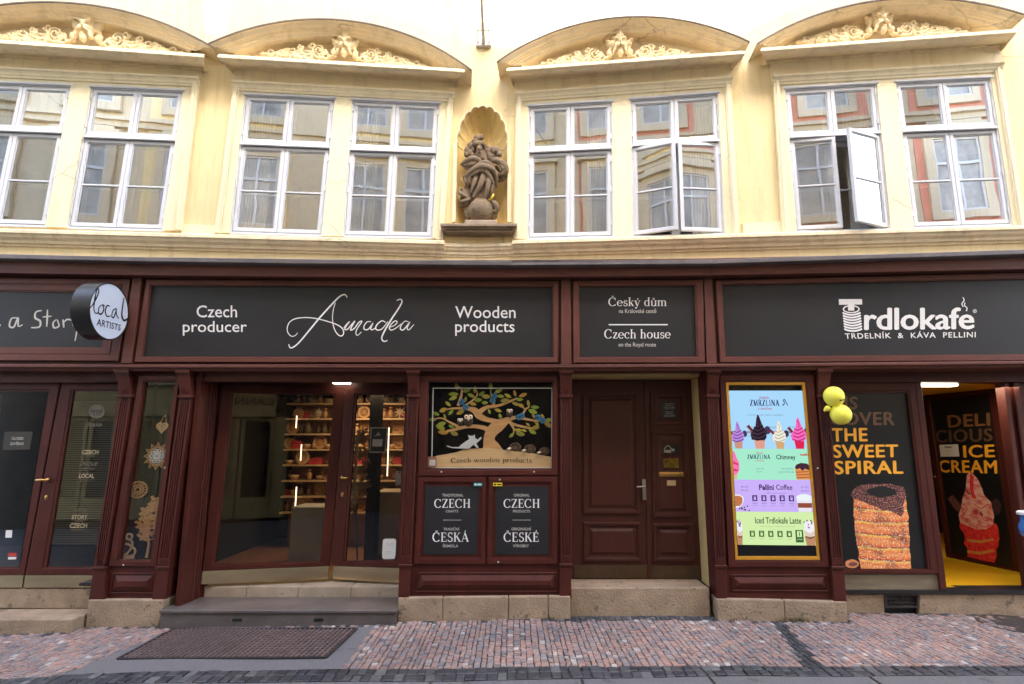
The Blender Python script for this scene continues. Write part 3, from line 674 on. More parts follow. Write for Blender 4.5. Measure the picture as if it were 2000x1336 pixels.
# ------------------------------------------------------------------ statue in the niche
CN = Chart(XB, .45, 0); KS = crop(840, 180, .2245)
mb = MB(); f = rect(CN, *[CN.ah(*KS(x, 1150), .2)[0] for x in (128, 722)], 0, 1)
zt = CN.ah(*KS(400, 1145), .22)[1]; zb = CN.ah(*KS(400, 1212), .2)[1]; hh = zt - zb
for k0, k1, e, d in ((.55, 1, .05, .24), (.35, .55, .03, .215), (0, .35, 0, .18)):
    f.box(mb, -e, f.W + e, zb + hh * k0, zb + hh * k1, -.1, d)
tag(mb.build('stone_shelf', 'ledge', bevel=.008, seg=2), 'moulded grey brown stone shelf under the statue niche', 'shelf')
st = MB(); SD = -.05
def sp_(x, y, d): p = CN.hit(*KS(x, y), d); return p
ssc = (sp_(101, 600, 0) - sp_(1, 600, 0)).length / 100
def s_el(x, y, rx, ry, d=0, rd=None, ang=0, tilt=0):
    rr = (rx * ssc, (rd if rd is not None else min(rx, ry)) * ssc, ry * ssc * 1.22)
    st.ball(sp_(x, y, SD + d), rr, 16, 10, Matrix.Rotation(R(ang), 3, 'Y') @ Matrix.Rotation(R(tilt), 3, 'X'))
def s_tb(pts, r): st.tube(catmull([sp_(x, y, SD + d) for x, y, d in pts], 5), [a * ssc for a in (r if isinstance(r, list) else [r])] * (1 if isinstance(r, list) else 99), 8)
def s_fold(pts, r0, r1):
    c = catmull([sp_(x, y, SD + d) for x, y, d in pts], 5); n = len(c)
    st.tube(c, [(r0 + (r1 - r0) * i / (n - 1)) * ssc for i in range(n)], 8)
def kt(X, Y): return .7368 * X - 35.6, .7368 * Y + 383
def e_(X, Y, rx, ry, d, rd, ang=0): x, y = kt(X, Y); s_el(x, y, rx * .7368, ry * .7368, d, rd * .7368, ang)
def f_(pts, rs):
    c = catmull([sp_(*kt(X, Y), SD + d) for X, Y, d in pts], 6); n = len(c); rr = catmull([Vector((r, 0)) for r in rs], 6) if len(rs) == len(pts) else None
    st.tube(c, [(rr[i].x if rr else rs[0] + (rs[-1] - rs[0]) * i / (n - 1)) * .7368 * ssc for i in range(n)], 10)
# globe with cloud scroll
e_(645, 880, 150, 112, .07, 105); e_(500, 900, 60, 80, .03, 45); e_(800, 890, 50, 95, .03, 50); f_([(770, 770, .09), (815, 800, .10), (835, 860, .09), (800, 900, .09)], [26, 34, 32, 20]); e_(640, 770, 90, 26, .10, 40); e_(570, 850, 30, 26, .165, 16)
# legs under the gown: a shallow core with bold hanging folds in front
for X, Y, rx, ry in ((665, 430, 130, 110), (665, 540, 122, 120), (650, 650, 112, 120), (635, 730, 100, 80)): e_(X, Y, rx, ry, .03, 72)
f_([(610, 450, .10), (570, 560, .125), (522, 690, .105)], [34, 28, 13]); f_([(680, 440, .12), (645, 570, .15), (555, 730, .12)], [36, 33, 16]); f_([(735, 470, .11), (728, 610, .135), (690, 755, .105)], [34, 31, 15]); f_([(790, 520, .08), (778, 640, .09), (745, 740, .07)], [24, 20, 10]); f_([(640, 590, .12), (600, 680, .115), (585, 750, .10)], [14, 16, 9])
# mantle drawn across the hips like an apron, falling in a point at the right
f_([(450, 495, .05), (530, 425, .12), (650, 362, .175), (760, 385, .155), (820, 460, .115), (833, 615, .06)], [26, 38, 44, 40, 34, 9])
f_([(465, 520, .05), (550, 462, .12), (640, 408, .17), (700, 425, .16)], [22, 26, 24, 12]); f_([(690, 400, .165), (755, 480, .145), (800, 590, .09)], [26, 24, 9]); f_([(455, 470, .06), (470, 530, .07), (505, 595, .06)], [24, 26, 12])
f_([(520, 480, .11), (510, 540, .10), (530, 580, .08)], [20, 18, 10])
# upper wrap: a fold pointing out at the left and a rolled edge under the bust
f_([(408, 340, .05), (480, 298, .12), (560, 268, .155), (650, 300, .15)], [8, 36, 40, 26]); f_([(425, 345, .06), (510, 340, .12), (600, 318, .15)], [12, 34, 26]); f_([(440, 350, .05), (500, 385, .09), (560, 370, .12)], [12, 26, 22]); f_([(590, 352, .14), (680, 312, .175), (755, 330, .155), (805, 380, .11)], [18, 30, 30, 22])
e_(665, 290, 100, 90, .05, 52); e_(660, 225, 88, 60, .05, 44)
# neck, upturned face, hair
f_([(650, 270, .10), (640, 215, .125), (632, 180, .13)], [44, 34, 36]); e_(632, 160, 38, 44, .135, 34); e_(632, 150, 11, 18, .19, 14); e_(612, 140, 13, 7, .175, 10); e_(654, 140, 13, 7, .175, 10); e_(634, 182, 15, 7, .175, 10)
e_(600, 140, 120, 90, .0, 40); e_(760, 190, 110, 70, .0, 40); e_(622, 95, 78, 34, .10, 46); e_(605, 25, 46, 36, .06, 38); e_(650, 15, 36, 30, .06, 32); e_(580, 60, 40, 26, .07, 32)
for X, Y, r in ((520, 120, 40), (488, 165, 36), (476, 215, 30), (520, 200, 34), (555, 160, 30), (545, 230, 28), (700, 130, 32), (720, 180, 30), (738, 225, 34)): e_(X, Y, r, r * 1.1, .07, r)
# cherub at the shoulder and the scrolling sleeve
e_(800, 170, 52, 44, .10, 44); e_(855, 175, 40, 40, .10, 40); e_(870, 215, 34, 30, .12, 30); e_(770, 240, 54, 60, .08, 42)
f_([(770, 290, .10), (850, 292, .13), (920, 345, .135), (935, 415, .115), (880, 455, .11), (835, 430, .12)], [34, 42, 44, 40, 30, 16]); f_([(870, 330, .15), (900, 375, .16), (880, 425, .14)], [14, 16, 9]); f_([(835, 520, .04), (900, 500, .06), (945, 440, .06)], [26, 36, 18]); e_(830, 430, 50, 80, .03, 36)
# mantle end blown out at the lower left
f_([(378, 658, .06), (430, 690, .11), (515, 748, .10)], [12, 28, 16]); f_([(402, 622, .05), (440, 640, .08), (505, 720, .08)], [12, 24, 18]); f_([(392, 775, .06), (450, 770, .11), (530, 735, .10)], [12, 28, 14]); f_([(420, 845, .03), (440, 810, .07), (500, 800, .08)], [16, 30, 22]); e_(465, 740, 62, 100, .02, 34); e_(500, 620, 46, 70, .02, 34)
V, F = remesh(st, .0056, 2, .0014, 45)
zb0 = CN.ah(*KS(400, 1106), .2)[1]; ytop = zt
V = [Vector((v.x, min(v.y, .45 + ND - .03), max(v.z, zb0 - .006))) for v in V]
STAT = thing('statue', 'dark weathered stone statue of a draped woman on a globe in the shell niche', 'statue', (XB, .45, zt))
link('figure', V, F, 'statue', STAT, smooth=True)
mb = MB(); b0 = CN.ah(*KS(300, 1120), .2)[0]; b1 = CN.ah(*KS(578, 1120), .2)[0]
f2 = rect(CN, b0, b1, zt, zb0); f2.box(mb, 0, f2.W, 0, f2.H, -.2, .19); mb.build('base_block', 'stone_pale', STAT, bevel=.01)
mb = MB()      # gilded crescent behind the globe
mb.tube([sp_(*p, SD + .13) for p in ((512, 945), (535, 925), (550, 900), (556, 872))], [.004, .014, .014, .003], 6)
mb.build('crescent', mat('gilt', (.75, .45, .08), .35, .1, metal=1), STAT, smooth=True)
# span wire anchor high on the wall
AN = thing('wire_anchor', 'steel wall anchor holding a span wire above the statue niche', 'bracket', CN.hit(946, 92, .0))
mb = MB(); p = CN.hit(945, 88, 0); mb.box(p.x - .1, p.x + .1, .395, .46, p.z - .05, p.z + .03); mb.build('plate', 'galv', AN, bevel=.006)
mb = MB()
for s in (-1, 1): mb.tube([(p.x + s * .075, .42, p.z), (p.x + s * .075, .22, p.z + .05)], .010, 6)
mb.tube([(p.x - .075, .23, p.z + .05), (p.x + .075, .23, p.z + .05)], .010, 6); mb.tube([(p.x, .42, p.z - .01), (p.x, .12, p.z + .06)], .026, 8); mb.tube([(p.x, .13, p.z + .055), (p.x, -.22, p.z + .16)], .020, 8)
mb.build('insulator', 'galv', AN)
mb = MB(); mb.tube([(p.x, -.2, p.z + .155), (p.x - .1, -8.1, p.z + 3.2)], .013, 6); mb.build('wire', 'galv', AN)
# ================================================================== SHOPFRONT
def zhit(px, py, z): r = ray(px, py); return EYE + r * ((z - EYE.z) / r.z)
def ring(mb, ch, outer, inner, df, db, dout=None, lip=.006):
    """Mitred picture-frame between two photo quads; front at df, inner edge falls back to db."""
    dout = db if dout is None else dout
    O = [ch.ah(*p, df) for p in outer]; I = [ch.ah(*p, df) for p in inner]
    mix = lambda k: [(o[0] + (i[0] - o[0]) * k, o[1] + (i[1] - o[1]) * k) for o, i in zip(O, I)]
    rows = []
    for k, d in ((0, dout), (0, df - lip), (.06, df), (.80, df), (.86, df - lip * 1.6), (1, df - lip * 1.6), (1, db)):
        rows.append([ch.pt(*p, d) for p in mix(k)])
    mb.grid(rows, True)
def flat(mb, ch, quad, d): mb.add([ch.hit(*p, d) for p in quad], [(0, 1, 2, 3)])
def slab(mb, ch, quad, d0, d1):
    c = [ch.ah(*p, d1) for p in quad]; prism(mb, ch, c, d0, d1)
def planwall(mb, p, q, z0, z1, th=.05):
    p = Vector(p[:2]); q = Vector(q[:2]); n = Vector((-(q - p).y, (q - p).x)).normalized() * th
    mb.hexa([(*p, z0), (*q, z0), (*(q + n), z0), (*(p + n), z0), (*p, z1), (*q, z1), (*(q + n), z1), (*(p + n), z1)])
SHOP = thing('shopfront', 'continuous dark maroon timber shopfront with fluted pilasters along the ground floor', 'shopfront', (0, 0, 0))
SEG = [(LF, -420, 258), (A, 258, 1392), (RT, 1392, 2420)]
def piece(pts, x):
    for (x0, y0), (x1, y1) in zip(pts, pts[1:]):
        if x0 <= x <= x1: return y0 + (y1 - y0) * (x - x0) / (x1 - x0)
FT = [(-420, 487), (0, 496.5), (258, 502), (640, 507), (1000, 510), (1392, 507), (2000, 488), (2420, 474)]
BB = [(-420, 526), (0, 533.5), (258, 537.5), (640, 541), (1000, 542), (1392, 538), (2000, 526), (2420, 517)]
LD = [(-420, 711), (0, 712), (258, 713), (1000, 713.5), (1392, 712), (2000, 706.5), (2420, 702)]
corn = MB(); beam = MB(); led = MB(); back = MB()
for ch, x0, x1 in SEG:
    for a, b in ([(x0, x1)] if ch is not A else [(258, 640), (640, 1000), (1000, 1392)]):
        E2 = []
        for x in (a, b):
            f = ch.ah(x, piece(FT, x), .26); bb = ch.ah(x, piece(BB, x), .165); l = ch.ah(x, piece(LD, x), .13); E2.append((f, bb, l))
        def sw(mb, idx, prof, h=None):
            rows = [[ch.pt(e[idx][0], e[idx][1] + v, d) for v, d in prof] for e in E2]; mb.grid(rows)
            n = len(prof); k = len(mb.v) - 2 * n; mb.f.append(tuple(range(k, k + n))); mb.f.append(tuple(range(k + n, k + 2 * n)))
        sw(corn, 0, [(.05, -.5), (.012, .22), (0, .262), (-.05, .262), (-.055, .225), (-.055, -.5)])
        sw(beam, 1, [(.19, -.2), (.19, .205), (.168, .205), (.155, .178), (.15, .165), (.03, .165), (.025, .17), (0, .17), (0, .12), (0, -.2)])
        sw(led, 2, [(.03, -.1), (.012, .10), (0, .13), (-.026, .13), (-.034, .105), (-.06, .09), (-.066, .05), (-.066, -.25), (-.03, -.25)])
        rows = [[ch.pt(e[1][0], e[1][1] + .02, d) for d in (-.02, .012)] + [ch.pt(e[2][0], e[2][1] - .02, d) for d in (.012, -.02)] for e in E2]; back.grid(rows, False)
corn.build('cornice_flashing', 'lead', SHOP, bevel=.006); beam.build('cornice_beam', 'maroon_fascia', SHOP, bevel=.003); led.build('ledge', 'maroon_fascia', SHOP, bevel=.003)
back.build('fascia', 'maroon', SHOP)
for x0, x1, zt_ in ((180, 812, 745), (805, 1116, 738), (1395, 1606, 738)):      # lintels above windows and doors
    mb = MB(); slab(mb, RT if x0 > 1392 else A, [(x0, 716), (x1, 716), (x1, zt_), (x0, zt_)], -.16, -.005 if x0 != 180 else -.03); mb.build('lintel', 'maroon', SHOP)
mb = MB(); slab(mb, LF, [(-420, 716), (256, 716), (256, 747), (-420, 747)], -.18, -.06); mb.build('lintel', 'maroon', SHOP)
mb = MB(); slab(mb, RT, [(1598, 714), (2420, 708), (2420, 746), (1598, 746)], -.4, -.2); mb.build('lintel', 'maroon', SHOP)
# posts between the signs
for ch, q in ((A, [(258.5, 541), (277, 541), (256, 709.5), (236, 709.5)]), (A, [(1096, 543), (1114, 543), (1116, 711), (1096, 711)]), (A, [(1375, 541), (1391, 540), (1400, 710), (1381, 710)])):
    mb = MB(); slab(mb, ch, q, -.02, .065); mb.build('fascia_post', 'maroon_fascia', SHOP, bevel=.004)
# sign frames and boards
def sign(ch, outer, inner, label, inner2=None, dbl=False):
    mb = MB(); ring(mb, ch, outer, inner2 or inner, .06, .02, .0)
    if inner2: ring(mb, ch, inner2, inner, .045, .012, .0)
    mb.build('sign_frame', 'maroon_fascia', SHOP)
    mb = MB(); c = [(x, y) for x, y in inner]; slab(mb, ch, [(c[0][0] - 3, c[0][1] - 3), (c[1][0] + 3, c[1][1] - 3), (c[2][0] + 3, c[2][1] + 3), (c[3][0] - 3, c[3][1] + 3)], .013, .024)
    b = mb.build('signboard', 'board'); tag(b, label, 'shop sign'); return b
S1 = sign(LF, [(-420, 541), (254, 545), (229, 705), (-420, 702)], [(-400, 565), (215, 571), (198, 678), (-400, 677)], 'anthracite shop sign with handwritten white words a Story beside the round sign', [(-412, 553), (238, 557), (214, 692), (-412, 690)])
S2 = sign(A, [(286, 546), (1091.5, 548), (1090, 708), (262, 707)], [(294, 557), (1079, 560), (1080, 697), (277, 696)], 'long anthracite sign with flowing white script between Czech producer and Wooden products')
S3 = sign(A, [(1119, 547.5), (1373.5, 546), (1377, 708), (1120, 708.5)], [(1132, 559), (1357, 557), (1362, 696), (1133, 697)], 'small square anthracite sign reading Czech house in two languages over the wooden door')
S4 = sign(RT, [(1398, 548), (2420, 521), (2420, 701), (1407, 708)], [(1411, 556), (2405, 536), (2405, 688), (1418, 696)], 'anthracite sign with white bold cafe lettering and chimney cake logo on the right')
sd = .0262
put('lettering', sans('Czech', .004), *ln(384, 463, 596.5, 620), A, 'letter', S2, sd)
put('lettering', sans('producer', .004), *ln(357, 482, 627, 655.5), A, 'letter', S2, sd)
put('lettering', sans('Wooden', .004), *ln(889, 1007, 598, 621.5), A, 'letter', S2, sd)
put('lettering', sans('products', .004), *ln(889, 1005, 626, 656), A, 'letter', S2, sd)
AM = crop(540, 560, .145)
def script(parent, ch, strokes, cr, m, d, name='lettering'):
    mb = MB()
    for i, (pts, w) in enumerate(strokes):
        c = catmull([Vector(cr(*p)) for p in pts], 8); n = len(c)
        ww = [w * .6 + w * .4 * math.sin(math.pi * k / (n - 1)) for k in range(n)] if not isinstance(w, tuple) else [w[0] + (w[1] - w[0]) * k / (n - 1) for k in range(n)]
        V, F = ribbon([Vector(ch.ah(p.x, p.y, d)) for p in c], ww); mb.add([ch.pt(v.x, v.y, d + i * .00015) for v in V], F)
    return link(name, mb.v, mb.f, m, parent, fix=False)
script(S2, A, [
    ([(165, 775), (180, 815), (215, 820), (300, 755), (440, 590), (580, 420), (720, 265), (820, 160), (880, 115), (925, 108), (952, 145)], .018),
    ([(285, 620), (255, 655), (205, 668), (155, 620), (145, 550), (180, 475), (260, 430), (400, 415), (540, 430), (680, 465), (800, 505), (880, 555), (905, 610), (890, 655), (850, 660), (800, 610), (765, 520), (755, 400), (770, 290), (795, 215)], .012),
    ([(905, 560), (940, 510), (985, 468), (940, 530), (920, 575), (960, 570), (1020, 500), (1055, 465), (1010, 545), (1000, 585), (1050, 560), (1110, 480), (1150, 470), (1090, 560), (1070, 620), (1090, 655), (1145, 610)], .014),
    ([(1275, 470), (1220, 475), (1180, 530), (1185, 575), (1240, 570), (1300, 490), (1270, 560), (1290, 580), (1340, 550)], .014),
    ([(1470, 480), (1420, 460), (1360, 505), (1335, 560), (1370, 585), (1430, 560), (1500, 470)], .014),
    ([(1620, 185), (1670, 170), (1690, 205), (1640, 300), (1560, 420), (1470, 570), (1420, 680), (1435, 730), (1470, 735), (1495, 720)], .017),
    ([(1530, 545), (1590, 520), (1625, 480), (1600, 460), (1550, 500), (1520, 555), (1550, 585), (1620, 550), (1680, 500)], .013),
    ([(1780, 475), (1730, 465), (1680, 520), (1670, 570), (1710, 580), (1770, 510), (1795, 480), (1760, 555), (1785, 580), (1850, 510)], .014)], AM, 'letter', sd)
put('lettering', serif('Český dům', .05), *ln(1188, 1302, 577.5, 603, 577, 603), A, 'letter', S3, sd, True)
put('lettering', sans('na Královské cestě', .004), *ln(1209, 1282, 602.5, 611.5), A, 'letter_dim', S3, sd)
mb = MB(); flat(mb, A, ln(1189, 1304, 633, 635.3), sd); mb.build('rule', 'letter', S3)
put('lettering', serif('Czech house', .05), *ln(1180, 1310, 643, 661.5, 643, 661), A, 'letter', S3, sd, True)
put('lettering', sans('on the Royal route', .004), *ln(1208, 1281, 669, 679.5), A, 'letter_dim', S3, sd)
LG = crop(1600, 560, .17)
b = lambda pts: [LG(*p) for p in pts]
put('lettering', sansb('rdlokafe', .026, .98), *b([(515, 238), (1783, 238), (1785, 490), (515, 502)]), RT, 'letter', S4, sd, 5)
put('lettering', sans('TRDELNÍK  &  KÁVA  PELLINI', .012, 1.15), *b([(290, 520), (1800, 503), (1798, 582), (300, 598)]), RT, 'letter', S4, sd)
put('lettering', sans('®', .01), *b([(1765, 258), (1812, 258), (1812, 302), (1765, 302)]), RT, 'letter', S4, sd)
mb = MB()
flat(mb, RT, b([(225, 142), (492, 142), (494, 204), (228, 208)]), sd); flat(mb, RT, b([(330, 204), (402, 204), (404, 275), (332, 275)]), sd + .0002)
E0 = [Vector(LG(368 + 90 * math.cos(a), 258 + 40 * math.sin(a))) for a in [2 * math.pi * i / 30 for i in range(31)]]
pxribbon(mb, RT, E0, .014, sd + .0004)
for k in range(7):
    y = 300 + k * 31; dx = k * 3
    up = [(270 + dx, y - 4), (300 + dx, y + 12), (370 + dx, y + 24), (440 + dx, y + 12), (474 + dx, y - 4)]
    pxribbon(mb, RT, [Vector(LG(*p)) for p in catmull([Vector(q) for q in up], 5)], .020, sd + .0006 + k * .0001)
for pts in ([(1650, 120), (1665, 155), (1640, 195), (1655, 232)], [(1675, 182), (1670, 215), (1698, 245), (1690, 280)]):
    pxribbon(mb, RT, [Vector(LG(*p)) for p in catmull([Vector(q) for q in pts], 6)], .011, sd + .0015)
link('logo', mb.v, mb.f, M['letter'], S4, fix=False)
HS = crop(0, 480, .32)
script(S1, LF, [([(-40, 480), (-15, 500), (5, 480)], .017), ([(105, 440), (70, 445), (58, 490), (85, 495), (110, 440), (112, 490), (138, 482)], .020),
    ([(255, 395), (220, 405), (215, 440), (245, 460), (240, 495), (190, 500)], .022), ([(290, 390), (288, 450), (285, 495)], .020), ([(260, 435), (315, 430)], .016),
    ([(345, 450), (325, 470), (330, 500), (360, 490), (350, 452)], .020), ([(385, 450), (390, 500)], .020), ([(388, 470), (410, 450), (438, 455)], .017), ([(440, 450), (452, 490), (478, 450)], .017), ([(480, 450), (470, 520), (458, 582)], .017)], HS, 'letter_dim', sd)

# round projecting sign
X0 = A.hit(262, 610).x; DS = Chart(X0, 0, 90); dc = crop(120, 530, .1198)
cc = DS.hit(*dc(775, 650)); rad = (DS.hit(*dc(778, 172)).z - DS.hit(*dc(805, 1130)).z) / 2
cc.z = (DS.hit(*dc(778, 172)).z + DS.hit(*dc(805, 1130)).z) / 2; cc.y = (DS.hit(*dc(425, 600)).y + DS.hit(*dc(1128, 700)).y) / 2
HSG = thing('hanging_sign', 'round projecting sign with black rim and white face reading local ARTISTS', 'hanging sign', cc - Vector((0, 0, rad)))
def disc(mb, x0, x1, r, n=64):
    c = lambda x, rr: [(x, cc.y + rr * math.cos(2 * math.pi * i / n), cc.z + rr * math.sin(2 * math.pi * i / n)) for i in range(n)]
    mb.grid([c(x0, r * .3), c(x0, r), c(x1, r), c(x1, r * .965), c(x1 - .012, r * .955)], True)
mb = MB(); disc(mb, X0 - .20, X0, rad); mb.build('drum', 'drum', HSG, smooth=False)
mb = MB(); n = 64; ring_ = [(X0 - .006, cc.y + rad * .962 * math.cos(2 * math.pi * i / n), cc.z + rad * .962 * math.sin(2 * math.pi * i / n)) for i in range(n)]
mb.add(ring_ + [(X0 - .005, cc.y, cc.z)], [(i, (i + 1) % n, n) for i in range(n)]); mb.build('face', 'drumface', HSG)
mb = MB(); yb = cc.y + rad - .02
mb.box(X0 - .12, X0 - .07, yb, .02, cc.z - .03, cc.z + .03)
for dz in (-.05, .05): mb.ball((X0 - .02, yb + .06, cc.z + dz), .022, 8, 6)
mb.box(X0 - .1, X0 - .01, yb + .02, yb + .10, cc.z - .055, cc.z + .055); mb.build('bracket', 'black', HSG, bevel=.006)
script(HSG, DS, [([(425, 605), (480, 580), (560, 460), (605, 350), (605, 295), (580, 290), (555, 400), (530, 560), (540, 660), (575, 685), (610, 660)], .018), ([(655, 545), (610, 600), (610, 680), (650, 695), (690, 620), (670, 545), (710, 570)], .018),
    ([(790, 570), (745, 560), (715, 640), (740, 730), (800, 725)], .018), ([(885, 610), (840, 640), (820, 730), (850, 750), (890, 650), (890, 605), (900, 710), (935, 770)], .018),
    ([(1020, 430), (995, 580), (985, 720), (1020, 800), (1080, 770), (1128, 725)], .024)], dc, 'ink', -.0035)
put('lettering', sans('ARTISTS', .012, 1.05), *[dc(*p) for p in ((585, 765), (970, 872), (960, 970), (570, 880))], DS, 'ink', HSG, -.0035)

# pilasters
def pilaster(ch, cap, shaft_top, shaft_bot, ped):
    (c0, c1, cy) = cap; (s0, s1, sy) = shaft_top; (b0, b1, by) = shaft_bot; (p0, p1, py_) = ped
    q = Q(ch, (s0, sy), (s1, sy), (b1, by), (b0, by), d=.055); mb = MB(); q.box(mb, 0, q.W, 0, q.H, -.1, .045)
    w = q.W
    for u0, u1 in ((0, .17), (.27, .36), (.455, .545), (.64, .73), (.83, 1)): q.box(mb, w * u0, w * u1, .0, q.H, .045, .056)
    q.box(mb, w * .17, w * .83, 0, .075, .045, .056); q.box(mb, w * .17, w * .83, q.H - .07, q.H, .045, .056)
    pil = mb.build('pilaster', 'maroon', SHOP, bevel=.003)
    mb = MB(); q = Q(ch, (c0, cy), (c1, cy), (s1, sy), (s0, sy), d=.06); P = q.pt
    q.box(mb, -.012, q.W + .012, -.018, .012, -.1, .078)
    q.box(mb, -.014, q.W + .014, q.H - .055, q.H, -.1, .112); q.box(mb, -.004, q.W + .004, q.H - .075, q.H - .055, -.1, .10)
    h1 = q.H - .075
    mb.hexa([P(0, .012, .055), P(q.W, .012, .055), P(q.W, .012, -.1), P(0, .012, -.1), P(0, h1, .095), P(q.W, h1, .095), P(q.W, h1, -.1), P(0, h1, -.1)])
    mb.add([P(q.W * .2, .03, .060), P(q.W * .5, .085, .082), P(q.W * .8, .03, .060), P(q.W * .5, .02, .058)], [(0, 3, 2, 1)])
    mb.build('capital', 'maroon', pil, bevel=.003)
    mb = MB(); q = Q(ch, (b0, by), (b1, by), (p1, py_), (p0, py_), d=.065); q.box(mb, -.002, q.W + .002, 0, q.H - .03, -.1, .064); q.box(mb, -.01, q.W + .01, q.H - .03, q.H - .004, -.1, .078)
    mb.build('pedestal', 'maroon', pil, bevel=.004)
pilaster(A, (229, 254, 720), (233.5, 256, 773), (183, 204, 1106), (173, 203, 1171))
pilaster(A, (348, 371.5, 720), (351, 373.5, 774), (306, 330, 1105), (297, 322, 1171))
pilaster(A, (797, 819, 720), (797, 817.5, 773), (780, 803.5, 1101), (778, 798, 1167))
pilaster(A, (1094, 1116.5, 720), (1095, 1116, 773), (1095, 1116, 1100), (1094, 1114.5, 1164))
pilaster(RT, (1380, 1404, 719), (1382, 1403, 773), (1397.5, 1418, 1103), (1400, 1420, 1169))
pilaster(RT, (1596, 1621, 718), (1598, 1617.5, 773), (1626, 1648, 1105), (1630, 1654, 1175))

for ch, q in ((A, [(234, 716), (270, 716), (222, 1172), (190, 1172)]), (A, [(345, 716), (372, 716), (320, 1172), (296, 1172)]), (A, [(799, 716), (832, 716), (824, 1168), (781, 1168)]), (A, [(1080, 716), (1115, 716), (1113, 1166), (1080, 1166)]), (RT, [(1383, 716), (1416, 716), (1434, 1170), (1403, 1170)]), (RT, [(1578, 716), (1617, 716), (1648, 1176), (1606, 1174)])):
    mb = MB(); slab(mb, ch, q, -.22, -.002); mb.build('pier', 'maroon', SHOP)
def shopwindow(ch, outer, inner, glassm='glass'):
    mb = MB(); ring(mb, ch, outer, inner, .034, -.03, -.05); o = mb.build('window_frame', 'maroon', SHOP)
    if glassm: g = MB(); flat(g, ch, [(inner[0][0] - 2, inner[0][1] - 2), (inner[1][0] + 2, inner[1][1] - 2), (inner[2][0] + 2, inner[2][1] + 2), (inner[3][0] - 2, inner[3][1] + 2)], -.012); g.build('glass', glassm, o)
    return o
shopwindow(A, [(270, 734), (350, 734), (305, 1107), (212, 1106)], [(281, 745), (341, 745), (293, 1095), (229, 1094)])
shopwindow(A, [(818, 735), (1089, 735), (1090, 928), (816, 930)], [(837, 746), (1080, 746), (1078, 916), (833, 916)])
shopwindow(RT, [(1406, 733), (1589, 733), (1620, 1108), (1423, 1108)], [(1417, 746), (1573, 746), (1603, 1094), (1436, 1094)], None)
def riser(ch, q, panel, d=.012):
    mb = MB(); slab(mb, ch, q, -.2, d); o = mb.build('stall_riser', 'maroon', SHOP)
    pq = Q(ch, *panel, d=d + .02); mb = MB(); pq.raised(mb, 0, pq.W, 0, pq.H, .055, d + .003, d + .03); pq.frame(mb, -.022, pq.W + .022, -.022, pq.H + .022, .014, d - .01, d + .012); mb.build('panel', 'maroon', o, bevel=.003)
riser(A, [(200, 1105), (308, 1105), (302, 1171), (194, 1171)], [(222, 1124), (298, 1124), (295, 1156), (216, 1156)])
riser(A, [(797, 926), (1098, 926), (1098, 1165), (790, 1167)], [(820, 1123), (1084, 1123), (1085, 1153), (813, 1153)])
riser(RT, [(1408, 1105), (1632, 1106), (1640, 1174), (1412, 1169)], [(1432, 1127), (1612, 1127), (1617, 1152), (1435, 1151)])
# panelled cabinet doors under the tree window, each with a poster
for outer, inner, in2 in (([(816, 933), (949, 932), (947, 1102), (808, 1102)], [(829, 943), (942, 943), (938, 1090), (822, 1090)], 0), ([(955, 932), (1089, 931), (1090, 1102), (951, 1102)], [(963, 943), (1076, 943), (1077, 1090), (961, 1090)], 0)):
    mb = MB(); ring(mb, A, outer, inner, .036, .016, .0); slab(mb, A, inner, .0, .017); mb.build('cabinet_door', 'maroon', SHOP)
def poster(TL, TR, BR, BL, rows, label):
    mb = MB(); slab(mb, A, [TL, TR, BR, BL], .017, .024); p = tag(mb.build('poster', 'board'), label, 'poster')
    for kind, txt, x0, x1, y0, y1, m in rows:
        vf = serif(txt) if kind == 's' else sans(txt, .006)
        put('lettering', vf, *ln(x0, x1, y0, y1), A, m, p, .0262, kind == 's')
    mb = MB(); xm = [r for r in rows if r[0] == 's'][0]; c = (xm[2] + xm[3]) / 2
    for k in range(10): x = c - 17 + k * 3.6; flat(mb, A, ln(x, x + 1.8, 1015, 1016.6), .0262)
    mb.build('dotted_rule', 'letter_dim', p)
poster((831, 950), (936, 950), (931, 1083), (827, 1083), [('t', 'TRADITIONAL', 863.5, 905, 964.5, 970, 'letter_dim'), ('s', 'CZECH', 848, 918.5, 974.5, 992, 'letter'), ('t', 'CRAFTS', 870.5, 895, 996, 1001, 'letter_dim'), ('t', 'TRADIČNÍ', 866, 897, 1029, 1036, 'letter_dim'), ('s', 'ČESKÁ', 844.5, 916, 1035.5, 1058.5, 'letter'), ('t', 'ŘEMESLA', 865, 895, 1062, 1069, 'letter_dim')], 'black poster with white serif words CZECH and ČESKÁ under the tree window')
poster((968, 950), (1071, 950), (1070.5, 1083), (967, 1083), [('t', 'ORIGINAL', 1003.5, 1034, 964.5, 970, 'letter_dim'), ('s', 'CZECH', 983.5, 1054, 974.5, 992, 'letter'), ('t', 'PRODUCTS', 1002, 1035, 996, 1001, 'letter_dim'), ('t', 'ORIGINÁLNÍ', 999, 1037, 1029, 1036, 'letter_dim'), ('s', 'ČESKÉ', 983.5, 1052, 1035.5, 1058.5, 'letter'), ('t', 'VÝROBKY', 1002, 1033, 1062, 1069, 'letter_dim')], 'black poster with white serif words CZECH and ČESKÉ, nearer the wooden door')
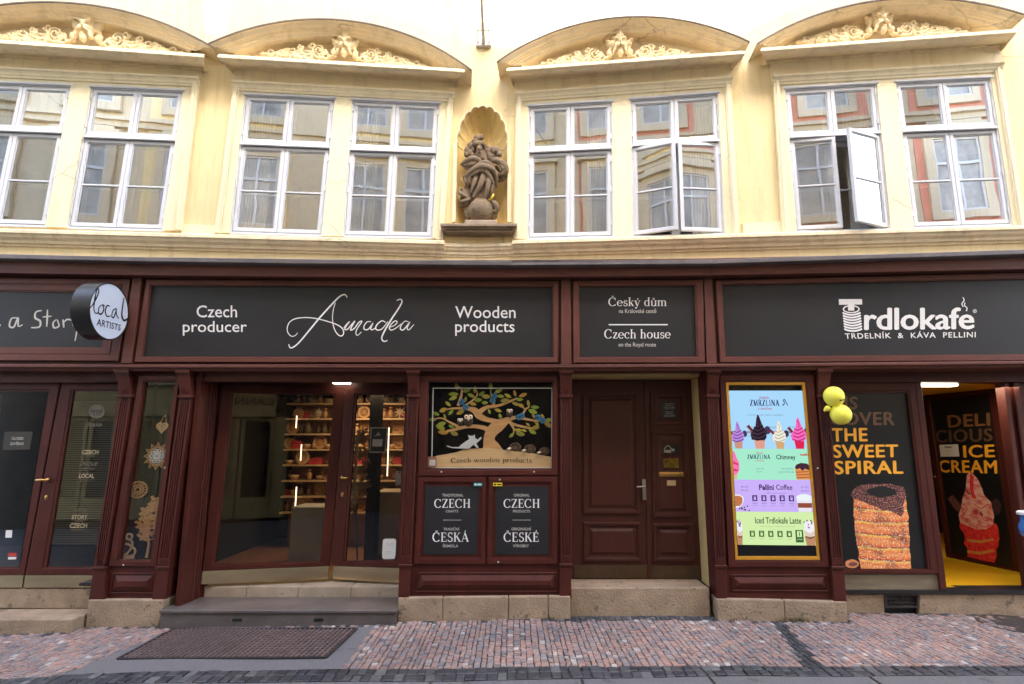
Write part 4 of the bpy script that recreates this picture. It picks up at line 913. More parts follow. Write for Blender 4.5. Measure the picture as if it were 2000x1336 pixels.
for x0, x1, y0, m, l in ((925, 942, 943, 'teal', 'small teal sticker on the cabinet door frame above the left black poster'), (963, 981, 943, 'ysticker', 'small yellow sticker above the right black poster')):
    mb = MB(); slab(mb, A, ln(x0, x1, y0, y0 + 6.5), .030, .040); s = tag(mb.build('sticker', m), l, 'sticker')
    mb = MB(); flat(mb, A, ln(x0 + 2, x0 + 6, y0 + 1.5, y0 + 5), .0408); flat(mb, A, ln(x0 + 8, x1 - 2, y0 + 2, y0 + 4.5), .0408); mb.build('print', 'ink' if m == 'ysticker' else 'paper', s)
# little screws and a lock knob scattered on the frames
for i, (ch, x, y) in enumerate(((A, 862, 922), (A, 1043, 922), (A, 976, 937), (A, 973, 1098), (RT, 1597, 915), (A, 322, 914), (A, 241, 1104))):
    p = ch.hit(x, y, .036); mb = MB(); mb.ball(p, (.011, .008, .011), 8, 6); mb.build('screw', 'steel', SHOP, smooth=True)

# plinth stones
def plinth(ch, q, depth=.8, m='stone', split=()):
    xs = [0] + list(split) + [1]
    for a, bb in zip(xs, xs[1:]):
        L = lambda p, r, k: (p[0] + (r[0] - p[0]) * k, p[1] + (r[1] - p[1]) * k)
        qq = [L(q[0], q[1], a), L(q[0], q[1], bb), L(q[3], q[2], bb), L(q[3], q[2], a)]
        c = [ch.ah(*p, .075) for p in qq]; c[2] = (c[2][0], c[2][1] - .12); c[3] = (c[3][0], c[3][1] - .12)
        g = .002; c = [(c[0][0] + g, c[0][1]), (c[1][0] - g, c[1][1]), (c[2][0] - g, c[2][1]), (c[3][0] + g, c[3][1])]
        mb = MB(); prism(mb, ch, c, -depth, .075); mb.build('plinth_stone', m, SHOP, bevel=.012, seg=2)
plinth(A, [(173, 1171.5), (322, 1171.5), (308, 1223), (166, 1222)], .45)
plinth(A, [(777, 1167.5), (1114.5, 1164.5), (1114.5, 1207), (777, 1218)], .55, split=(.26, .64, .87))
plinth(RT, [(1398, 1169.5), (1654, 1175.5), (1656, 1211), (1402, 1210)], .55, split=(.52,))

# ------------------------------------------------------------------ souvenir shop entrance
P1 = Chart(0, .35, 0).hit(414, 945); P2 = Chart(0, .62, 0).hit(659, 945); P3_ = Chart(0, .47, 0).hit(788, 945)
D1 = chart2(P1, P2); D2 = chart2(P2, P3_)
ZLED = A.ah(640, 716, 0)[1]
zst = A.ah(560, 1192, .16)[1]                      # step top
rise = zhit(560, 1166, zst)                        # where the stone threshold stands on it
zth = Chart(0, rise.y, 0).hit(560, 1146).z
mb = MB(); pa = A.hit(372, 945, .03); planwall(mb, (pa.x, .0), (P1.x - .02, P1.y + .02), zst - .05, ZLED + .1, .06)
for k in (.55, .7, .82):
    p = Vector((pa.x, 0)).lerp(Vector((P1.x - .02, P1.y + .02)), k); mb.tube([(p.x, p.y - .004, zst), (p.x, p.y - .004, ZLED)], .012, 6)
mb.build('reveal', 'maroon', SHOP)
mb = MB(); pb = A.hit(797, 945, .0); planwall(mb, (P3_.x, P3_.y + .02), (pb.x + .02, .0), zst - .05, ZLED + .1, .06); mb.build('reveal', 'maroon', SHOP)
def leaf(ch, outer, inner, kick, glassm='glass', m='maroon', d=0):
    mb = MB(); ring(mb, ch, outer, inner, d + .028, d - .01, d - .03); o = mb.build('door', m, SHOP)
    if glassm: g = MB(); flat(g, ch, inner, d + .0); g.build('glass', glassm, o)
    if kick: k = MB(); slab(k, ch, kick, d - .03, d + .02); k.build('kick_plate', 'kick', o, bevel=.003)
    return o
mb = MB(); mb.box(P1.x - .35, P1.x + .012, P1.y + .012, P1.y + .08, zst - .05, ZLED + .1); mb.build('door_jamb', 'maroon', SHOP)
mb = MB(); mb.box(P3_.x - .012, P3_.x + .35, P3_.y + .012, P3_.y + .08, zst - .05, ZLED + .1); mb.build('door_jamb', 'maroon', SHOP)
LD1 = leaf(D1, [(434, 748), (674, 759), (643.5, 1105), (395, 1115)], [(457, 768), (652, 772), (625, 1097), (419, 1102)], [(395, 1115), (643, 1105), (641, 1131), (391, 1142)])
LD2 = leaf(D2, [(674, 759), (799, 752), (781, 1109), (645, 1105)], [(696, 771), (792, 772), (774, 1095), (674, 1096)], [(650.5, 1105), (781, 1109), (779, 1139), (650, 1131)])
def handle(ch, knob, plate, parent, m='brass', dirx=1):
    p = ch.hit(*knob, .03); mb = MB(); mb.tube([p + ch.n * -.01, p + ch.n * .055], .011, 8); mb.tube([p + ch.n * .055, p + ch.n * .06 + ch.t * .05 * dirx, p + ch.n * .055 + ch.t * .10 * dirx - Vector((0, 0, .004))], [.012, .014, .011], 8); mb.ball(p + ch.n * .012, .022, 10, 6)
    mb.build('handle', m, parent, smooth=True)
    if plate: p = ch.hit(*plate, .03); mb = MB(); mb.ball(p, (.018, .007, .027), 10, 6); mb.build('keyhole', m, parent, smooth=True)
handle(D2, (668, 933), (668.5, 966), LD2)
mb = MB(); planwall(mb, P1 + Vector((.0, .0, 0)), P2, D1.hit(560, 756).z, ZLED + .15, .08); planwall(mb, P2, P3_, D1.hit(660, 760).z, ZLED + .15, .08); mb.build('transom', 'maroon', SHOP)
mb = MB(); lamp = D1.hit(668, 748, .1); mb.box(lamp.x - .10, lamp.x + .10, lamp.y - .05, lamp.y + .03, lamp.z - .012, lamp.z + .012)
tag(mb.build('lamp', 'lampglow', bevel=.004), 'slim glowing lamp strip over the souvenir shop door', 'lamp')
mb = MB()
for k in range(4):
    x0 = A.hit(362, 1160, -.2).x; x1 = A.hit(782, 1160, -.2).x; w = (x1 - x0) / 4
    mb.box(x0 + k * w + .002, x0 + (k + 1) * w - .002, rise.y, rise.y + .8, zst - .1, zth)
mb.build('threshold', 'stone_pale', SHOP, bevel=.006)
STP = thing('entrance_step', 'dark painted metal step box with two slots before the souvenir shop door', 'step', (A.hit(545, 1200).x, -.1, 0))
mb = MB(); xl = A.hit(311, 1195, .16).x; xr = A.hit(775.5, 1195, .16).x
mb.box(xl, xr, -.165, rise.y + .02, zst - .03, zst); mb.build('tread', 'step', STP, bevel=.004)
mb = MB(); zg = -.14; mb.box(xl + .01, xr - .01, -.15, rise.y, zg, zst - .03)
mb.build('riser', 'step', STP)
for x in (463, 622):
    p = A.hit(x, 1211, .152); mb = MB(); mb.box(p.x - .05, p.x + .05, -.153, -.148, p.z - .016, p.z + .016); mb.build('slot', 'black', STP, bevel=.012, seg=2)
# ------------------------------------------------------------------ house door
zs2 = A.ah(1250, 1148, -.04)[1]; YD = zhit(1250, 1131.5, zs2).y; DM = Chart(0, YD, 0)
mb = MB(); xa = A.hit(1114, 1160, .0).x; xb_ = A.hit(1386, 1160, -.04).x; mb.box(xa, xb_, .04, YD + .1, -.2, zs2)
tag(mb.build('stone_step', 'stone', bevel=.012, seg=2), 'worn stone doorstep under the dark maroon panelled door', 'step')
HD = thing('house_door', 'dark maroon double house door with raised panels and steel handle in an ochre recess', 'door', DM.hit(1245, 1131))
def panelled(outer, panels, kick, name='leaf'):
    mb = MB(); slab(mb, DM, outer, -.05, .0)
    for p in panels:
        q = Q(DM, *p, d=.01); q.frame(mb, 0, q.W, 0, q.H, .03, -.002, .022); q.frame(mb, .03, q.W - .03, .03, q.H - .03, .014, -.002, .012); q.raised(mb, .07, q.W - .07, .07, q.H - .07, .03, .001, .014)
    lf = mb.build(name, 'maroon_door', HD, bevel=.003)
    k = MB(); slab(k, DM, kick, -.002, .008); k.build('kick_plate', mat('dull_kick_plate', (.09, .055, .03), .4, .2, 6, metal=.5), lf); return lf
L1 = panelled([(1108, 741), (1262.5, 741), (1268.5, 1131), (1108, 1130)], [[(1139, 767), (1246, 767), (1249, 1003), (1139, 1003)], [(1140, 1020), (1250, 1020), (1253, 1096), (1140, 1096)]], [(1122, 1104), (1266, 1104), (1267, 1130), (1122, 1129)])
L2 = panelled([(1264, 741), (1354, 741), (1371, 1132), (1270.5, 1131)], [[(1271, 763), (1343, 763), (1346, 829), (1271, 829)], [(1273, 842), (1345, 842), (1353, 1010), (1275, 1010)], [(1276, 1023), (1354, 1023), (1358, 1096), (1277, 1096)]], [(1272, 1105), (1367, 1106), (1368, 1131), (1272, 1130)])
mb = MB(); slab(mb, DM, [(1259, 741), (1267, 741), (1273, 1131), (1265, 1131)], .0, .02); mb.build('cover_strip', 'maroon_door', L1, bevel=.004)
mb = MB(); slab(mb, DM, [(1254, 936), (1261.5, 936), (1263, 977), (1255.5, 977)], .02, .027); p = DM.hit(1257, 950, .03)
mb.tube([p, p + DM.n * .05], .010, 8); mb.tube([p + DM.n * .05, p + DM.n * .05 - Vector((.09, 0, .003))], .011, 8); mb.build('handle', 'steel', L1, bevel=.004)
mb = MB(); slab(mb, DM, ln(1294, 1326, 868, 887), .018, .03); ic = mb.build('intercom', 'black', L2, bevel=.003)
mb = MB(); pxribbon(mb, DM, [Vector(p) for p in ((1297, 879), (1300, 873), (1305, 870), (1309, 874), (1312, 879))], .010, .032); flat(mb, DM, ln(1297, 1311, 879, 884), .0315); mb.ball(DM.hit(1315, 879, .035), .018, 10, 6); mb.build('emblem', 'steel', ic)
mb = MB(); slab(mb, DM, [(1295, 895), (1326, 895), (1327, 914), (1296, 914)], .018, .026); mb.build('name_plate', mat('worn_brass', (.30, .20, .06), .2, .6, 22, metal=1), L2, bevel=.002)
mb = MB(); slab(mb, DM, [(1287, 922), (1335, 922), (1336, 931), (1288, 931)], .018, .028); q = Q(DM, (1291, 924.5), (1331, 924.5), (1332, 929), (1292, 929), d=.034); q.box(mb, 0, q.W, 0, q.H, .028, .034); mb.build('letter_slot', 'brass', L2, bevel=.004, seg=2)
mb = MB(); slab(mb, DM, ln(1303, 1320, 938, 948.5), .018, .022); mb.build('card', mat('ivory_card', (.50, .33, .17), .6, .1), L2)
mb = MB(); slab(mb, DM, ln(1291, 1322, 784, 817), .018, .026); pl = mb.build('plaque', 'black', L2, bevel=.002)
for k, (w, y) in enumerate(((10, 787), (8, 790.5), (11, 794), (10, 797), (8, 803), (7, 806), (11, 809.5), (10, 812))): put('lettering', sans(('KRÁLOVSKÁ CESTA', 'dům', 'ordinace a kanceláře', 'v prvním patře')[k % 4]), *ln(1307 - w, 1307 + w, y, y + 2.2), DM, 'letter_dim', pl, .0275)
# ochre lined recess of the door
po = DM.hit(1361, 940); pi = A.hit(1375, 940, -.14); zt0 = DM.hit(1250, 741).z
mb = MB(); mb.box(A.hit(1112, 735, -.1).x, A.hit(1390, 735, -.1).x, .12, YD + .1, zt0, ZLED); mb.build('door_lintel', 'jamb', SHOP)
mb = MB(); planwall(mb, (pi.x, .16), (po.x - .004, YD + .03), zs2 - .02, zt0 + .01, -.05); mb.build('door_jamb', 'jamb', SHOP)
mb = MB(); p5 = RT.hit(1392, 940, .0); planwall(mb, (p5.x - .02, .0), (pi.x, .162), zs2 - .2, zt0 + .3, -.05); mb.build('reveal', 'maroon', SHOP)
mb = MB(); mb.box(A.hit(1112, 900).x - .1, A.hit(1112, 900).x, 0.02, YD + .1, zs2 - .1, ZLED); mb.build('reveal', 'maroon', SHOP)

# ------------------------------------------------------------------ menu screen
MS = thing('menu_screen', 'lit portrait menu screen with four pastel bands in an amber frame', 'screen', RT.hit(1520, 1094))
mb = MB(); ring(mb, RT, [(1417.5, 746.5), (1573, 746), (1603, 1094), (1436.5, 1093.5)], [(1423, 752), (1567.5, 752), (1597, 1087), (1441.5, 1087)], .020, -.005, -.03, .002); mb.build('amber_frame', 'yellow_frame', MS)
mb = MB(); slab(mb, RT, [(1421, 750), (1569, 750), (1599, 1089), (1440, 1089)], -.05, -.008)
mb.build('glass_panel', mat('black_screen_glass', (.006, .006, .007), .06, .1, 3), MS)
SQ = Q(RT, (1423.5, 763), (1570.5, 763), (1594.5, 1065.5), (1441, 1064), d=-.004)
KE = 1 / 2 ** EXPO
def em(r, g, b_, s=1.0): c = srgb(r, g, b_); return emit('screen_%d_%d_%d' % (r, g, b_), tuple(x * KE * s for x in c))
def sq(u0, u1, v0, v1, d=0.0): mb = MB(); mb.add([SQ.pt(SQ.W * u, SQ.H * (1 - v), -.004 + d) for u, v in ((u0, v1), (u1, v1), (u1, v0), (u0, v0))], [(0, 1, 2, 3)]); return mb
for v0, v1, c in ((0, .388, (170, 218, 252)), (.388, .588, (168, 236, 206)), (.588, .792, (203, 178, 250)), (.792, 1, (212, 240, 172))):
    sq(0, 1, v0, v1).build('screen_band', em(*c), MS)
def stext(vf, u0, u1, v0, v1, c, jit=False, d=.0015):
    V, F = vf; x0 = min(v.x for v in V); x1 = max(v.x for v in V); y0 = min(v.y for v in V); y1 = max(v.y for v in V)
    vs = [SQ.pt(SQ.W * (u0 + (u1 - u0) * (v.x - x0) / (x1 - x0)), SQ.H * (1 - v1 + (v1 - v0) * (v.y - y0) / (y1 - y0)), -.004 + d + (i % 5) * .00008 * jit) for i, v in enumerate(V)]
    link('lettering', vs, F, em(*c), MS, fix=False)
navy = (22, 34, 92); gr = (120, 140, 165); dk = (40, 40, 48)
stext(sans('ČESKÁ', .02), .40, .53, .038, .055, (190, 60, 90)); stext(serif('ZMRZLINA', .06, 1.5), .27, .66, .060, .105, navy, True); stext(sans('Z OPOČNA', .02), .37, .56, .112, .128, (190, 60, 90))
stext(sans('se zmrzlinou nebo sladkým trdelníkem', .0), .22, .70, .158, .172, gr)
V, F = ribbon(catmull([(.70, .10), (.73, .085), (.715, .066), (.735, .062), (.75, .08), (.77, .10)], 5), .008); link('emblem', [SQ.pt(SQ.W * v.x, SQ.H * (1 - v.y), -.002) for v in V], F, em(*navy), MS, fix=False)
for uc, lab, ttl in ((.03, '', ''), (.26, 'Čokoláda', 'nutella'), (.56, 'Vanilka', 'nutella'), (.80, 'Jahoda', 'nutella')):
    if lab: stext(sans(lab), uc - .05, uc + .05, .238, .252, gr)
    stext(sans('nutella', .03), uc - .05, uc + .055, .266, .284, (150, 30, 50)); stext(sans('119 Kč'), uc - .035, uc + .045, .298, .312, gr)
def spic(name, pts, c, d=.002, m=None):
    mb = MB(); vs = [SQ.pt(SQ.W * u, SQ.H * (1 - v), -.004 + d) for u, v in pts]; mb.add(vs, [tuple(range(len(vs)))])
    return link(name, mb.v, mb.f, m or em(*c), MS)
def ell(u, v, ru, rv, n=16, a0=0): return [(u + ru * math.cos(2 * math.pi * i / n + a0), v + rv * math.sin(2 * math.pi * i / n + a0)) for i in range(n)]
random.seed(11)
def cone(u, vb, s, cr, shade, cone_c, wx=1.22):
    q_ = lambda L: [(u + (p[0] - u) * wx, p[1]) for p in L]
    spic('cone', q_([(u - .062 * s, vb - .07 * s), (u + .062 * s, vb - .07 * s), (u + .05 * s, vb), (u - .045 * s, vb)]), cone_c, .002)
    spic('ice_cream', q_([(u - .085 * s, vb - .06 * s), (u - .095 * s, vb - .10 * s), (u - .06 * s, vb - .135 * s), (u - .035 * s, vb - .15 * s), (u - .02 * s, vb - .205 * s), (u - .005 * s, vb - .232 * s), (u + .012 * s, vb - .222 * s), (u + .045 * s, vb - .155 * s), (u + .085 * s, vb - .12 * s), (u + .08 * s, vb - .075 * s), (u + .055 * s, vb - .055 * s)]), cr, .0025)
    for k in range(4):
        y = vb - (.07 + k * .026) * s; w = (.075 - k * .008) * s
        V, F = ribbon(catmull(q_([(u - w, y), (u - w * .2, y + .012 * s), (u + w, y - .008 * s)]), 4), .009 * s); link('swirl', [SQ.pt(SQ.W * v.x, SQ.H * (1 - v.y), -.001) for v in V], F, em(*shade), MS, fix=False)
    V, F = ribbon(catmull([(u - .01 * s, vb - .21 * s), (u + .012 * s, vb - .185 * s), (u + .005 * s, vb - .155 * s)], 4), .010 * s); link('swirl', [SQ.pt(SQ.W * v.x, SQ.H * (1 - v.y), -.001) for v in V], F, em(*shade), MS, fix=False)
    spic('wafer', q_([(u - .135 * s, vb - .15 * s), (u - .105 * s, vb - .162 * s), (u - .06 * s, vb - .125 * s), (u - .085 * s, vb - .115 * s)]), (120, 50, 55), .0022); spic('biscuit', q_(ell(u + .095 * s, vb - .125 * s, .035 * s, .028 * s)), (70, 60, 90), .0021)
cone(.085, .386, .78, (190, 140, 222), (110, 70, 150), (205, 150, 130)); cone(.365, .387, .98, (62, 48, 62), (25, 18, 28), (225, 160, 140)); cone(.63, .387, .80, (240, 238, 222), (190, 180, 160), (215, 170, 120)); cone(.885, .387, .90, (245, 110, 190), (200, 40, 120), (225, 40, 80))
stext(sans('ČESKÁ', .02), .31, .40, .408, .420, (190, 60, 90)); stext(serif('ZMRZLINA', .06, 1.5), .19, .49, .424, .455, navy, True); stext(sans('Z OPOČNA', .02), .29, .41, .460, .470, (190, 60, 90)); stext(sans('Chimney', .015), .57, .82, .425, .465, dk); stext(sans('nutella', .03), .88, .99, .415, .432, (200, 40, 40))
stext(sans('MALÝ 89'), .30, .40, .510, .522, gr); stext(sans('VELKÝ'), .30, .38, .530, .541, gr); stext(sans('MINI TRDELNÍK'), .62, .78, .508, .522, gr); stext(sans('KLASICKÝ TRDELNÍK'), .58, .79, .530, .543, gr)
spic('ice_cream', [(0, .40), (.03, .41), (.05, .45), (.075, .47), (.08, .52), (.05, .55), (0, .56)], (250, 120, 180)); spic('swirl', [(0, .47), (.07, .485), (.07, .497), (0, .485)], (230, 50, 110), .0026); spic('swirl', [(0, .515), (.06, .525), (.05, .537), (0, .53)], (230, 50, 110), .0026); spic('cone', [(0, .56), (.045, .55), (.04, .586), (0, .586)], (215, 190, 140))
spic('chimney_cake', [(.815, .50), (.80, .51), (.815, .586), (1.0, .586), (1.0, .50), (.95, .485), (.88, .485)], (222, 150, 90)); spic('glaze', [(.80, .51), (.82, .49), (.88, .478), (.96, .482), (1.0, .50), (.98, .525), (.93, .515), (.90, .53), (.86, .512), (.83, .52)], (70, 45, 55), .0026)
for k in range(3): spic('swirl', [(.81, .535 + k * .018), (.99, .53 + k * .018), (.99, .537 + k * .018), (.81, .542 + k * .018)], (185, 95, 50), .0027)
stext(sans('Pellini', .03), .32, .51, .618, .655, (62, 40, 92)); stext(sans('Coffee', .012), .54, .75, .618, .652, (72, 50, 110)); stext(sans('100% arabica espresso'), .41, .67, .668, .680, (140, 110, 180))
stext(sans('49 Kč'), .08, .18, .628, .640, (120, 90, 160)); stext(sans('59 Kč'), .08, .18, .650, .662, (120, 90, 160)); stext(sans('55 Kč'), .86, .96, .628, .640, (120, 90, 160)); stext(sans('69 Kč'), .86, .96, .652, .664, (120, 90, 160))
def icon(u, v, c, bgc, wl=1):
    mb = sq(u - .033, u + .033, v - .019, v + .019, .0018); mb.build('icon', em(*c), MS); sq(u - .014, u + .016, v - .006, v + .012, .0026).build('icon_mark', em(*bgc), MS); sq(u - .018, u + .018, v - .013, v - .010, .0026).build('icon_mark', em(*bgc), MS)
    if wl: stext(sans('latte'), u - .03, u + .03, v + .026, v + .036, tuple(min(255, x + 50) for x in c)); stext(sans('65 Kč'), u - .025, u + .025, v + .042, v + .051, tuple(min(255, x + 70) for x in c))
for k in range(5): icon(.255 + k * .118, .706, (72, 48, 110), (203, 178, 250))
spic('cup', [(0, .682), (.06, .684), (.11, .70), (.11, .725), (.08, .752), (.03, .768), (0, .768)], (240, 236, 236)); spic('coffee', [(0, .692), (.06, .692), (.095, .705), (.09, .735), (.06, .755), (0, .758)], (195, 120, 80), .0026)
for k in range(9): spic('coffee_bean', ell(.05 + k * .014 + random.uniform(-.01, .01), .768 + random.uniform(-.012, .018), .008, .006, 8), (60, 30, 40), .003)
spic('glass_cup', [(.79, .70), (.99, .70), (.975, .79), (.81, .79)], (235, 232, 240)); spic('foam', ell(.89, .70, .10, .022), (235, 245, 250), .0024); spic('coffee', [(.80, .735), (.985, .735), (.98, .765), (.805, .765)], (150, 80, 60), .0027)
stext(sans('Iced Trdlokafe Latte', .012), .24, .83, .826, .866, (45, 70, 40)); stext(sans('ledová káva s mlékem a příchutí'), .30, .75, .878, .889, (165, 185, 130))
for k in range(5): icon(.195 + k * .118, .930, (60, 100, 55), (212, 240, 172), 0); stext(sans('karamel'), .165 + k * .118, .225 + k * .118, .956, .964, (150, 175, 120))
sq(.745, .845, .905, .982, .0016).build('icon', em(60, 105, 60), MS); sq(.765, .825, .912, .948, .0022).build('icon_mark', em(212, 240, 172), MS); sq(.79, .80, .918, .942, .0028).build('icon_mark', em(60, 105, 60), MS); stext(sans('oříšek'), .76, .83, .957, .967, (212, 240, 172), d=.0028)
for u0, u1 in ((-.0, .075), (.86, 1.0)):
    spic('glass_cup', [(u0, .905), (u1, .905), (u1 - .015, 1.0), (u0 + (.02 if u0 > .5 else 0), 1.0)], (225, 205, 190)); spic('coffee', [(u0, .945), (u1 - .008, .945), (u1 - .015, 1.0), (u0 + (.02 if u0 > .5 else 0), 1.0)], (190, 140, 105), .0024); spic('foam', [(u0, .905), (u0 + .01, .86), ((u0 + u1) / 2, .845), (u1 - .01, .86), (u1, .905), ((u0 + u1) / 2, .925)], (240, 240, 245), .0026)
    for k in range(10): spic('topping', ell(random.uniform(u0 + .005, u1 - .01), random.uniform(.845, .89), .009, .006, 7), random.choice([(150, 90, 150), (90, 60, 90), (190, 150, 190)]), .003)
    V, F = ribbon(catmull([(u0 + .01, .943), ((u0 + u1) / 2, .955), (u1 - .015, .943)], 4), .006); link('swirl', [SQ.pt(SQ.W * v.x, SQ.H * (1 - v.y), -.001) for v in V], F, em(60, 40, 40), MS, fix=False)
# ================================================================== RIGHT SHOP: poster window and open door
DPd = -.28
def on(ch, d): c = Chart(0, 0, math.degrees(ch.ang)); c.p = ch.p + ch.n * d; return c
DP = on(RT, DPd)
mb = MB(); ring(mb, DP, [(1600, 744), (1793, 744), (1841, 1121), (1634, 1121)], [(1612, 767), (1773, 767), (1814, 1112), (1646, 1112)], .03, -.01, -.03); mb.build('window_frame', 'maroon', SHOP)
mb = MB(); slab(mb, DP, [(1605, 1122), (1841, 1122), (1845, 1153), (1605, 1153)], -.05, .0); mb.build('base_panel', mat('dusty_base_glass', (.20, .165, .11), .3, .3, 6, aniso=(.4, 1, 2)), SHOP)
mb = MB(); slab(mb, DP, [(1640, 1153), (2300, 1153), (2300, 1160), (1640, 1160)], -.2, .03); mb.build('threshold', 'black', SHOP)
for x0, x1 in ((1640, 1728), (1795, 2300)):
    mb = MB(); slab(mb, DP, [(x0, 1160.5), (x1, 1160.5), (x1, 1230), (x0, 1230)], -.2, .0); mb.build('plinth_stone', 'stone', SHOP, bevel=.008)
VT = thing('cellar_vent', 'dark rusty cellar vent grille in the stone plinth beneath the chimney cake poster', 'vent', DP.hit(1761, 1186))
mb = MB(); slab(mb, DP, [(1727, 1160.5), (1796, 1160.5), (1796, 1200), (1727, 1200)], -.2, -.06); mb.build('backing', 'black', VT)
mb = MB(); ring(mb, DP, [(1728, 1161), (1795, 1161), (1795, 1187), (1728, 1187)], [(1732, 1164), (1791, 1164), (1791, 1184), (1732, 1184)], .01, -.03); mb.build('frame', 'grate', VT)
mb = MB()
q = Q(DP, (1731, 1163), (1792, 1163), (1792, 1185), (1731, 1185))
for k in range(1, 12): q.box(mb, q.W * k / 12 - .005, q.W * k / 12 + .005, 0, q.H, -.03, -.015)
for k in (1, 2): q.box(mb, 0, q.W, q.H * k / 3 - .005, q.H * k / 3 + .005, -.028, -.012)
mb.build('grille', 'grate', VT)

def picmat(name, kind):
    m, t, o = newmat(name); L = t.links.new; p = N(t, 'ShaderNodeBsdfPrincipled', i_Roughness=.45); L(p.outputs[0], o.inputs[0])
    tc = N(t, 'ShaderNodeTexCoord'); uv = tc.outputs['UV']
    def mix(f, a, b_):
        x = N(t, 'ShaderNodeMix', data_type='RGBA'); L(f, x.inputs[0])
        for i, c in ((6, a), (7, b_)):
            if isinstance(c, tuple): x.inputs[i].default_value = (*c, 1)
            else: L(c, x.inputs[i])
        return x.outputs[2]
    def noise(sc, det=6, rough=.6, st=(1, 1, 1)):
        mp = N(t, 'ShaderNodeMapping'); mp.inputs['Scale'].default_value = st; L(uv, mp.inputs[0])
        n = N(t, 'ShaderNodeTexNoise', i_Scale=sc, i_Detail=float(det), i_Roughness=rough); L(mp.outputs[0], n.inputs['Vector']); return n.outputs[0]
    def th(f, a, b_): r = ramp(t, [(a, (0, 0, 0)), (b_, (1, 1, 1))]); L(f, r.inputs[0]); return r.outputs[0]
    if kind == 'cake':
        sx = N(t, 'ShaderNodeSeparateXYZ'); L(uv, sx.inputs[0])
        cv = N(t, 'ShaderNodeMath', operation='SINE'); a = N(t, 'ShaderNodeMath', operation='MULTIPLY'); a.inputs[1].default_value = 3.14; L(sx.outputs[0], a.inputs[0]); L(a.outputs[0], cv.inputs[0])
        b_ = N(t, 'ShaderNodeMath', operation='MULTIPLY_ADD'); L(cv.outputs[0], b_.inputs[0]); b_.inputs[1].default_value = .045; L(sx.outputs[1], b_.inputs[2])
        d = N(t, 'ShaderNodeMath', operation='MULTIPLY_ADD'); L(sx.outputs[0], d.inputs[0]); d.inputs[1].default_value = -.035; L(b_.outputs[0], d.inputs[2])
        nz = N(t, 'ShaderNodeMath', operation='MULTIPLY_ADD'); L(noise(7), nz.inputs[0]); nz.inputs[1].default_value = .05; L(d.outputs[0], nz.inputs[2])
        w = N(t, 'ShaderNodeMath', operation='MULTIPLY'); L(nz.outputs[0], w.inputs[0]); w.inputs[1].default_value = 6.6
        fr = N(t, 'ShaderNodeMath', operation='FRACT'); L(w.outputs[0], fr.inputs[0])
        r = ramp(t, [(0, (.34, .03, .012)), (.12, (.85, .18, .03)), (.45, (.95, .38, .10)), (.70, (.90, .22, .05)), (.84, (.98, .55, .06)), (.93, (.98, .68, .16)), (1, (.36, .04, .015))]); L(fr.outputs[0], r.inputs[0])
        c = mix(th(noise(4), .48, .66), r.outputs[0], (.28, .045, .022))
        c = mix(th(noise(46, 4, .7), .55, .60), c, (.96, .80, .68)); c = mix(th(noise(85, 2), .60, .64), c, (.20, .03, .02))
    elif kind == 'choc':
        r = ramp(t, [(.35, (.045, .012, .012)), (.6, (.16, .035, .03)), (.72, (.32, .09, .08))]); L(noise(9), r.inputs[0]); c = mix(th(noise(45, 3), .56, .62), r.outputs[0], (.62, .42, .36))
    elif kind == 'pink':
        r = ramp(t, [(.30, (.60, .05, .07)), (.42, (.88, .28, .27)), (.55, (.97, .55, .50)), (.7, (.98, .68, .62))]); L(noise(7, 3, .5, (1, 1.6, 1)), r.inputs[0]); c = mix(th(noise(5, 4), .60, .66), r.outputs[0], (.12, .012, .015))
    elif kind == 'redcone':
        r = ramp(t, [(.3, (.62, .015, .03)), (.55, (.92, .05, .06)), (.75, (.95, .18, .15))]); L(noise(12), r.inputs[0]); c = r.outputs[0]
    elif kind == 'gold':
        r = ramp(t, [(.35, (.62, .16, .04)), (.6, (.85, .50, .13))]); L(noise(30), r.inputs[0]); c = r.outputs[0]
    L(c, p.inputs['Base Color']); return m
PIC = {k: picmat('print_' + k, k) for k in ('cake', 'choc', 'pink', 'redcone', 'gold')}
def pic(name, ch, pts, d, m, parent):
    """Flat printed shape traced on the poster, with its own 0..1 texture coordinates."""
    v = [Vector(ch.ah(*p, d)) for p in pts]; x0 = min(p.x for p in v); x1 = max(p.x for p in v); y0 = min(p.y for p in v); y1 = max(p.y for p in v); s = max(x1 - x0, y1 - y0)
    o = link(name, [ch.pt(p.x, p.y, d) for p in v], [tuple(range(len(v)))], m, parent); me = o.data; u = me.uv_layers.new(name='UVMap')
    base = LOC[o.name]
    for lp in me.loops:
        w = me.vertices[lp.vertex_index].co + base; a = (w - ch.p).dot(ch.t); u.data[lp.index].uv = ((a - x0) / s, (w.z - y0) / s)
    return o
mb = MB(); slab(mb, DP, [(1608, 763), (1776, 763), (1818, 1116), (1642, 1116)], -.02, -.006)
PO = tag(mb.build('window_poster', 'vinyl'), 'black window poster reading THE SWEET SPIRAL over a sugared chimney cake', 'poster')
cz = crop(1600, 740, .2918); d0 = -.0045
put('lettering', sansb('DIS', .03), cz(75, 115), cz(258, 118), cz(256, 206), cz(68, 204), DP, 'bronze_letter', PO, d0, 5)
put('lettering', sansb('COVER', .03), cz(66, 222), cz(505, 220), cz(507, 312), cz(70, 308), DP, 'bronze_letter', PO, d0, 5)
put('lettering', sansb('THE', .03), cz(78, 330), cz(322, 328), cz(325, 418), cz(84, 420), DP, 'amber', PO, d0, 5)
put('lettering', sansb('SWEET', .03), cz(88, 440), cz(528, 438), cz(530, 525), cz(92, 530), DP, 'amber', PO, d0, 5)
put('lettering', sansb('SPIRAL', .03), cz(98, 548), cz(560, 546), cz(564, 636), cz(102, 640), DP, 'amber', PO, d0, 5)
random.seed(21)
